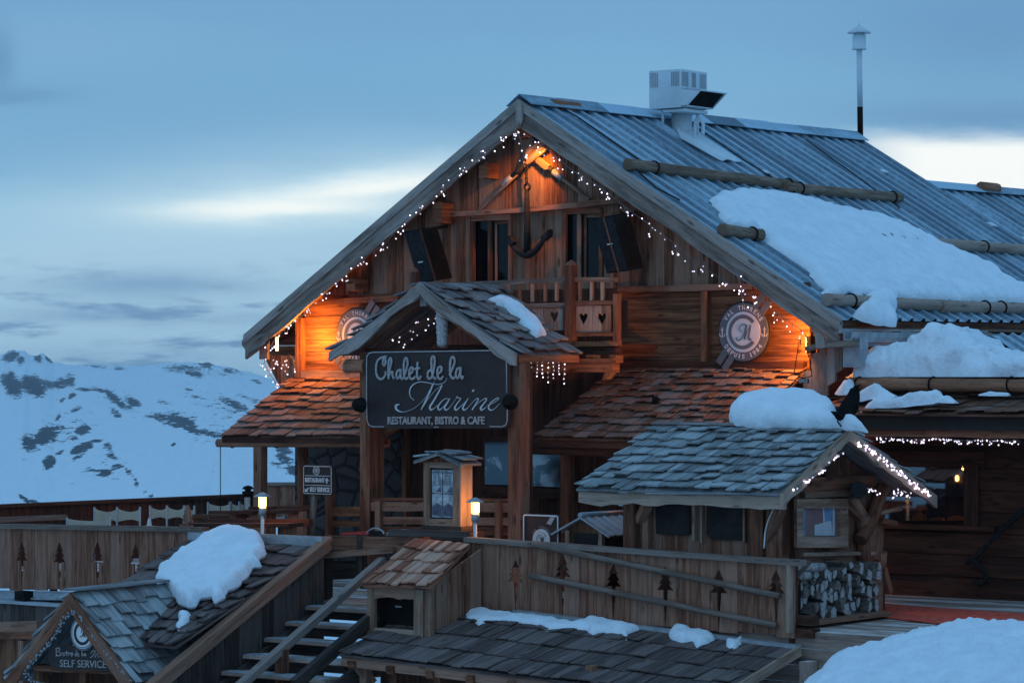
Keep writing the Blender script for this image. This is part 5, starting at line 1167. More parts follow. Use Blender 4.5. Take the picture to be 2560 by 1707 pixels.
# canvas chairs on the terrace
def canvas(label, x0, x1, yt, yb, c_, panels=2, mat='cloth', group='canvas seats on the left terrace'):
    a_, b_ = H(x0, yb, c_), H(x1, yb, c_); t_ = thing('canvas_seat', label, 'canvas seat', V((a_.x, a_.y, ZF)), group); hh = H(x0, yt, c_).z - a_.z; L_ = (b_ - a_)
    for k in range(panels):
        mb = MB(); p0, p1 = a_ + L_ * (k / panels), a_ + L_ * ((k + 1) / panels); n_ = 10; bot = []; top = []
        for j in range(n_ + 1):
            t = j / n_; p = p0.lerp(p1, t); sag_ = math.sin(math.pi * t) ** .7 * .28 * hh; top.append(p + ZD * (hh - sag_) + VD * .05 * math.sin(math.pi * t)); bot.append(p + ZD * (.04 * math.sin(math.pi * t)) + VD * .05 * math.sin(math.pi * t))
        for j in range(n_): mb.prism([bot[j], bot[j + 1], top[j + 1], top[j]], VD * .012)
        build(mb, 'canvas', M[mat], t_)
        for q in (p0, p1):
            if k and q is p0: continue
            mb = MB(); mb.tube([V((q.x, q.y, ZF)), q + ZD * (hh + .02)], .02, 6); build(mb, 'frame', M['gmetal'], t_)
for i_, (x0, x1, yt, yb, c_, n_, lb) in enumerate(((236, 350, 1270, 1304, -1.5, 2, 'double cream canvas seat back with scalloped top, left of the small white tree'), (375, 460, 1266, 1298, -1.2, 2, 'double cream canvas seat back just right of the small white tree ornament'), (462, 486, 1266, 1300, -.8, 1, 'narrow cream canvas behind the wooden pine ornament'),
        (520, 575, 1257, 1286, -.3, 1, 'cream canvas seat back right of the wooden pine ornament'), (577, 620, 1256, 1284, 0, 2, 'cream canvas seat back beside the black capped stovepipe'), (665, 712, 1288, 1303, -1, 1, 'pale canvas behind the lit garden lamp on the left'), (168, 275, 1296, 1318, -4.2, 1, 'low cream canvas hanging just above the left plank fence'))):
    canvas(lb, x0, x1, yt, yb, c_, n_)
def table(label, x0, x1, yt, c_, name='terrace_bench'):
    a_, b_ = H(x0, yt, c_), H(x1, yt, c_); t_ = thing(name, label, 'bench', V((a_.x, a_.y, ZF)), 'dark wooden benches on the left terrace'); mb = MB(); mb.beam(a_, b_, .35, .06); mb.beam(a_ + VD * .35 + ZD * .02, b_ + VD * .35 + ZD * .02, .1, .12); build(mb, 'top', M['dark'], t_)
    for q in (a_.lerp(b_, .08), a_.lerp(b_, .92)):
        mb = MB(); mb.beam(V((q.x, q.y, ZF)), q, .1, .3, up=UD); build(mb, 'leg', M['beam'], t_)
table('dark wooden bench behind the wooden pine ornament', 490, 600, 1290, -3.2); table('thick brown bench back left of the garden lamp', 590, 650, 1280, -4.0); table('brown bench back right of the garden lamp', 660, 752, 1278, -3.8); table('low plank bench along the left fence rail', 470, 740, 1312, -5.2)
def cutree(name, label, x, yb, yt, c_, mat, hw, cat='tree ornament'):
    b_ = H(x, yb, c_); h_ = H(x, yt, c_).z - b_.z; pr = [(0, .12), (.14, .12), (.14, .5), (.40, .26), (.38, .42), (.64, .18), (.62, .30), (1, 0)]; mb = MB(); t_ = thing(name, label, cat, b_)
    pl = [b_ + UD * (hw * w2 * 2) + ZD * (h_ * z) for z, w2 in pr] + [b_ - UD * (hw * w2 * 2) + ZD * (h_ * z) for z, w2 in reversed(pr[:-1])]; mb.prism(pl, VD * .04); build(mb, 'cutout', M[mat], t_)
    mb = MB(); mb.box(b_ - UD * .12 - VD * .05 - ZD * .04, UD * .24, VD * .14, ZD * .05); build(mb, 'foot', M[mat], t_)
cutree('wooden_pine', 'brown wooden pine tree ornament standing on the terrace rail', 467, 1312, 1262, -5.4, 'fence', .115); cutree('white_pine', 'tiny white pine tree ornament on the left fence rail', 371, 1316, 1294, -5.6, 'white', .04)
t_ = thing('stovepipe', 'stubby black capped pipe with a pale notice near the left veranda post', 'pipe', H(617, 1275, -3)); mb = MB(); p = H(620, 1285, -3); q = H(620, 1240, -3); mb.tube([p, q], .075, 10); mb.lathe(q, [(.06, 0), (.09, .03), (.10, .08), (.05, .09), (.05, .11), (.1, .12), (.07, .16), (.01, .18)], 14); build(mb, 'pipe', M['black'], t_)
mb = MB(); mb.prism([H(611, 1273, -3.2), H(624, 1273, -3.2), H(624, 1243, -3.2), H(611, 1243, -3.2)], VD * .02); build(mb, 'notice', M['offw'], t_)
mb = MB(); mb.tube([H(551, 1115, -1.95), H(551, 1290, -1.95)], .008, 5); tag(build(mb, 'hanging_wire', M['black']), 'thin dark wire hanging straight down from the left veranda log', 'wire')
# garden lamps
def glamp(label, x, yb, yt, c_, pw):
    b_ = H(x, yb, c_); t_ = thing('garden_lamp', label, 'garden lamp', b_, 'lit garden lamps on thin poles'); zt = H(x, yt, c_).z - b_.z; k = zt
    mb = MB(); mb.tube([b_ - ZD * .9, b_ + ZD * (k * .42)], .026, 8); build(mb, 'pole', M['wmetal'], t_)
    mb = MB(); mb.lathe(b_ + ZD * (k * .42), [(.03, 0), (.055, .01), (.058, .11), (.05, .115)], 12); build(mb, 'collar', M['gmetal'], t_)
    mb = MB(); z_ = k * .42 + .12; mb.lathe(b_ + ZD * z_, [(.045, 0), (.057, .02), (.06, .16), (.045, .175)], 12); build(mb, 'glass', M['lampglow'], t_)
    mb = MB(); mb.lathe(b_ + ZD * (z_ + .18), [(.13, -.01), (.132, 0), (.05, .045), (.01, .06)], 16); build(mb, 'cap', M['gmetal'], t_)
    for s_ in range(3):
        mb = MB(); an = s_ * 2.1 + .5; d_ = UD * math.cos(an) * .064 + VD * math.sin(an) * .064; mb.tube([b_ + d_ + ZD * (z_ - .02), b_ + d_ + ZD * (z_ + .18)], .006, 4); build(mb, 'rod', M['gmetal'], t_)
    point('lamp_light', b_ + ZD * (z_ + .09) + VD * .22, (1, .40, .06), pw, t_, .05); return t_
glamp('lit garden lamp on a white pole right of the wooden menu case', 1188, 1345, 1249, -5.55, 15); glamp('lit garden lamp on a pole in front of the left veranda post', 656, 1326, 1237, -5.55, 6)
# ================================================================ MENU CASE
c_ = -5.35; t_ = thing('menu_case', 'tall wooden menu display case with a little shingle roof beside the lit lamp', 'display case', H(1110, 1330, c_))
F0, F1 = H(1061, 1312, c_), H(1148, 1315, c_); zt_c = H(1061, 1155, c_).z; wv_ = (F1 - F0).length; z0 = F0.z; hh = zt_c - z0; dp = .22
W0 = V((F0.x, F0.y, z0)); mb = MB()
for s, w_ in ((.0, .09), (wv_ - .12, .12)): mb.box(W0 + UD * s, UD * w_, VD * .06, ZD * hh, ZD)
mb.box(W0 + UD * .09 + ZD * (hh - .08), UD * (wv_ - .21), VD * .06, ZD * .08, UD); mb.box(W0 + UD * .09, UD * (wv_ - .21), VD * .06, ZD * .10, UD); build(mb, 'frame', M['light'], t_)
mb = MB(); mb.box(W0 + UD * wv_ + VD * .002, UD * .025, VD * .28, ZD * hh, ZD); mb.box(W0 + VD * .27, UD * wv_, VD * .02, ZD * hh, ZD); mb.box(W0 + VD * .0 - UD * .02, UD * .02, VD * .28, ZD * hh, ZD); build(mb, 'cabinet', M['light'], t_)
mb = MB(); a_ = W0 + UD * .12 + ZD * .12 + VD * .03; pw_ = (wv_ - .27) / 2; ph = (hh - .24) / 2
for i in range(2):
    for j in range(2): mb.box(a_ + UD * (i * (pw_ + .015)) + ZD * (j * (ph + .012)), UD * pw_, VD * .005, ZD * ph)
pp = build(mb, 'menu_sheets', M['paper'], t_); mb = MB()
for i in range(2):
    q = a_ + UD * (i * (pw_ + .015)) - VD * .003 + ZD * (ph + .012)
    mb.box(q + UD * pw_ * .1 + ZD * ph * .86, UD * pw_ * .8, VD * .002, ZD * ph * .05)
    for k in range(9): mb.box(q + UD * pw_ * .12 + ZD * ph * (.78 - k * .055), UD * pw_ * U(.25, .34), VD * .002, ZD * ph * .022); mb.box(q + UD * pw_ * .58 + ZD * ph * (.78 - k * .055), UD * pw_ * U(.2, .3), VD * .002, ZD * ph * .022)
    mb.prism([q + UD * pw_ * .35 + ZD * ph * .05, q + UD * pw_ * .9 + ZD * ph * .05, q + UD * pw_ * .85 + ZD * ph * .3], VD * .002)
    q = q - ZD * (ph + .012); mb.prism([q + UD * pw_ * .05 + ZD * ph * .1, q + UD * pw_ * .95 + ZD * ph * .04, q + UD * pw_ * .95 + ZD * ph * .5, q + UD * pw_ * .5 + ZD * ph * .62, q + UD * pw_ * .05 + ZD * ph * .45], VD * .002)
build(mb, 'print', M['print'], t_)
mb = MB(); mb.box(W0 + ZD * -.08 - VD * .04 - UD * .03, UD * (wv_ + .1), VD * .35, ZD * .08, UD); mb.box(W0 + ZD * -.20 - VD * .08 - UD * .25, UD * (wv_ + .4), VD * .5, ZD * .11, UD); build(mb, 'base', M['stairw'], t_)
ap = H(1093, 1130, c_ - .12); eL, eR = H(1034, 1151, c_ - .12), H(1152, 1160, c_ - .12); dR2 = VD * .5
for e_, nm in ((eL, 'L'), (eR, 'R')):
    mb = MB(); shingles(mb, e_, e_ + dR2, ap + dR2, ap, 2, .3, th=.02, jit=.1); mb.prism([e_ - ZD * .045, e_, ap, ap - ZD * .045], VD * .03); build(mb, 'roof', M['shgrey'], t_)
mb = MB(); mb.prism([W0 + ZD * hh + UD * .0, W0 + UD * wv_ + ZD * hh, V((ap.x, ap.y, ap.z - .06)) + VD * .14], VD * .2); build(mb, 'gable_piece', M['beam'], t_)
# veranda balustrade between the porch posts
t_ = thing('veranda_balustrade', 'brown board balustrade between the porch posts behind the menu case', 'fence', H(1000, 1330, -3.3)); mb = MB()
for (x0, x1, y, h_) in ((928, 1285, 1247, .05), (928, 1285, 1265, .14), (960, 1285, 1300, .12), (960, 1285, 1325, .12)): hb(x0, y, x1, y + 3, h_, -3.2, .05, mb, .06)
build(mb, 'boards', M['beam'], t_); mb = MB()
for x in (950, 1250): mb.beam(H(x, 1345, -3.22), H(x, 1252, -3.22), .14, .1, up=UD)
build(mb, 'post', M['beam'], t_)
t_ = thing('veranda_balustrade', 'low brown rails between the stone wall and the left porch post', 'fence', H(860, 1330, -3)); mb = MB()
for (x0, x1, y, h_) in ((832, 905, 1278, .15), (832, 905, 1308, .1)): hb(x0, y, x1, y, h_, -3.1, .05, mb, .06)
build(mb, 'boards', M['panel'], t_); mb = MB(); mb.beam(H(826, 1345, -3.1), H(826, 1235, -3.1), .14, .12, up=UD); build(mb, 'post', M['beam'], t_)
# little shelter with a metal roof
c_ = -5.3; t_ = thing('small_shelter', 'small wooden hutch with a grey metal gable roof behind the fence', 'hutch', H(1480, 1350, c_)); ap = H(1450, 1291, c_); eL, eR = H(1377, 1333, c_), H(1522, 1339, c_); dp = VD * 1.35
for e_ in (eL, eR):
    mb = MB(); n_ = (e_ - ap).cross(dp).normalized(); n_ = n_ if n_.z > 0 else -n_; corrugated(mb, e_, e_ + dp, ap + dp, ap, .2, .015, n_); mb.prism([e_ - ZD * .03, e_, ap, ap - ZD * .03], VD * .03); build(mb, 'roof', M['gmetal'], t_)
mb = MB(); mb.tube([ap + ZD * .02, ap + dp + ZD * .02], .04, 8); build(mb, 'ridge', M['gmetal'], t_)
mb = MB(); mb.prism([H(1410, 1372, c_ + .1), H(1500, 1372, c_ + .1), H(1500, 1330, c_ + .1), ap + VD * .1 - ZD * .03, H(1410, 1326, c_ + .1)], VD * .03); build(mb, 'gable_piece', M['panel'], t_)
mb = MB(); mb.prism([H(1434, 1366, c_ + .08), H(1492, 1366, c_ + .08), H(1494, 1333, c_ + .08), H(1434, 1331, c_ + .08)], VD * .02); build(mb, 'dark_panel', M['slate'], t_)
for x in (1421, 1503): mb = MB(); mb.beam(H(x, 1372, c_ + .06), H(x, 1325, c_ + .06), .07, .07, up=UD); build(mb, 'post', M['light'], t_)
mb = MB(); a_ = H(1500, 1345, c_ + .1); mb.box(V((a_.x, a_.y, ZF)), UD * .03, VD * 1.0, ZD * (a_.z - ZF)); build(mb, 'side', M['dark'], t_)
# ================================================================ BOOTH
kb = thing('booth', 'wooden serving booth with grey shingle roof, blackboards and fairy lights on its gable', 'booth', H(1900, 1540, -5))
eF0, eF1 = H(1440, 1222, -5.95), H(1955, 1234, -5.95); ug_ = uu(eF1); rG = HU(2120, 1072, ug_); eB = HU(2340, 1238, ug_)
r0 = H(1640, 1066, vv(rG)); r0 = W(uu(eF0) + .02, vv(rG), rG.z + .0)
r0 = H(1640, 1066, vv(rG))
mb = MB(); shingles(mb, eF0, eF1, rG, r0, 8, .20, th=.022, jit=.26, lift=2.6, wj=.4); build(mb, 'roof', M['shgrey'], kb)
eB0 = eB + (r0 - rG); mb = MB(); shingles(mb, eB0, eB, rG, r0, 7, .24, th=.022, jit=.26, lift=2.4); build(mb, 'roof', M['shgrey'], kb)
mb = MB(); a_, b_ = r0 + ZD * .05, rG + ZD * .05; mb.beam(a_, b_, .18, .03); build(mb, 'ridge_board', M['shgrey'], kb)
for (e_, s) in ((eF1, 0), (eB, 1)):
    mb = MB(); wavy_board(mb, rG + UD * .02 - ZD * .0, e_ + UD * .02, .19, -ZD, 16, .3, off=UD * -.05, rnd=.9); build(mb, 'bargeboard', M['light'], kb)
mb = MB(); wavy_board(mb, eF0 + VD * .06 - ZD * .04, eF1 + VD * .06 - ZD * .04, .16, -ZD, 18, .35, off=VD * .05, rnd=.9); build(mb, 'eave_board', M['light'], kb)
CK = -5.35; ukw = ug_ - .55; vK0, vK1 = CK, vv(eB) - .55
zlev = lambda x, y, c: H(x, y, c).z
zeK = zlev(1800, 1262, CK); uk0 = uu(H(1570, 1300, CK))
h1 = win(1640, 1248, 1722, 1337, CK); h2 = win(1768, 1248, 1858, 1349, CK)
mb = MB(); planks_v(mb, uk0, ukw, CK, ZF, zeK + .1, .2, .05, jt=.006); build(mb, 'front_wall', M['fence'], kb)
mb = MB(); g_ = (rG.z - eF1.z) / (vv(rG) - vv(eF1)); gb_ = (rG.z - eB.z) / (vv(eB) - vv(rG)); zk = lambda v: min(eF1.z + g_ * (v - vv(eF1)), eB.z + gb_ * (vv(eB) - v)) - .08
wk = HU(1990, 1235, ukw), HU(2110, 1365, ukw)
frk = lambda u, z, d: W(ukw - d, u, z)
planks_v(mb, vK0, vv(rG), 0, -2.5, zk, .5, .05, fr=frk); planks_v(mb, vv(rG), vK1, 0, -2.5, zk, .5, .05, fr=frk); mb.prism([W(ukw - .01, vK0, ZF), W(ukw - .01, vK1, ZF), W(ukw - .01, vK1, -2.5), W(ukw - .01, vK0, -2.5)], UD * -.05, VD); build(mb, 'gable_wall', M['beam'], kb)
mb = MB(); planks_v(mb, uk0, ukw, vK1, ZF, zeK, .2, .05); mb.prism([W(uk0, vK0, ZF), W(uk0, vK1, ZF), W(uk0, vK1, zeK), W(uk0, vK0, zeK)], UD * .05, ZD); build(mb, 'back_wall', M['dark'], kb)
for i, (h_, pts, pos) in enumerate(((h1, ((1638, 1250), (1722, 1247), (1724, 1334), (1718, 1338), (1640, 1334)), 'left'), (h2, ((1767, 1250), (1776, 1246), (1856, 1248), (1860, 1340), (1850, 1350), (1778, 1348), (1766, 1335)), 'right'))):
    t_ = thing('blackboard', '%s of the two blank blackboards hanging on the booth front' % pos, 'blackboard', H(pts[0][0], pts[-1][1], CK - .05)); mb = MB(); mb.prism([H(x, y, CK - .06) for x, y in pts], VD * .03); build(mb, 'board', M['slate'], t_)
    x0, x1 = pts[0][0] - 10, pts[-3][0] + 14; mb = MB()
    for xx in (x0, x1): mb.beam(H(xx, 1350 + (6 if i else 0), CK - .03), H(xx, 1244, CK - .03), .10, .03, up=UD)
    build(mb, 'frame', M['light'], t_)
for x, w_ in ((1580, .18), (1640 - 22, .1), (1900, .22), (1935, .16)): post(x, 1250, 1375, w_, CK - .06, 'beam', kb, 'post', zb0=ZF)
for (a_, b_) in (((1955, 1262), (1920, 1350)), ((1618, 1262), (1600, 1300))): mb = MB(); mb.beam(H(*a_, CK - .3), H(*b_, CK - .1), .12, .12); build(mb, 'brace', M['beam'], kb)
# gable side: beams, menu case, log posts
ub = ukw + .04; hs = lambda x, y, d=0: HU(x, y, ub + d)
for (a_, b_, w_, m_) in (((1975, 1212), (2180, 1205), .2, 'beam'), ((2005, 1237), (2118, 1232), .09, 'light'), ((2000, 1385), (2180, 1382), .05, 'light'), ((2142, 1108), (2300, 1215), .13, 'light'), ((2100, 1250), (2150, 1300), .08, 'beam')):
    mb = MB(); mb.beam(hs(*a_), hs(*b_), .12, w_, wob=.06); build(mb, 'gable_beam', M[m_], kb)
mb = MB(); mb.tube([hs(2150, 1222, -.5), hs(2146, 1226, .45)], .115, 14); build(mb, 'log_end', M['iron'], kb)
mb = MB(); mb.tube([hs(2078, 1180, -.5), hs(2078, 1180, .12)], .10, 12); build(mb, 'log_end', M['dark'], kb)
mb = MB(); P = smooth_path([hs(x, y, .1) for x, y in ((2150, 1350), (2178, 1300), (2190, 1265), (2208, 1215))], 4); mb.tube(P, .10, 8); build(mb, 'forked_post', M['beam'], kb)
mb = MB(); mb.tube([hs(2165, 1300, .05), hs(2128, 1240, .05)], .07, 8); mb.tube([hs(2160, 1410, .05), hs(2158, 1290, .05)], .10, 10); build(mb, 'forked_post', M['beam'], kb)
mb = MB(); mb.tube([hs(2180, 1400, -.1), hs(2190, 1330, -.1), hs(2200, 1250, -.1)], [.13, .11, .08], 10); mb.tube([hs(2195, 1420, -.1), hs(2192, 1380, -.1)], [.12, .15], 12); mb.beam(hs(2200, 1400, -.1), hs(2222, 1480, -.1), .1, .1); build(mb, 'tree_trunk_post', M['logb'], kb)
mb = MB(); mb.tube([hs(2195, 1283, .1), hs(2252, 1271, .2)], .035, 8); build(mb, 'peg', M['light'], kb); mb = MB(); mb.beam(hs(2200, 1300, .1), hs(2238, 1307, .1), .1, .09, wob=.3); build(mb, 'peg', M['beam'], kb)
mb = MB(); mb.beam(hs(1985, 1232), V((hs(1985, 1232).x, hs(1985, 1232).y, ZF)), .1, .1, up=UD); build(mb, 'post', M['beam'], kb)
t_ = thing('menu_board', 'wooden framed menu board with blue reflections on the booth gable', 'display case', hs(2050, 1370)); q = lambda x, y, d=.06: HU(x, y, ub + d)
mb = MB()
for pts in (((1985, 1246), (2113, 1246), (2113, 1270), (1985, 1270)), ((1985, 1340), (2113, 1340), (2113, 1368), (1985, 1368)), ((1985, 1270), (2001, 1270), (2001, 1340), (1985, 1340)), ((2094, 1270), (2113, 1270), (2113, 1340), (2094, 1340))): mb.prism([q(*p) for p in pts], UD * .05, (q(*pts[1]) - q(*pts[0])).normalized())
build(mb, 'frame', M['light'], t_); mb = MB(); mb.prism([q(*p, .05) for p in ((1996, 1266), (2098, 1266), (2098, 1344), (1996, 1344))], UD * .01); build(mb, 'backing', plain('menu_print_brown', (.24, .13, .12), .5, var=.15), t_)
mb = MB()
for pts in (((1999, 1270), (2013, 1270), (2013, 1338), (1999, 1338)), ((2056, 1269), (2083, 1269), (2083, 1300), (2060, 1308)), ): mb.prism([q(*p, .061) for p in pts], UD * .004)
build(mb, 'blue_reflection', plain('painted_blue_reflection', (.16, .24, .36), .4, var=.3), t_); mb = MB()  # blue pieces paint the reflections on the menu board
for pts in (((2036, 1338), (2036, 1312), (2078, 1300), (2080, 1338)), ((2056, 1268), (2059, 1268), (2062, 1306), (2058, 1306)), ((2082, 1268), (2086, 1268), (2086, 1338), (2080, 1338))): mb.prism([q(*p, .066) for p in pts], UD * .004)
build(mb, 'pale_sheet', plain('pale_print', (.5, .5, .52), .5, var=.1), t_)
mb = MB(); mb.tube(smooth_path([H(1944, 1255, CK - .25), H(1925, 1290, CK - .22), H(1914, 1325, CK - .2), H(1910, 1370, CK - .2)], 4), .012, 5); build(mb, 'power_cable', M['white'], kb)
snow_patch('booth_snow', 'thick dome of snow sitting on the booth ridge', [(1821, 1050), (1826, 1030), (1845, 1010), (1880, 994), (1925, 981), (1990, 979), (2040, 983), (2075, 1000), (2088, 1020), (2093, 1040), (2110, 1048), (2138, 1040), (2160, 1062), (2172, 1078), (2140, 1072), (2080, 1068), (2000, 1066), (1940, 1064), (1880, 1066), (1840, 1062)], (rG + ZD * .06 - VD * .1, (-VD * .6 + ZD * .8)), .20, cell=.035, rr=.28, edge=.03, rough=.02, slab=True)
# crow statue on the ridge, bird on the lean-to
def bird(name, label, P, body, head, beak, tail, legs, wdt, bm, cat='bird'):
    t_ = thing(name, label, cat, P); c_ = bm; mb = MB(); Q = smooth_path([HU(x, y, c_) if name == 'crow_figure' else H(x, y, c_) for x, y in body], 4); n_ = len(Q)
    mb.tube(Q, list(np.interp(np.linspace(0, 1, n_), np.linspace(0, 1, len(wdt)), wdt)), 10); build(mb, 'body', M['bird'], t_)
    h_ = (lambda x, y: HU(x, y, c_)) if name == 'crow_figure' else (lambda x, y: H(x, y, c_))
    mb = MB(); mb.tube([h_(*p) for p in beak], [.03, .004], 7); build(mb, 'beak', M['bird'], t_); mb = MB(); mb.tube([h_(*p) for p in tail], [.05, .008], 6); build(mb, 'tail', M['bird'], t_)
    for lg_ in legs: mb = MB(); mb.tube([h_(*p) for p in lg_], .011, 5); build(mb, 'leg', M['bird'], t_)
    return t_
bird('crow_figure', 'black crow standing on thin legs on the booth ridge beside the snow dome', HU(2105, 1066, ug_ - .02), ((2092, 1040), (2108, 1036), (2124, 1016), (2134, 990), (2137, 972)), None, ((2137, 970), (2153, 960)), ((2094, 1036), (2078, 1029)), (((2096, 1044), (2094, 1054), (2103, 1066), (2108, 1067)), ((2106, 1042), (2104, 1054), (2114, 1065), (2121, 1066))), [.03, .11, .13, .09, .06], ug_ - .02)
bird('perched_bird', 'small dark bird on the brown shingle roof above the booth', H(1648, 1030, -1.1), ((1637, 992), (1641, 1004), (1648, 1018)), None, ((1633, 990), (1620, 988)), ((1648, 1018), (1656, 1032)), (((1646, 1012), (1640, 1024)),), [.04, .075, .03], -1.1)
# ================================================================ FIREWOOD
t_ = thing('log_rack', 'wooden shelf rack holding split firewood at the end of the booth', 'rack', HU(2090, 1560, ug_ - .15))
vf0, vf1 = vv(HU(2003, 1540, ug_ - .1)), vv(HU(2203, 1540, ug_ - .1)); zf0 = HU(2100, 1537, ug_ - .1).z; zf1 = HU(2100, 1420, ug_ - .1).z
mb = MB(); mb.box(W(ukw + .08, vf0 - .1, zf0 - .06), UD * (ug_ - ukw + .05), VD * (vf1 - vf0), ZD * .05, VD); build(mb, 'shelf', M['beam'], t_)
mb = MB()
for f_ in (.08, .45, .9): mb.box(W(ug_ - .3, vf0 + (vf1 - vf0) * f_, ZF), UD * .3, VD * .12, ZD * (zf0 - ZF - .05), ZD)
mb.box(W(ukw + .1, vf0, ZF), UD * .02, VD * (vf1 - vf0) * .95, ZD * (zf0 - ZF)); build(mb, 'leg', M['dark'], t_)
for f_ in (0,): mb = MB(); mb.box(W(ug_ - .2, vf0 - .06, ZF + .1), UD * .1, VD * .05, ZD * (zf1 - ZF), ZD); build(mb, 'end_post', M['black'], t_)
logs = []; nc, nr = 12, 6
for r_ in range(nr):
    for k in range(nc):
        v_ = vf0 + (vf1 - vf0) * (k + .5 + (r_ % 2) * .5 + U(-.25, .25)) / (nc + .5); z_ = zf0 + (zf1 - zf0) * (r_ + .55 + U(-.2, .2)) / nr
        rad = U(.058, .09) * 1.15; n_ = random.choice((3, 3, 3, 4, 5)); a0 = U(0, 6.28); out_ = ug_ - .1 + U(-.12, .06)
        poly = []
        for q_ in range(n_): an = a0 + 2 * math.pi * q_ / n_ + U(-.25, .25); rr_ = rad * U(.8, 1.25); poly.append(W(out_, v_ + rr_ * math.cos(an), z_ + rr_ * math.sin(an)))
        if n_ == 3: poly = [W(out_, v_ + rad * 1.3 * math.cos(an), z_ + rad * 1.3 * math.sin(an)) for an in [a0 + .35 * j for j in range(6)]] + [W(out_, v_, z_)]
        mb = MB(); mb.face([p for p in poly][::1]); dr = -UD * .38 + VD * U(-.06, .06) + ZD * U(-.04, .04)
        for q_ in range(len(poly)): a_, b_ = poly[q_], poly[(q_ + 1) % len(poly)]; mb.face([a_, a_ + dr, b_ + dr, b_], UD)
        o = build(mb, 'firewood_log', M['bark']); o.data.materials.append(M['cut']); o.data.polygons[0].material_index = 1 if R() < .75 else 0
        tag(o, 'split firewood log in the stack on the rack at the end of the booth', 'firewood', 'split logs stacked on the rack')
for (y, x0, x1) in ((1418, 2003, 2058), (1438, 2003, 2022)):
    mb = MB(); mb.tube([HU(x0, y, ug_ - .05), HU(x1, y - 1, ug_ - .05)], .06, 8); o = build(mb, 'firewood_log', M['cut']); tag(o, 'peeled round log lying lengthwise on top of the firewood stack' if y == 1418 else 'short peeled log lying lengthwise at the upper left of the firewood', 'firewood')
# ================================================================ LOWER ROOF
low = thing('lower_hut', 'low timber outbuilding with a long dark shingle roof below the plank fence', 'building', H(1400, 1800, -8))
TL = H(1150, 1512, -5.95); TR = H(1996, 1622, -5.95); EL = H(848, 1634, -8.1); ER = H(1790, 1748, -8.1)
TL = TR + (EL - ER) + (EL - ER).normalized() * 0
TL.z = H(1400, 1547, -5.95).z + (H(1400, 1547, -5.95).z - TR.z) / (uu(TR) - uu(H(1400, 1547, -5.95))) * (uu(H(1400, 1547, -5.95)) - uu(TL))
mb = MB(); shingles(mb, EL, ER, TR, TL, 4, .21, th=.016, jit=.05, lift=2.2); build(mb, 'shingle_roof', M['shdark'], low); LP = plane3(EL, ER, TR)
mb = MB(); mb.beam(TL.lerp(TR, .25) + ZD * .03, TR + ZD * .03, .16, .05, wob=.05); build(mb, 'top_flashing', M['gutter'], low)
mb = MB(); mb.beam(EL - ZD * .10 + VD * .1, ER - ZD * .10 + VD * .1, .12, .13, wob=.1); build(mb, 'eave_beam', M['fence'], low)
mb = MB(); mb.beam(ER + UD * .02 - ZD * .02, TR + UD * .02 - ZD * .02, .05, .13); build(mb, 'verge_board', M['light'], low)
mb = MB()
for k in range(9): p = EL.lerp(ER, (k + .3) / 9) - ZD * .14; mb.beam(p + VD * .0, p + VD * .5 + ZD * .12, .13, .1)
build(mb, 'rafter_end', M['beam'], low)
mb = MB(); a_ = EL + VD * .9 - ZD * .2; b_ = ER + VD * .9 - ZD * .1; mb.prism([V((a_.x, a_.y, -6.6)), V((b_.x, b_.y, -6.6)), b_, a_], VD * .1); build(mb, 'wall', M['dark'], low)
mb = MB()
for x in (915, 990, 1100, 1220, 1480): p = H(x, 1662, -7.7); mb.beam(V((p.x, p.y, -6.6)), p, .14, .12, up=UD)
build(mb, 'post', M['beam'], low); mb = MB(); mb.beam(H(880, 1640, -7.9), H(930, 1707, -7.6), .1, .14); build(mb, 'brace', M['beam'], low)
mb = MB(); p = TR - ZD * .1 + UD * .15; mb.beam(V((p.x, p.y, -6)), p - ZD * .05, .22, .14, up=UD); build(mb, 'corner_post', M['deck'], low)
mb = MB(); a_, b_ = W(uu(TL), -5.9, ZF - .02), W(uu(TR), -5.9, ZF - .02); mb.prism([W(uu(TL), -5.80, -6.5), W(4.4, -5.80, -6.5), W(4.4, -5.80, ZF - .05), W(uu(TL), -5.80, ZF - .05)], VD * .05, UD); build(mb, 'back_wall', M['dark'], low)
SP = (LP[0] + LP[1] * .04, LP[1])
snow_patch('eave_snow', 'long wavy strip of snow at the foot of the right plank fence', [(1157, 1546), (1162, 1536), (1215, 1530), (1235, 1536), (1290, 1542), (1340, 1548), (1390, 1554), (1440, 1564), (1480, 1552), (1530, 1560), (1570, 1566), (1606, 1576), (1590, 1584), (1575, 1590), (1566, 1606), (1552, 1592), (1530, 1586), (1500, 1590), (1480, 1598), (1465, 1582), (1430, 1578), (1370, 1584), (1345, 1572), (1300, 1566), (1260, 1562), (1220, 1564), (1195, 1574), (1185, 1562), (1163, 1558)], SP, .13, cell=.035, rr=.16, edge=.02, rough=.02)
snow_patch('eave_snow', 'two joined lumps of snow near the middle of the lower shingle roof', [(1670, 1590), (1680, 1578), (1715, 1574), (1735, 1586), (1760, 1582), (1785, 1592), (1788, 1604), (1765, 1616), (1742, 1624), (1730, 1606), (1705, 1610), (1680, 1602)], SP, .13, cell=.03, rr=.14, edge=.02, rough=.02)
snow_patch('eave_snow', 'smallest lump of snow at the right of the lower shingle roof', [(1815, 1600), (1835, 1604), (1850, 1594), (1857, 1597), (1852, 1612), (1840, 1622), (1822, 1626), (1814, 1618)], SP, .09, cell=.025, rr=.1, edge=.015, rough=.02)
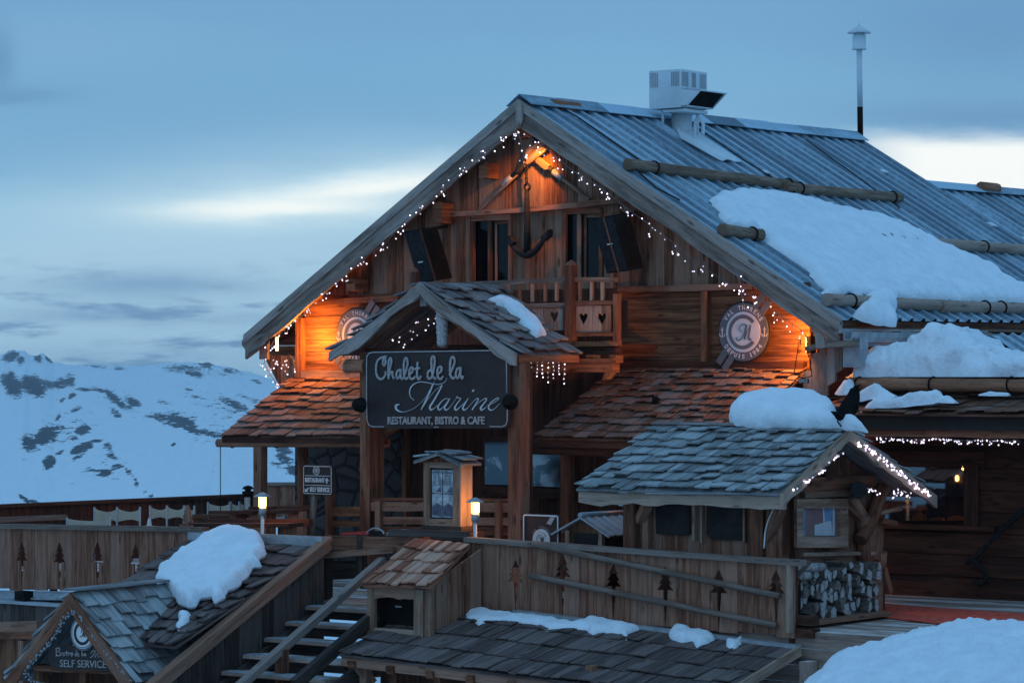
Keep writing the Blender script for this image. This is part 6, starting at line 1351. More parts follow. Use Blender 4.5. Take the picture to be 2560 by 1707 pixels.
# ================================================================ SPEAKER HUTCH
hb0 = -7.25; hu = thing('speaker_hutch', 'small wooden hutch with orange lit shingle roof sheltering a black loudspeaker', 'hutch', H(990, 1590, hb0))
fA, fB = H(918, 1590, hb0), H(1062, 1596, hb0); zf_t = H(918, 1466, hb0).z; wv_ = (fB - fA).length; W0 = fA; hh = zf_t - fA.z
mb = MB(); mb.box(W0, UD * .13, VD * .06, ZD * hh, ZD); mb.box(W0 + UD * (wv_ - .2), UD * .2, VD * .06, ZD * hh, ZD); mb.box(W0 + UD * .13, UD * (wv_ - .33), VD * .05, ZD * .13, UD); build(mb, 'front_frame', M['light'], hu)
mb = MB(); a_, b_ = W0 + UD * .13 + ZD * (hh + .02), W0 + UD * (wv_ - .2) + ZD * (hh + .02); wavy_board(mb, a_, b_, .17, -ZD, 8, .35, off=VD * .05); build(mb, 'scalloped_board', M['fence'], hu)
rF0, rF1 = H(908, 1463, hb0 - .12), H(1078, 1466, hb0 - .12); rB0, rB1 = H(1037, 1348, -5.98), H(1176, 1362, -5.98)
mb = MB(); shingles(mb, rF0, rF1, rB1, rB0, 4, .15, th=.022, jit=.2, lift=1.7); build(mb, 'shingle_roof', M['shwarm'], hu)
mb = MB(); P = [W(uu(fB) - .0, hb0, fA.z - .1), W(uu(fB), -5.95, fA.z + .35), W(uu(fB), -5.95, rB1.z - .05), W(uu(fB), hb0, rF1.z - .05)]
n_ = 5
for k in range(n_):
    v0, v1 = hb0 + (1.3 * k / n_), hb0 + 1.3 * (k + .97) / n_; zt_ = lambda v: (rF1.z - .05) + (rB1.z - rF1.z) * (v - hb0) / 1.3; mb.prism([W(uu(fB), v0, fA.z - .25), W(uu(fB), v1, fA.z - .25), W(uu(fB), v1, zt_(v1)), W(uu(fB), v0, zt_(v0))], UD * -.03, ZD)
build(mb, 'side_wall', M['fence'], hu); mb = MB(); mb.beam(W(uu(fB) + .03, hb0 + .08, fA.z - .05), W(uu(fB) + .03, hb0 + .08, rF1.z), .08, .1, up=UD); build(mb, 'corner_post', M['light'], hu)
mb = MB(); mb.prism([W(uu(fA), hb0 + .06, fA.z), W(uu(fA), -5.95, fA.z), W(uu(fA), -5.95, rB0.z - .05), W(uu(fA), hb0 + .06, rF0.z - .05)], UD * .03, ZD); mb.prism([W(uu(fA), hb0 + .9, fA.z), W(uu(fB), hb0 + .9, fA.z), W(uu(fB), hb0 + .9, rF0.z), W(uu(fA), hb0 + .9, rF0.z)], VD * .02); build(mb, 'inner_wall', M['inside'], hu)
t_ = thing('loudspeaker', 'squat black loudspeaker tucked inside the wooden hutch', 'loudspeaker', W0 + UD * .4 + VD * .3 + ZD * .13); mb = MB(); mb.box(W0 + UD * .16 + VD * .25 + ZD * .14, UD * (wv_ - .4), VD * .4, ZD * (hh - .3)); build(mb, 'cabinet', M['black'], t_)
mb = MB(); p = H(988, 1517, hb0 + .24); mb.box(p, UD * .11, VD * .004, ZD * .022); build(mb, 'badge', M['gmetal'], t_)
# ================================================================ STAIRS
uS0 = uu(H(810, 1345, CF)); uS1 = uS0 + 2.0
st = thing('staircase', 'snow dusted wooden staircase climbing from lower left to the terrace', 'staircase', W(uS0 + 1, -9, -6)); nst = 10
for k in range(nst):
    v1 = -5.9 - k * .46; z_ = ZF - .02 - k * .205
    mb = MB(); mb.box(W(uS0 + .02, v1 - .40, z_ - .05), UD * 1.96, VD * .44, ZD * .05, UD); tr_ = build(mb, 'tread', M['deck'], st)
    mb = MB(); mb.box(W(uS0 + .02, v1 - .02, z_ - .21), UD * 1.96, VD * .03, ZD * .16, UD); build(mb, 'riser', M['stairw'], st)
    mb = MB(); nx = 14
    for j in range(nx):
        a0, a1 = j / nx, (j + 1) / nx; f0 = .02 + .14 * fract(k * 3.1, j * .4, 0); mb.prism([W(uS0 + .04 + 1.9 * a0, v1 - .39, z_), W(uS0 + .04 + 1.9 * a1, v1 - .39, z_), W(uS0 + .04 + 1.9 * a1, v1 - .39 + f0 + .2, z_), W(uS0 + .04 + 1.9 * a0, v1 - .39 + f0 + .2, z_)], ZD * .012)
    build(mb, 'tread_frost', M['frost'], tr_)
sl_ = .205 / .46
for u_ in (uS0 + .02, uS1 - .04):
    mb = MB(); mb.prism([W(u_, -5.8, ZF - .3), W(u_, -5.8 - 4.7, ZF - .3 - 4.7 * sl_), W(u_, -5.8 - 4.7, ZF - .02 - 4.7 * sl_ + .1), W(u_, -5.8, ZF + .05)], UD * .05, VD); build(mb, 'stringer', M['stairw'], st)
# plank wall left of the stairs
sw = thing('stair_wall', 'dark vertical plank wall with sloping handrail on the left side of the stairs', 'fence', W(uS0, -8, -5)); zr0 = H(810, 1345, CF).z; p_ = HU(385, 1700, uS0); sr = (zr0 - p_.z) / (CF - vv(p_))
mb = MB(); v_ = CF
k = 0
while v_ > -11.2:
    wb = U(.22, .32); z0a, z0b = zr0 - sr * (CF - v_), zr0 - sr * (CF - v_ + wb); mb.prism([W(uS0, v_, z0a - 3.0), W(uS0, v_, z0a - .04), W(uS0, v_ - wb + .01, z0b - .04), W(uS0, v_ - wb + .01, z0b - 3.0)], UD * -.04, ZD); v_ -= wb
build(mb, 'boards', M['stairw'], sw); mb = MB(); a_, b_ = W(uS0, CF + .1, zr0 + .0), W(uS0, -11.2, zr0 - sr * (11.2 + CF)); mb.beam(a_, b_, .16, .06); build(mb, 'top_rail', M['beam'], sw); mb = MB(); mb.beam(a_ - ZD * .11 + UD * .03, b_ - ZD * .11 + UD * .03, .05, .12); build(mb, 'side_rail', M['fence'], sw)
hr = thing('stair_handrail', 'long sloping grey brown handrail with a post crossing in front of the steps', 'handrail', HU(705, 1700, uS0 + 1.0)); uh = uS0 + .95
a_, b_ = HU(958, 1398, uh), HU(560, 1748, uh); mb = MB(); mb.beam(a_, b_, .13, .10, wob=.03); build(mb, 'rail', M['rail'], hr)
for x, y in ((705, 1622), (940, 1420)):
    mb = MB(); p = HU(x, y, uh); mb.beam(V((p.x, p.y, p.z - 1.6)), p, .14, .14, up=UD); build(mb, 'post', M['beam'], hr)
hr2 = thing('stair_handrail', 'dark lower stair rail running down the right edge of the steps', 'handrail', HU(860, 1600, uS1)); a_, b_ = HU(940, 1535, uS1), HU(735, 1712, uS1); mb = MB(); mb.beam(a_, b_, .1, .17); build(mb, 'rail', M['stairw'], hr2)
# gate / rails at the head of the stairs
ga = thing('stair_gate', 'rough curved plank gate and rails closing the head of the stairs', 'gate', H(900, 1430, -5.7))
def gb(x0, y0, x1, y1, h_, c_, mat, wob=.1, d=.06): mb = MB(); hb(x0, y0, x1, y1, h_, c_, d, mb, wob); build(mb, 'rail', M[mat], ga)
mb = MB(); P0, P1 = H(812, 1338, -5.6), H(1060, 1345, -5.6); wavy_board(mb, P0, P1, .21, -ZD, 12, .25, off=VD * .06); build(mb, 'top_board', M['beam'], ga)
gb(812, 1388, 985, 1374, .09, -5.65, 'beam', .05); gb(975, 1330, 1172, 1336, .10, -5.7, 'stairw'); gb(830, 1405, 915, 1404, .05, -5.2, 'slate', .02); gb(815, 1430, 1050, 1425, .22, -5.3, 'stairw'); gb(820, 1352, 985, 1356, .1, -5.3, 'stairw')
for x, yb, m_ in ((819, 1500, 'stairw'), (905, 1460, 'stairw'), (1060, 1420, 'beam')): mb = MB(); mb.beam(H(x, yb, -5.55), H(x, 1340, -5.55), .13, .1, up=UD); build(mb, 'post', M[m_], ga)
for (x0, x1, y0, y1, lb) in ((917, 960, 1320, 1326, 'left'), (968, 1050, 1324, 1330, 'right')):
    t_ = thing('white_hoop', 'thin pale curved rim of a chair showing above the gate, the %s one' % lb, 'chair', H((x0 + x1) / 2, 1340, -5.4)); mb = MB(); mb.tube(smooth_path([H(x0, y1 + 9, -5.4), H(x0 + 5, y1, -5.4), H((x0 + x1) / 2, y0, -5.4), H(x1 - 5, y1, -5.4), H(x1, y1 + 9, -5.4)], 4), .014, 5); build(mb, 'rim', M['gmetal'], t_)
    mb = MB(); mb.prism([H(x0 + 3, y1 + 22, -5.38), H(x1 - 3, y1 + 22, -5.38), H(x1 - 5, y1 + 1, -5.38), H(x0 + 6, y1 + 1, -5.38)], VD * .03); build(mb, 'backrest', M['slate'], t_)
mb = MB(); q = [HZ(x, y, ZF + .01) for x, y in ((838, 1400), (900, 1398), (940, 1420), (850, 1425))]
mb = MB(); mb.prism([H(850, 1336, -4.6), H(905, 1336, -4.6), H(898, 1328, -4.6), H(856, 1331, -4.6)], VD * .3); tag(build(mb, 'red_cushion', M['redp']), 'red cushion lying behind the gate left of the porch post', 'cushion')
# ================================================================ COVERED WAY ROOF and SELF SERVICE ENTRANCE
cov = thing('covered_way', 'sloping shingled roof between the left fence and the stair wall, carrying a snow slab', 'shelter', W(uS0 - 2, -8, -6))
cA = H(500, 1350, CF - .05); uc0 = uu(cA) - .25; pz = cA.z - .02; sc_ = .40; vB = -7.3; vB2 = -9.0; zc_ = lambda v: pz - sc_ * (CF - v)
q00, q10, q11, q01 = W(uc0, vB, zc_(vB)), W(uS0 - .05, vB, zc_(vB)), W(uS0 - .05, CF - .02, pz), W(uc0, CF - .02, pz)
mb = MB(); shingles(mb, q00, q10, q11, q01, 4, .26, th=.022, jit=.2); shingles(mb, W(uS0 - .75, vB2, zc_(vB2)), W(uS0 - .05, vB2, zc_(vB2)), q10, W(uS0 - 1.9, vB, zc_(vB)), 5, .26, th=.022, jit=.2); build(mb, 'shingle_roof', M['shdark'], cov); CPn = plane3(q00, q10, q11)
mb = MB(); mb.prism([W(uc0, CF - .06, pz + .0), W(uS0, CF - .06, pz), W(uS0, CF - .06, pz + .16), W(uc0, CF - .06, pz + .16)], VD * .03, UD); build(mb, 'flashing', M['gutter'], cov)
mb = MB(); mb.prism([q00 - ZD * .1, q01 - ZD * .1, q01 - ZD * 2.5, q00 - ZD * 2.5], UD * .05); build(mb, 'side_wall', M['dark'], cov)
mb = MB(); mb.prism([q00 - ZD * .1, q10 - ZD * .1, q10 - ZD * 1.5, q00 - ZD * 1.5], VD * .05); build(mb, 'front_wall', M['dark'], cov)
SL = (CPn[0] + CPn[1] * .16, CPn[1])
snow_patch('snow_slab', 'thick leaning slab of snow on the sloping roof beside the stairs', [(390, 1450), (402, 1428), (445, 1392), (500, 1360), (545, 1334), (568, 1325), (592, 1322), (615, 1330), (650, 1342), (656, 1352), (658, 1368), (663, 1378), (650, 1395), (655, 1410), (634, 1412), (622, 1432), (604, 1446), (596, 1460), (566, 1472), (560, 1488), (535, 1504), (530, 1486), (500, 1492), (488, 1508), (468, 1512), (458, 1514), (446, 1500), (430, 1484), (412, 1468)], SL, .15, cell=.032, rr=.11, edge=.05, rough=.035, slab=True)
snow_patch('snow_lump', 'small lump of snow below the snow slab in the roof valley', [(440, 1570), (450, 1555), (447, 1545), (460, 1538), (480, 1538), (474, 1556), (455, 1570), (446, 1580)], (CPn[0] + CPn[1] * .05, CPn[1]), .12, cell=.03, rr=.12, edge=.02, rough=.02)
cB = -9.6; be = thing('entrance_gable', 'small gabled entrance roof with self service sign at the lower left', 'entrance', H(180, 1800, cB))
bA, bL, bR = H(178, 1484, cB), H(18, 1700, cB), H(330, 1704, cB); rE = HU(448, 1456, uu(bA)); Db = rE - bA
bR2 = bA + (bR - bA) * 1.0
mb = MB(); shingles(mb, bR2, bR2 + Db * 1.0, bA + Db, bA, 6, .26, th=.022, jit=.3, lift=2.4); build(mb, 'shingle_roof', M['shgrey'], be)
mb = MB(); shingles(mb, bL, bL + Db * .8, bA + Db * .8, bA, 6, .26, th=.03, jit=.3); build(mb, 'shingle_roof', M['shgrey'], be)
mb = MB(); mb.beam(bA + ZD * .06 - VD * .03, rE + ZD * .06, .28, .03); build(mb, 'ridge_board', M['shgrey'], be)
for e_ in (bL, bR):
    mb = MB(); wavy_board(mb, bA - VD * .04 + ZD * .02, e_ - VD * .04 + ZD * .02, .26, -ZD, 12, .06, off=VD * .05, rnd=.5); build(mb, 'bargeboard', M['beam'], be)
mb = MB(); mb.prism([bA - ZD * .3 + VD * .6, bL + VD * .6 - ZD * .2, bL + VD * .6 - ZD * 1.4, bR + VD * .6 - ZD * 1.4, bR + VD * .6 - ZD * .2], VD * .05, ZD); build(mb, 'gable_wall', M['dark'], be)
mb = MB(); mb.beam(H(90, 1668, cB + .1), H(310, 1676, cB + .1), .12, .07); build(mb, 'tie_beam', M['beam'], be)
mb = MB(); mb.beam(H(105, 1800, cB + .3), H(105, 1660, cB + .3), .16, .16, up=UD); mb.beam(H(215, 1800, cB + .3), H(215, 1675, cB + .3), .16, .14, up=UD); build(mb, 'post', M['panel'], be)
cg = cB + .02; t_ = thing('self_service_sign', 'dark oval ended sign reading Bistro de la Marine self service under the small gable', 'sign', H(205, 1672, cg)); s5 = lambda x, y, d=0: H(x / 5.6, 1480 + y / 5.6, cg - d)
mb = MB(); mb.prism([s5(x, y) for x, y in ((760, 735), (1400, 755), (1560, 880), (1690, 1010), (1640, 1085), (1500, 1100), (780, 1070), (700, 1010), (668, 900), (690, 800))], VD * .03); build(mb, 'panel', M['sign'], t_)
mb = MB(); a_, b_ = s5(845, 1040, .004), s5(1490, 1056, .004); put_text(mb, 'SELF SERVICE', a_, (b_ - a_).normalized(), ZD, nF, (b_ - a_).length, (s5(845, 940) - s5(845, 1040)).length, .01, .0); build(mb, 'block_lettering', M['offw'], t_)
mb = MB()
for stt in ([(790, 780), (790, 885)], [(780, 785), (830, 775), (845, 800), (800, 825), (850, 840), (845, 880), (785, 885)], [(870, 840), (868, 880)], [(905, 840), (885, 850), (905, 870), (890, 888)], [(935, 820), (932, 885)], [(920, 845), (950, 843)], [(960, 885), (962, 845), (985, 848)], [(1010, 845), (992, 865), (1008, 890), (1022, 868), (1010, 845)],
            [(1075, 845), (1052, 865), (1060, 890), (1078, 870), (1076, 800), (1080, 890)], [(1090, 868), (1108, 850), (1095, 845), (1092, 885), (1112, 885)], [(1155, 800), (1150, 885), (1165, 885)], [(1195, 850), (1175, 868), (1185, 890), (1200, 860), (1205, 890)]):
    mb.tube([s5(*p, .008) for p in smooth_path([V((x, y, 0)) for x, y in stt], 1) and stt], .011, 5)
build(mb, 'rope_lettering', M['offw'], t_); mb = MB()
for stt in ([(1265, 910), (1290, 900), (1340, 820), (1330, 910)], [(1330, 910), (1385, 820), (1375, 905), (1390, 905)], [(1420, 870), (1400, 900), (1425, 900), (1432, 870)], [(1445, 905), (1455, 870), (1468, 872)], [(1485, 870), (1480, 905)], [(1500, 905), (1508, 872), (1525, 880), (1525, 905)], [(1545, 890), (1560, 878), (1545, 872), (1540, 905), (1560, 902)], [(1340, 820), (1300, 815), (1275, 850)]): ribbon(mb, [s5(*p, .005) for p in stt], .010, nF, .006)
build(mb, 'script_lettering', M['offw'], t_)
mb = MB(); mb.prism([s5(x, y, -.05) for x, y in ((600, 1065), (1720, 1100), (1720, 1150), (600, 1110))], VD * .03); build(mb, 'under_board', M['beam'], t_)
t_ = thing('round_emblem', 'small round pale emblem under the peak of the lower left gable', 'sign', s5(1158, 735)); c_ = s5(1158, 575, .03); r = .31 * .62
mb = MB(); disc(mb, c_, UD, ZD, nF, r * 1.28, -.02, .02); build(mb, 'disc', M['grey'], t_); mb = MB(); ring(mb, c_, UD, ZD, nF, r * .86, r * 1.0); disc(mb, c_, UD, ZD, nF, r * .70, 0, .008); ring(mb, c_, UD, ZD, nF, r * 1.08, r * 1.12, d=.0, th=.006)
build(mb, 'pale_disc', M['white'], t_); mb = MB(); ring(mb, c_, UD, ZD, nF, r * .64, r * .86, 30, 330, d=.002, th=.012)
for pts, w_ in MS: ribbon(mb, smooth_path([c_ + UD * (x * .5 * r + .1 * r) + ZD * (y * .5 * r) - VD * .009 for x, y in pts], 3), w_ * r, nF, .006)
build(mb, 'emblem_letters', M['sign'], t_); mb = MB(); 
for o_ in (0, 40): mb.prism([s5(x + o_, y, .0) for x, y in ((1010, 745), (1030, 748), (1075, 690), (1055, 680))], VD * .02)
build(mb, 'diagonal_bars', M['light'], t_)
# lower left ledge and wall
lw = thing('lower_wall', 'lower plank wall with snowy ledge left of the small entrance gable', 'wall', H(60, 1707, -7)); mb = MB(); c_ = -6.6
planks_v(mb, uu(H(-80, 1500, c_)), uu(H(480, 1500, c_)), c_, -6.6, zlev(60, 1503, c_), .26, .04); build(mb, 'boards', M['stairw'], lw); mb = MB(); mb.box(H(-80, 1502, c_ - .05), UD * 4, VD * .9, ZD * .05, UD); build(mb, 'ledge', M['gutter'], lw)
mb = MB(); mb.prism([H(-80, 1496, c_ + .1), H(175, 1500, c_ + .1), H(175, 1482, c_ + .75), H(-80, 1478, c_ + .75)], ZD * .03); build(mb, 'ledge_snow', M['frost'], lw)
mb = MB(); mb.box(H(36, 1500, c_ - .04), UD * .22, VD * .2, ZD * .15); build(mb, 'hinge_block', M['black'], lw)
c_ = -8.6; mb = MB(); mb.beam(H(-30, 1568, c_), H(100, 1566, c_), .15, .16, wob=.1); mb.beam(H(-30, 1585, c_ - .05), H(92, 1590, c_ - .05), .1, .12, wob=.3); build(mb, 'door_lintel', M['beam'], lw)
mb = MB(); planks_v(mb, uu(H(-60, 1600, c_)), uu(H(62, 1600, c_)), c_, -6.8, zlev(30, 1590, c_), .2, .05); build(mb, 'door', M['panel'], lw); mb = MB(); mb.beam(H(58, 1800, c_ - .05), H(58, 1600, c_ - .05), .12, .1, up=UD); build(mb, 'door_frame', M['beam'], lw)
# ================================================================ FAIRY LIGHTS
CL = CR - .06
def HP(l, c_): return [H(x, y, c_) for x, y in l]
light_string('fairy_lights', 'string of white lights under the left gable edge', HP([(1290, 325), (1240, 355), (1180, 400), (1130, 445), (1070, 505), (1020, 545), (960, 610), (900, 650), (860, 690), (800, 738), (770, 775), (720, 815), (690, 840)], CL), 86, .15)
light_string('fairy_lights', 'string of white lights under the right gable edge', HP([(1310, 335), (1370, 375), (1430, 425), (1500, 468), (1560, 515), (1620, 560), (1680, 605), (1740, 655), (1800, 695), (1850, 725), (1900, 752), (1960, 795), (2010, 832), (2018, 860)], CL), 84, .16)
light_string('fairy_lights', 'tangle of white lights hanging at the gable peak', HP([(1280, 350), (1292, 328), (1300, 345), (1306, 372), (1310, 395), (1300, 398)], CL), 14, .07)
light_string('fairy_lights', 'drooping white lights hanging around the left eave corner', HP([(690, 845), (668, 880), (662, 905), (672, 930), (690, 958), (698, 985)], CL), 22, .05, spread=.1)
light_string('fairy_lights', 'white lights strung across the small bracket under the left eave', HP([(680, 890), (700, 905), (722, 888), (735, 900)], -.15), 18, .35)
light_string('fairy_lights', 'short white light strand hanging onto the round emblem on the right wall', HP([(1846, 690), (1852, 715), (1856, 745), (1862, 768)], -.9), 8, .02)
light_string('fairy_lights', 'white lights hanging inside the left half of the entrance porch', HP([(975, 848), (1010, 835), (1050, 790), (1085, 768)], -2.6), 19, .28)
light_string('fairy_lights', 'few white lights inside the right half of the entrance porch', HP([(1092, 765), (1130, 778), (1180, 820), (1236, 862)], -2.9), 6, .08)
light_string('fairy_lights', 'short curtain of hanging white lights on the orange beam right of the porch', HP([(1322, 900), (1350, 897), (1380, 899), (1418, 902)], CB - .65), 35, .36, spread=.01, hang=(.9, .75, .8, 1.0, .8, .6, 1.0))
kx = lambda l, d=.06: [HU(x, y, ug_ + d) for x, y in l]
light_string('fairy_lights', 'bright white lights along the right side of the booth gable', kx([(2142, 1102), (2180, 1122), (2220, 1155), (2265, 1190), (2300, 1215), (2330, 1232)]), 84, .06, spread=.025, r=.0135)
light_string('fairy_lights', 'white lights along the left side of the booth gable', kx([(2110, 1128), (2090, 1140), (2060, 1170), (2020, 1198), (1985, 1222)], .04), 24, .03, spread=.02, r=.0135)
light_string('fairy_lights', 'cluster of white lights inside the booth gable beside the dark log end', [HU(x, y, ukw + .3) for x, y in ((2162, 1218), (2180, 1222), (2195, 1230))], 10, .05, spread=.03)
light_string('fairy_lights', 'cluster of white lights at the back corner of the booth gable', [HU(x, y, ukw + .3) for x, y in ((2228, 1236), (2245, 1222), (2262, 1226), (2275, 1234))], 24, .08, spread=.04)
light_string('fairy_lights', 'long row of white lights under the annex eave', HP([(2186, 1092), (2260, 1097), (2340, 1096), (2400, 1100), (2470, 1100), (2550, 1102)], CE + .12), 92, .07, spread=.03)
light_string('unlit_fairy_lights', 'thick unlit white string lights along the left edge of the small entrance gable', HP([(186, 1524), (160, 1545), (145, 1575), (125, 1605), (95, 1635), (72, 1665), (66, 1682), (85, 1700), (110, 1707)], cB - .12), 95, .03, lit=False, spread=.04, r=.013)
light_string('unlit_fairy_lights', 'unlit white string lights along the right edge of the small entrance gable', HP([(186, 1524), (205, 1545), (212, 1560)], cB - .12) + HP([(270, 1635), (300, 1670), (330, 1700)], cB - .12), 30, .02, lit=False, spread=.02, r=.012)
# ================================================================ FOREGROUND SNOW BANK
mb = MB(); nx, ny = 130, 60; idx = []
prof = [(1950, 1790), (1990, 1730), (2020, 1700), (2060, 1668), (2080, 1640), (2130, 1612), (2180, 1598), (2240, 1585), (2300, 1572), (2400, 1563), (2480, 1556), (2560, 1553), (2760, 1540)]
for i in range(nx + 1):
    px = 1950 + 760 * i / nx; yt = np.interp(px, [p[0] for p in prof], [p[1] for p in prof]); row = []
    for j in range(ny + 1):
        t = j / ny; Yd = 38.2 - 7.5 * t; cr = -(yt - HY) * 38.2 / FPX; x = (px - CXP) / FPX * 38.2
        z = cr + .10 * math.sin(min(t * 6, 1.57)) - .55 * t ** 1.4; q = V((x - 1.2 * t, Yd, z)); z += .12 * fract(q.x * .8, q.y * .8, 0, 5) * min(1, t * 8 + .2) + .06 * fract(q.x * 4, q.y * 4, 4, 5)
        if j == 0: z -= .0
        mb.v.append((q.x, q.y, z)); 
    # back side drop
for i in range(nx):
    for j in range(ny):
        a = i * (ny + 1) + j; mb.f.append([a, a + 1, a + ny + 2, a + ny + 1]); mb.uv.append([(0, 0)] * 4); mb.r.append(.5); mb.sm.append(True)
n0 = len(mb.v)
for i in range(nx + 1):
    v_ = mb.v[i * (ny + 1)]; mb.v.append((v_[0] + .1, v_[1] + .5, v_[2] - .5)); mb.v.append((v_[0] + .2, v_[1] + .8, -7))
for i in range(nx):
    a, b = i * (ny + 1), (i + 1) * (ny + 1); c0, d0 = n0 + 2 * i, n0 + 2 * (i + 1)
    for f_ in ([a, b, d0, c0], [c0, d0, d0 + 1, c0 + 1]): mb.f.append(f_); mb.uv.append([(0, 0)] * 4); mb.r.append(.5); mb.sm.append(True)
for j in range(ny):      # left flank down to the ground
    a = j; v1_, v2_ = mb.v[a], mb.v[a + 1]; k0_ = len(mb.v); mb.v.append((v1_[0] - .8, v1_[1], -7)); mb.v.append((v2_[0] - .8, v2_[1], -7)); mb.f.append([a, a + 1, k0_ + 1, k0_]); mb.uv.append([(0, 0)] * 4); mb.r.append(.5); mb.sm.append(True)
build(mb, 'snow_bank', M['snow'], kind='structure')
# ================================================================ GROUND AND MOUNTAINS
mb = MB(); q = [V((-3000, -400, -6.5)), V((3000, -400, -6.5)), V((3000, 70, -6.5)), V((-3000, 70, -6.5))]; mb.face(q); q2 = [V((-3000, 70, -6.5)), V((3000, 70, -6.5)), V((3000, 1500, -95)), V((-3000, 1500, -95))]; mb.face(q2); build(mb, 'ground', M['snow'], kind='structure')
def rockmat():
    m, t, b = mat_new('snowy_rock_slope'); a_ = t.node('ShaderNodeAttribute', attribute_name='rock').outputs['Fac']
    g = t.node('ShaderNodeNewGeometry'); pos = t.node('ShaderNodeSeparateXYZ'); t.l.new(g.outputs['Position'], pos.inputs[0])
    xx = t.m('MULTIPLY', pos.outputs[0], .16); yy = t.m('MULTIPLY', pos.outputs[1], .022); zz = t.m('MULTIPLY', pos.outputs[2], .40)
    n1 = t.noise(t.comb(xx, yy, zz), 1.0, 6, .75, .6); n2 = t.noise(t.comb(t.m('MULTIPLY', xx, .25), t.m('MULTIPLY', yy, .25), zz), 1.0, 4, .6)
    f = t.m('ADD', a_, t.m('MULTIPLY', t.m('SUBTRACT', n1, .5), 2.6)); f = t.m('ADD', f, t.m('MULTIPLY', t.m('SUBTRACT', n2, .5), .55)); r_ = t.ss(f, .48, .53)
    t.l.new(t.mix(r_, (.90, .93, .96), (.05, .055, .07)), b.inputs['Base Color']); b.inputs['Roughness'].default_value = .95; b.inputs['Specular IOR Level'].default_value = .1
    bump(t, b, n1, .5, 6.0); return m
ridge = [(-700, 900), (-300, 890), (-40, 892), (5, 884), (30, 876), (62, 878), (72, 888), (90, 890), (105, 882), (118, 890), (135, 906), (155, 911), (230, 912), (300, 916), (390, 913), (430, 906), (470, 904), (520, 906), (545, 914), (585, 922), (640, 934), (700, 950), (800, 962), (1000, 975), (3200, 985)]
blobs = [(20, 950, 22, 22, 0, 1.0), (35, 970, 25, 22, .1, 1.1), (80, 962, 30, 24, 0, 1.1), (95, 975, 22, 18, 0, 1), (120, 962, 28, 14, 0, .9), (150, 958, 26, 13, -.2, .95), (175, 950, 15, 14, -.3, .9), (28, 890, 24, 12, -.3, 1.0), (50, 900, 14, 12, -.8, .8), (95, 895, 12, 12, -.9, .95), (122, 897, 15, 9, .8, .8), (210, 973, 20, 7, .2, .9), (250, 975, 26, 8, .3, .85), (280, 985, 30, 10, .45, 1.0), (335, 1000, 20, 10, .3, 1.15), (300, 1005, 40, 8, .4, .8),
         (180, 992, 14, 6, -.7, .9), (155, 1002, 10, 5, -.6, .8), (190, 1028, 16, 7, -.5, .8), (430, 1047, 60, 12, .12, .9), (455, 1055, 42, 14, .3, 1.15), (480, 1070, 30, 10, .3, 1.0), (530, 1080, 40, 8, .25, .85), (420, 1062, 30, 7, .3, .8), (380, 1042, 16, 6, .2, .8), (115, 1088, 36, 20, -.35, 1.1), (75, 1105, 20, 20, -.5, 1.05), (140, 1072, 18, 8, -.6, .85), (145, 1045, 12, 6, -.9, .8), (155, 1068, 10, 6, 0, .8), (207, 1074, 22, 12, -.45, 1.15), (185, 1097, 10, 6, -.4, .9),
         (205, 1125, 34, 10, -.45, 1.15), (240, 1106, 16, 6, -.3, .9), (195, 1147, 18, 6, -.5, .85), (122, 1155, 18, 14, -.8, 1.1), (150, 1134, 14, 5, -.3, .9), (262, 1180, 15, 8, -.3, 1.05), (292, 1166, 18, 6, -.1, .95), (320, 1175, 14, 6, .3, .7), (340, 1200, 6, 16, -.3, .7), (235, 1175, 40, 5, -.1, .55), (268, 1120, 12, 14, .2, .7), (280, 1140, 18, 8, .5, .7), (290, 1030, 12, 18, -.8, .75), (460, 920, 40, 8, .1, .8), (485, 933, 26, 8, .2, .95), (515, 912, 22, 10, .1, .85), (430, 925, 30, 6, .2, .7), (575, 927, 25, 8, .1, .75), (580, 1010, 36, 9, .3, .85),
         (600, 1020, 26, 7, .3, .8), (470, 975, 18, 4, .1, .7), (490, 995, 34, 6, .2, .6), (410, 1003, 22, 6, .1, .65), (620, 995, 40, 6, .3, .6), (640, 955, 20, 6, .4, .65), (60, 1244, 20, 5, .6, .95), (85, 1254, 20, 5, .35, .9), (375, 1235, 16, 5, .4, .75), (385, 1246, 10, 5, 0, .7), (60, 965, 80, 14, 0, .45), (520, 925, 110, 18, .1, .42), (560, 1020, 90, 30, .3, .38), (300, 1000, 70, 30, .4, .38), (150, 1080, 110, 50, -.4, .33), (480, 1060, 100, 30, .3, .36), (620, 1080, 70, 40, .4, .30), (280, 1170, 80, 20, 0, .34), (710, 1128, 26, 9, .3, .95), (715, 1150, 30, 12, .5, .9), (735, 1175, 26, 14, .8, .9), (690, 1160, 18, 6, .4, .7), (432, 1110, 6, 4, 0, .9), (240, 915, 30, 4, .1, .6), (300, 921, 20, 5, 0, .65), (690, 1155, 60, 30, .3, .35), (560, 1060, 90, 40, .3, .25), (250, 1010, 200, 60, .2, .16), (500, 960, 120, 50, .2, .18)]
cols = list(range(-900, 3300, 5)); NR = 230; mb = None
cx_ = np.array(cols, float); rg = np.interp(cx_, [p[0] for p in ridge], [p[1] for p in ridge]); 
T_ = np.linspace(0, 1, NR) ** 1.15; PY = 1345 + (rg[:, None] - 1345) * (T_[None, :]); Dd = 1300 * (4200 / 1300) ** T_
rg = np.interp(cx_, [p[0] for p in ridge], [p[1] for p in ridge])[:, None] + np.array([4.5 * fract(x * .035, 1.7, 0, 7) for x in cols])[:, None] * (T_[None, :] ** 8)
PY = 1345 + (rg - 1345) * T_[None, :]
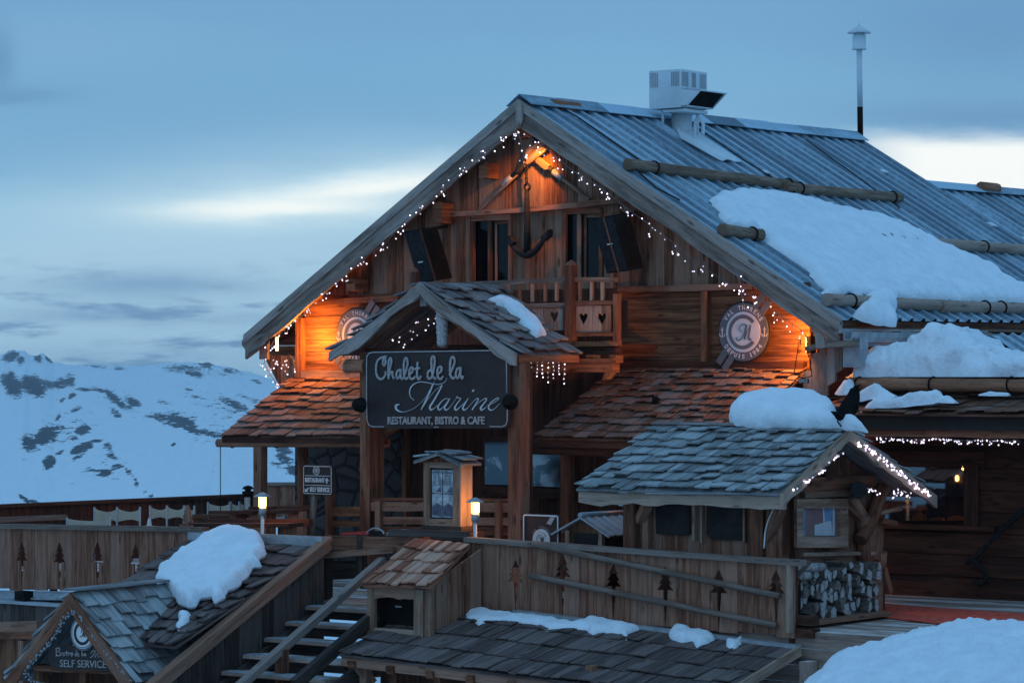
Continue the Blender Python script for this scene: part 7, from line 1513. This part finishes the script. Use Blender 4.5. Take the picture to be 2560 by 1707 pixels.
nz = np.array([[fract(x * .008, j * .035, 5, 6) for j in range(NR)] for x in cols]); wgt = np.minimum(1, (1 - T_) * 8) ; PYn = PY + nz * 8.0 * wgt[None, :]
Xw = (cx_[:, None] - CXP) / FPX * Dd[None, :]; Yw = np.broadcast_to(Dd[None, :], Xw.shape); Zw = (HY - PYn) / FPX * Dd[None, :]
rock = np.zeros_like(PY)
for (bx, by, rx, ry, an, am) in blobs:
    dx, dy = cx_[:, None] - bx, PY - by; ca, sa = math.cos(an), math.sin(an); a1, b1 = (dx * ca + dy * sa) / (rx * 1.05), (-dx * sa + dy * ca) / (ry * 1.1); rock = np.maximum(rock, am * .86 * np.exp(-(a1 ** 2 + b1 ** 2) ** 1.5 * .8))
rock[cx_ > 800] = .1
nC = len(cols); verts = np.stack([Xw, Yw, Zw], -1).reshape(-1, 3)
back = np.stack([Xw[:, -1] * 1.4, Yw[:, -1] * 1.4, np.full(nC, -400.0)], -1); verts = np.concatenate([verts, back])
fs = [[i * NR + j, (i + 1) * NR + j, (i + 1) * NR + j + 1, i * NR + j + 1] for i in range(nC - 1) for j in range(NR - 1)] + [[i * NR + NR - 1, (i + 1) * NR + NR - 1, nC * NR + i + 1, nC * NR + i] for i in range(nC - 1)]
me = bpy.data.meshes.new('mountains'); me.from_pydata([tuple(v_) for v_ in verts], [], fs); at = me.attributes.new('rock', 'FLOAT', 'POINT'); at.data.foreach_set('value', np.concatenate([rock.ravel(), np.zeros(nC)]).astype(np.float32)); me.polygons.foreach_set('use_smooth', [True] * len(fs)); me.materials.append(rockmat()); me.update()
mo = bpy.data.objects.new('mountains', me); COL.objects.link(mo); mo['kind'] = 'structure'
# ================================================================ HAZE
HAZE = True
if HAZE:
    mb = MB(); mb.box(V((-2600, -30, -440)), V((5200, 0, 0)), V((0, 6200, 0)), V((0, 0, 480)))
    hm = bpy.data.materials.new('haze_air'); hm.use_nodes = True; ht = NT(hm.node_tree); ht.n.clear(); pv = ht.node('ShaderNodeVolumePrincipled'); pv.inputs['Color'].default_value = (.93, .97, 1, 1); pv.inputs['Density'].default_value = .00010; pv.inputs['Anisotropy'].default_value = .1
    oo = ht.node('ShaderNodeOutputMaterial'); ht.l.new(pv.outputs[0], oo.inputs['Volume']); build(mb, 'haze', hm, kind='stuff', org=(0, 0, 0))

# ================================================================ one mesh per separate piece
SPL = {'panel_wall', 'bargeboard_tip', 'frame', 'diagonal_bars', 'post', 'leg', 'rafter_end', 'joist_end', 'forked_post', 'cross_rail', 'gutter_bracket', 'roof_cable', 'pole_bracket', 'ledge_snow', 'wall_beam', 'eave_beam', 'gable_beam', 'front_frame', 'foot_block', 'rail_stub', 'door_lintel', 'porch_log', 'roof_boarding', 'back_wall', 'inner_wall', 'gable_wall', 'cabinet', 'base', 'eave_flashing', 'scroll_bracket', 'blue_reflection', 'pale_sheet', 'bargeboard', 'hood', 'bar'}
def islands(me):
    n = len(me.vertices); par = list(range(n))
    def fd(a):
        while par[a] != a: par[a] = par[par[a]]; a = par[a]
        return a
    pos = {}
    for v_ in me.vertices:
        k = (round(v_.co.x, 3), round(v_.co.y, 3), round(v_.co.z, 3))
        if k in pos: par[fd(v_.index)] = fd(pos[k])
        else: pos[k] = v_.index
    for p in me.polygons:
        for q in p.vertices[1:]: par[fd(q)] = fd(p.vertices[0])
    g = {}
    for p in me.polygons: g.setdefault(fd(p.vertices[0]), []).append(p.index)
    return list(g.values())
def bbx(me, fs):
    vs = [me.vertices[q].co for f in fs for q in me.polygons[f].vertices]
    return [min(v_[k] for v_ in vs) for k in range(3)] + [max(v_[k] for v_ in vs) for k in range(3)]
for o in [o for o in list(sc.objects) if o.type == 'MESH' and o.parent and o.name.split('.')[0] in SPL]:
    me = o.data; isl = islands(me)
    if len(isl) < 2 or len(isl) > 400: continue
    bs = [bbx(me, f) for f in isl]; cl = list(range(len(isl)))
    def fd2(a):
        while cl[a] != a: a = cl[a]
        return a
    for i in range(len(isl)):
        for j in range(i):
            if all(bs[i][k] - .05 <= bs[j][k + 3] and bs[j][k] - .05 <= bs[i][k + 3] for k in range(3)): cl[fd2(i)] = fd2(j)
    gr = {}
    for i in range(len(isl)): gr.setdefault(fd2(i), []).extend(isl[i])
    if not 2 <= len(gr) <= 14: continue
    uvs = me.uv_layers[0].data; rn = me.attributes['rnd'].data
    for gi, fs in enumerate(gr.values()):
        m2 = MB()
        for f in fs:
            p = me.polygons[f]; i0 = len(m2.v); m2.v += [tuple(me.vertices[q].co) for q in p.vertices]; m2.f.append(list(range(i0, i0 + len(p.vertices)))); m2.uv.append([tuple(uvs[l].uv) for l in p.loop_indices]); m2.r.append(rn[f].value); m2.sm.append(p.use_smooth)
        nm = o.name.split('.')[0]; n_ = build(m2, nm, me.materials[0], None, org=(0, 0, 0)); n_.parent = o.parent
        if gi == 0:
            for ch in list(o.children): ch.parent = n_
    bpy.data.objects.remove(o)
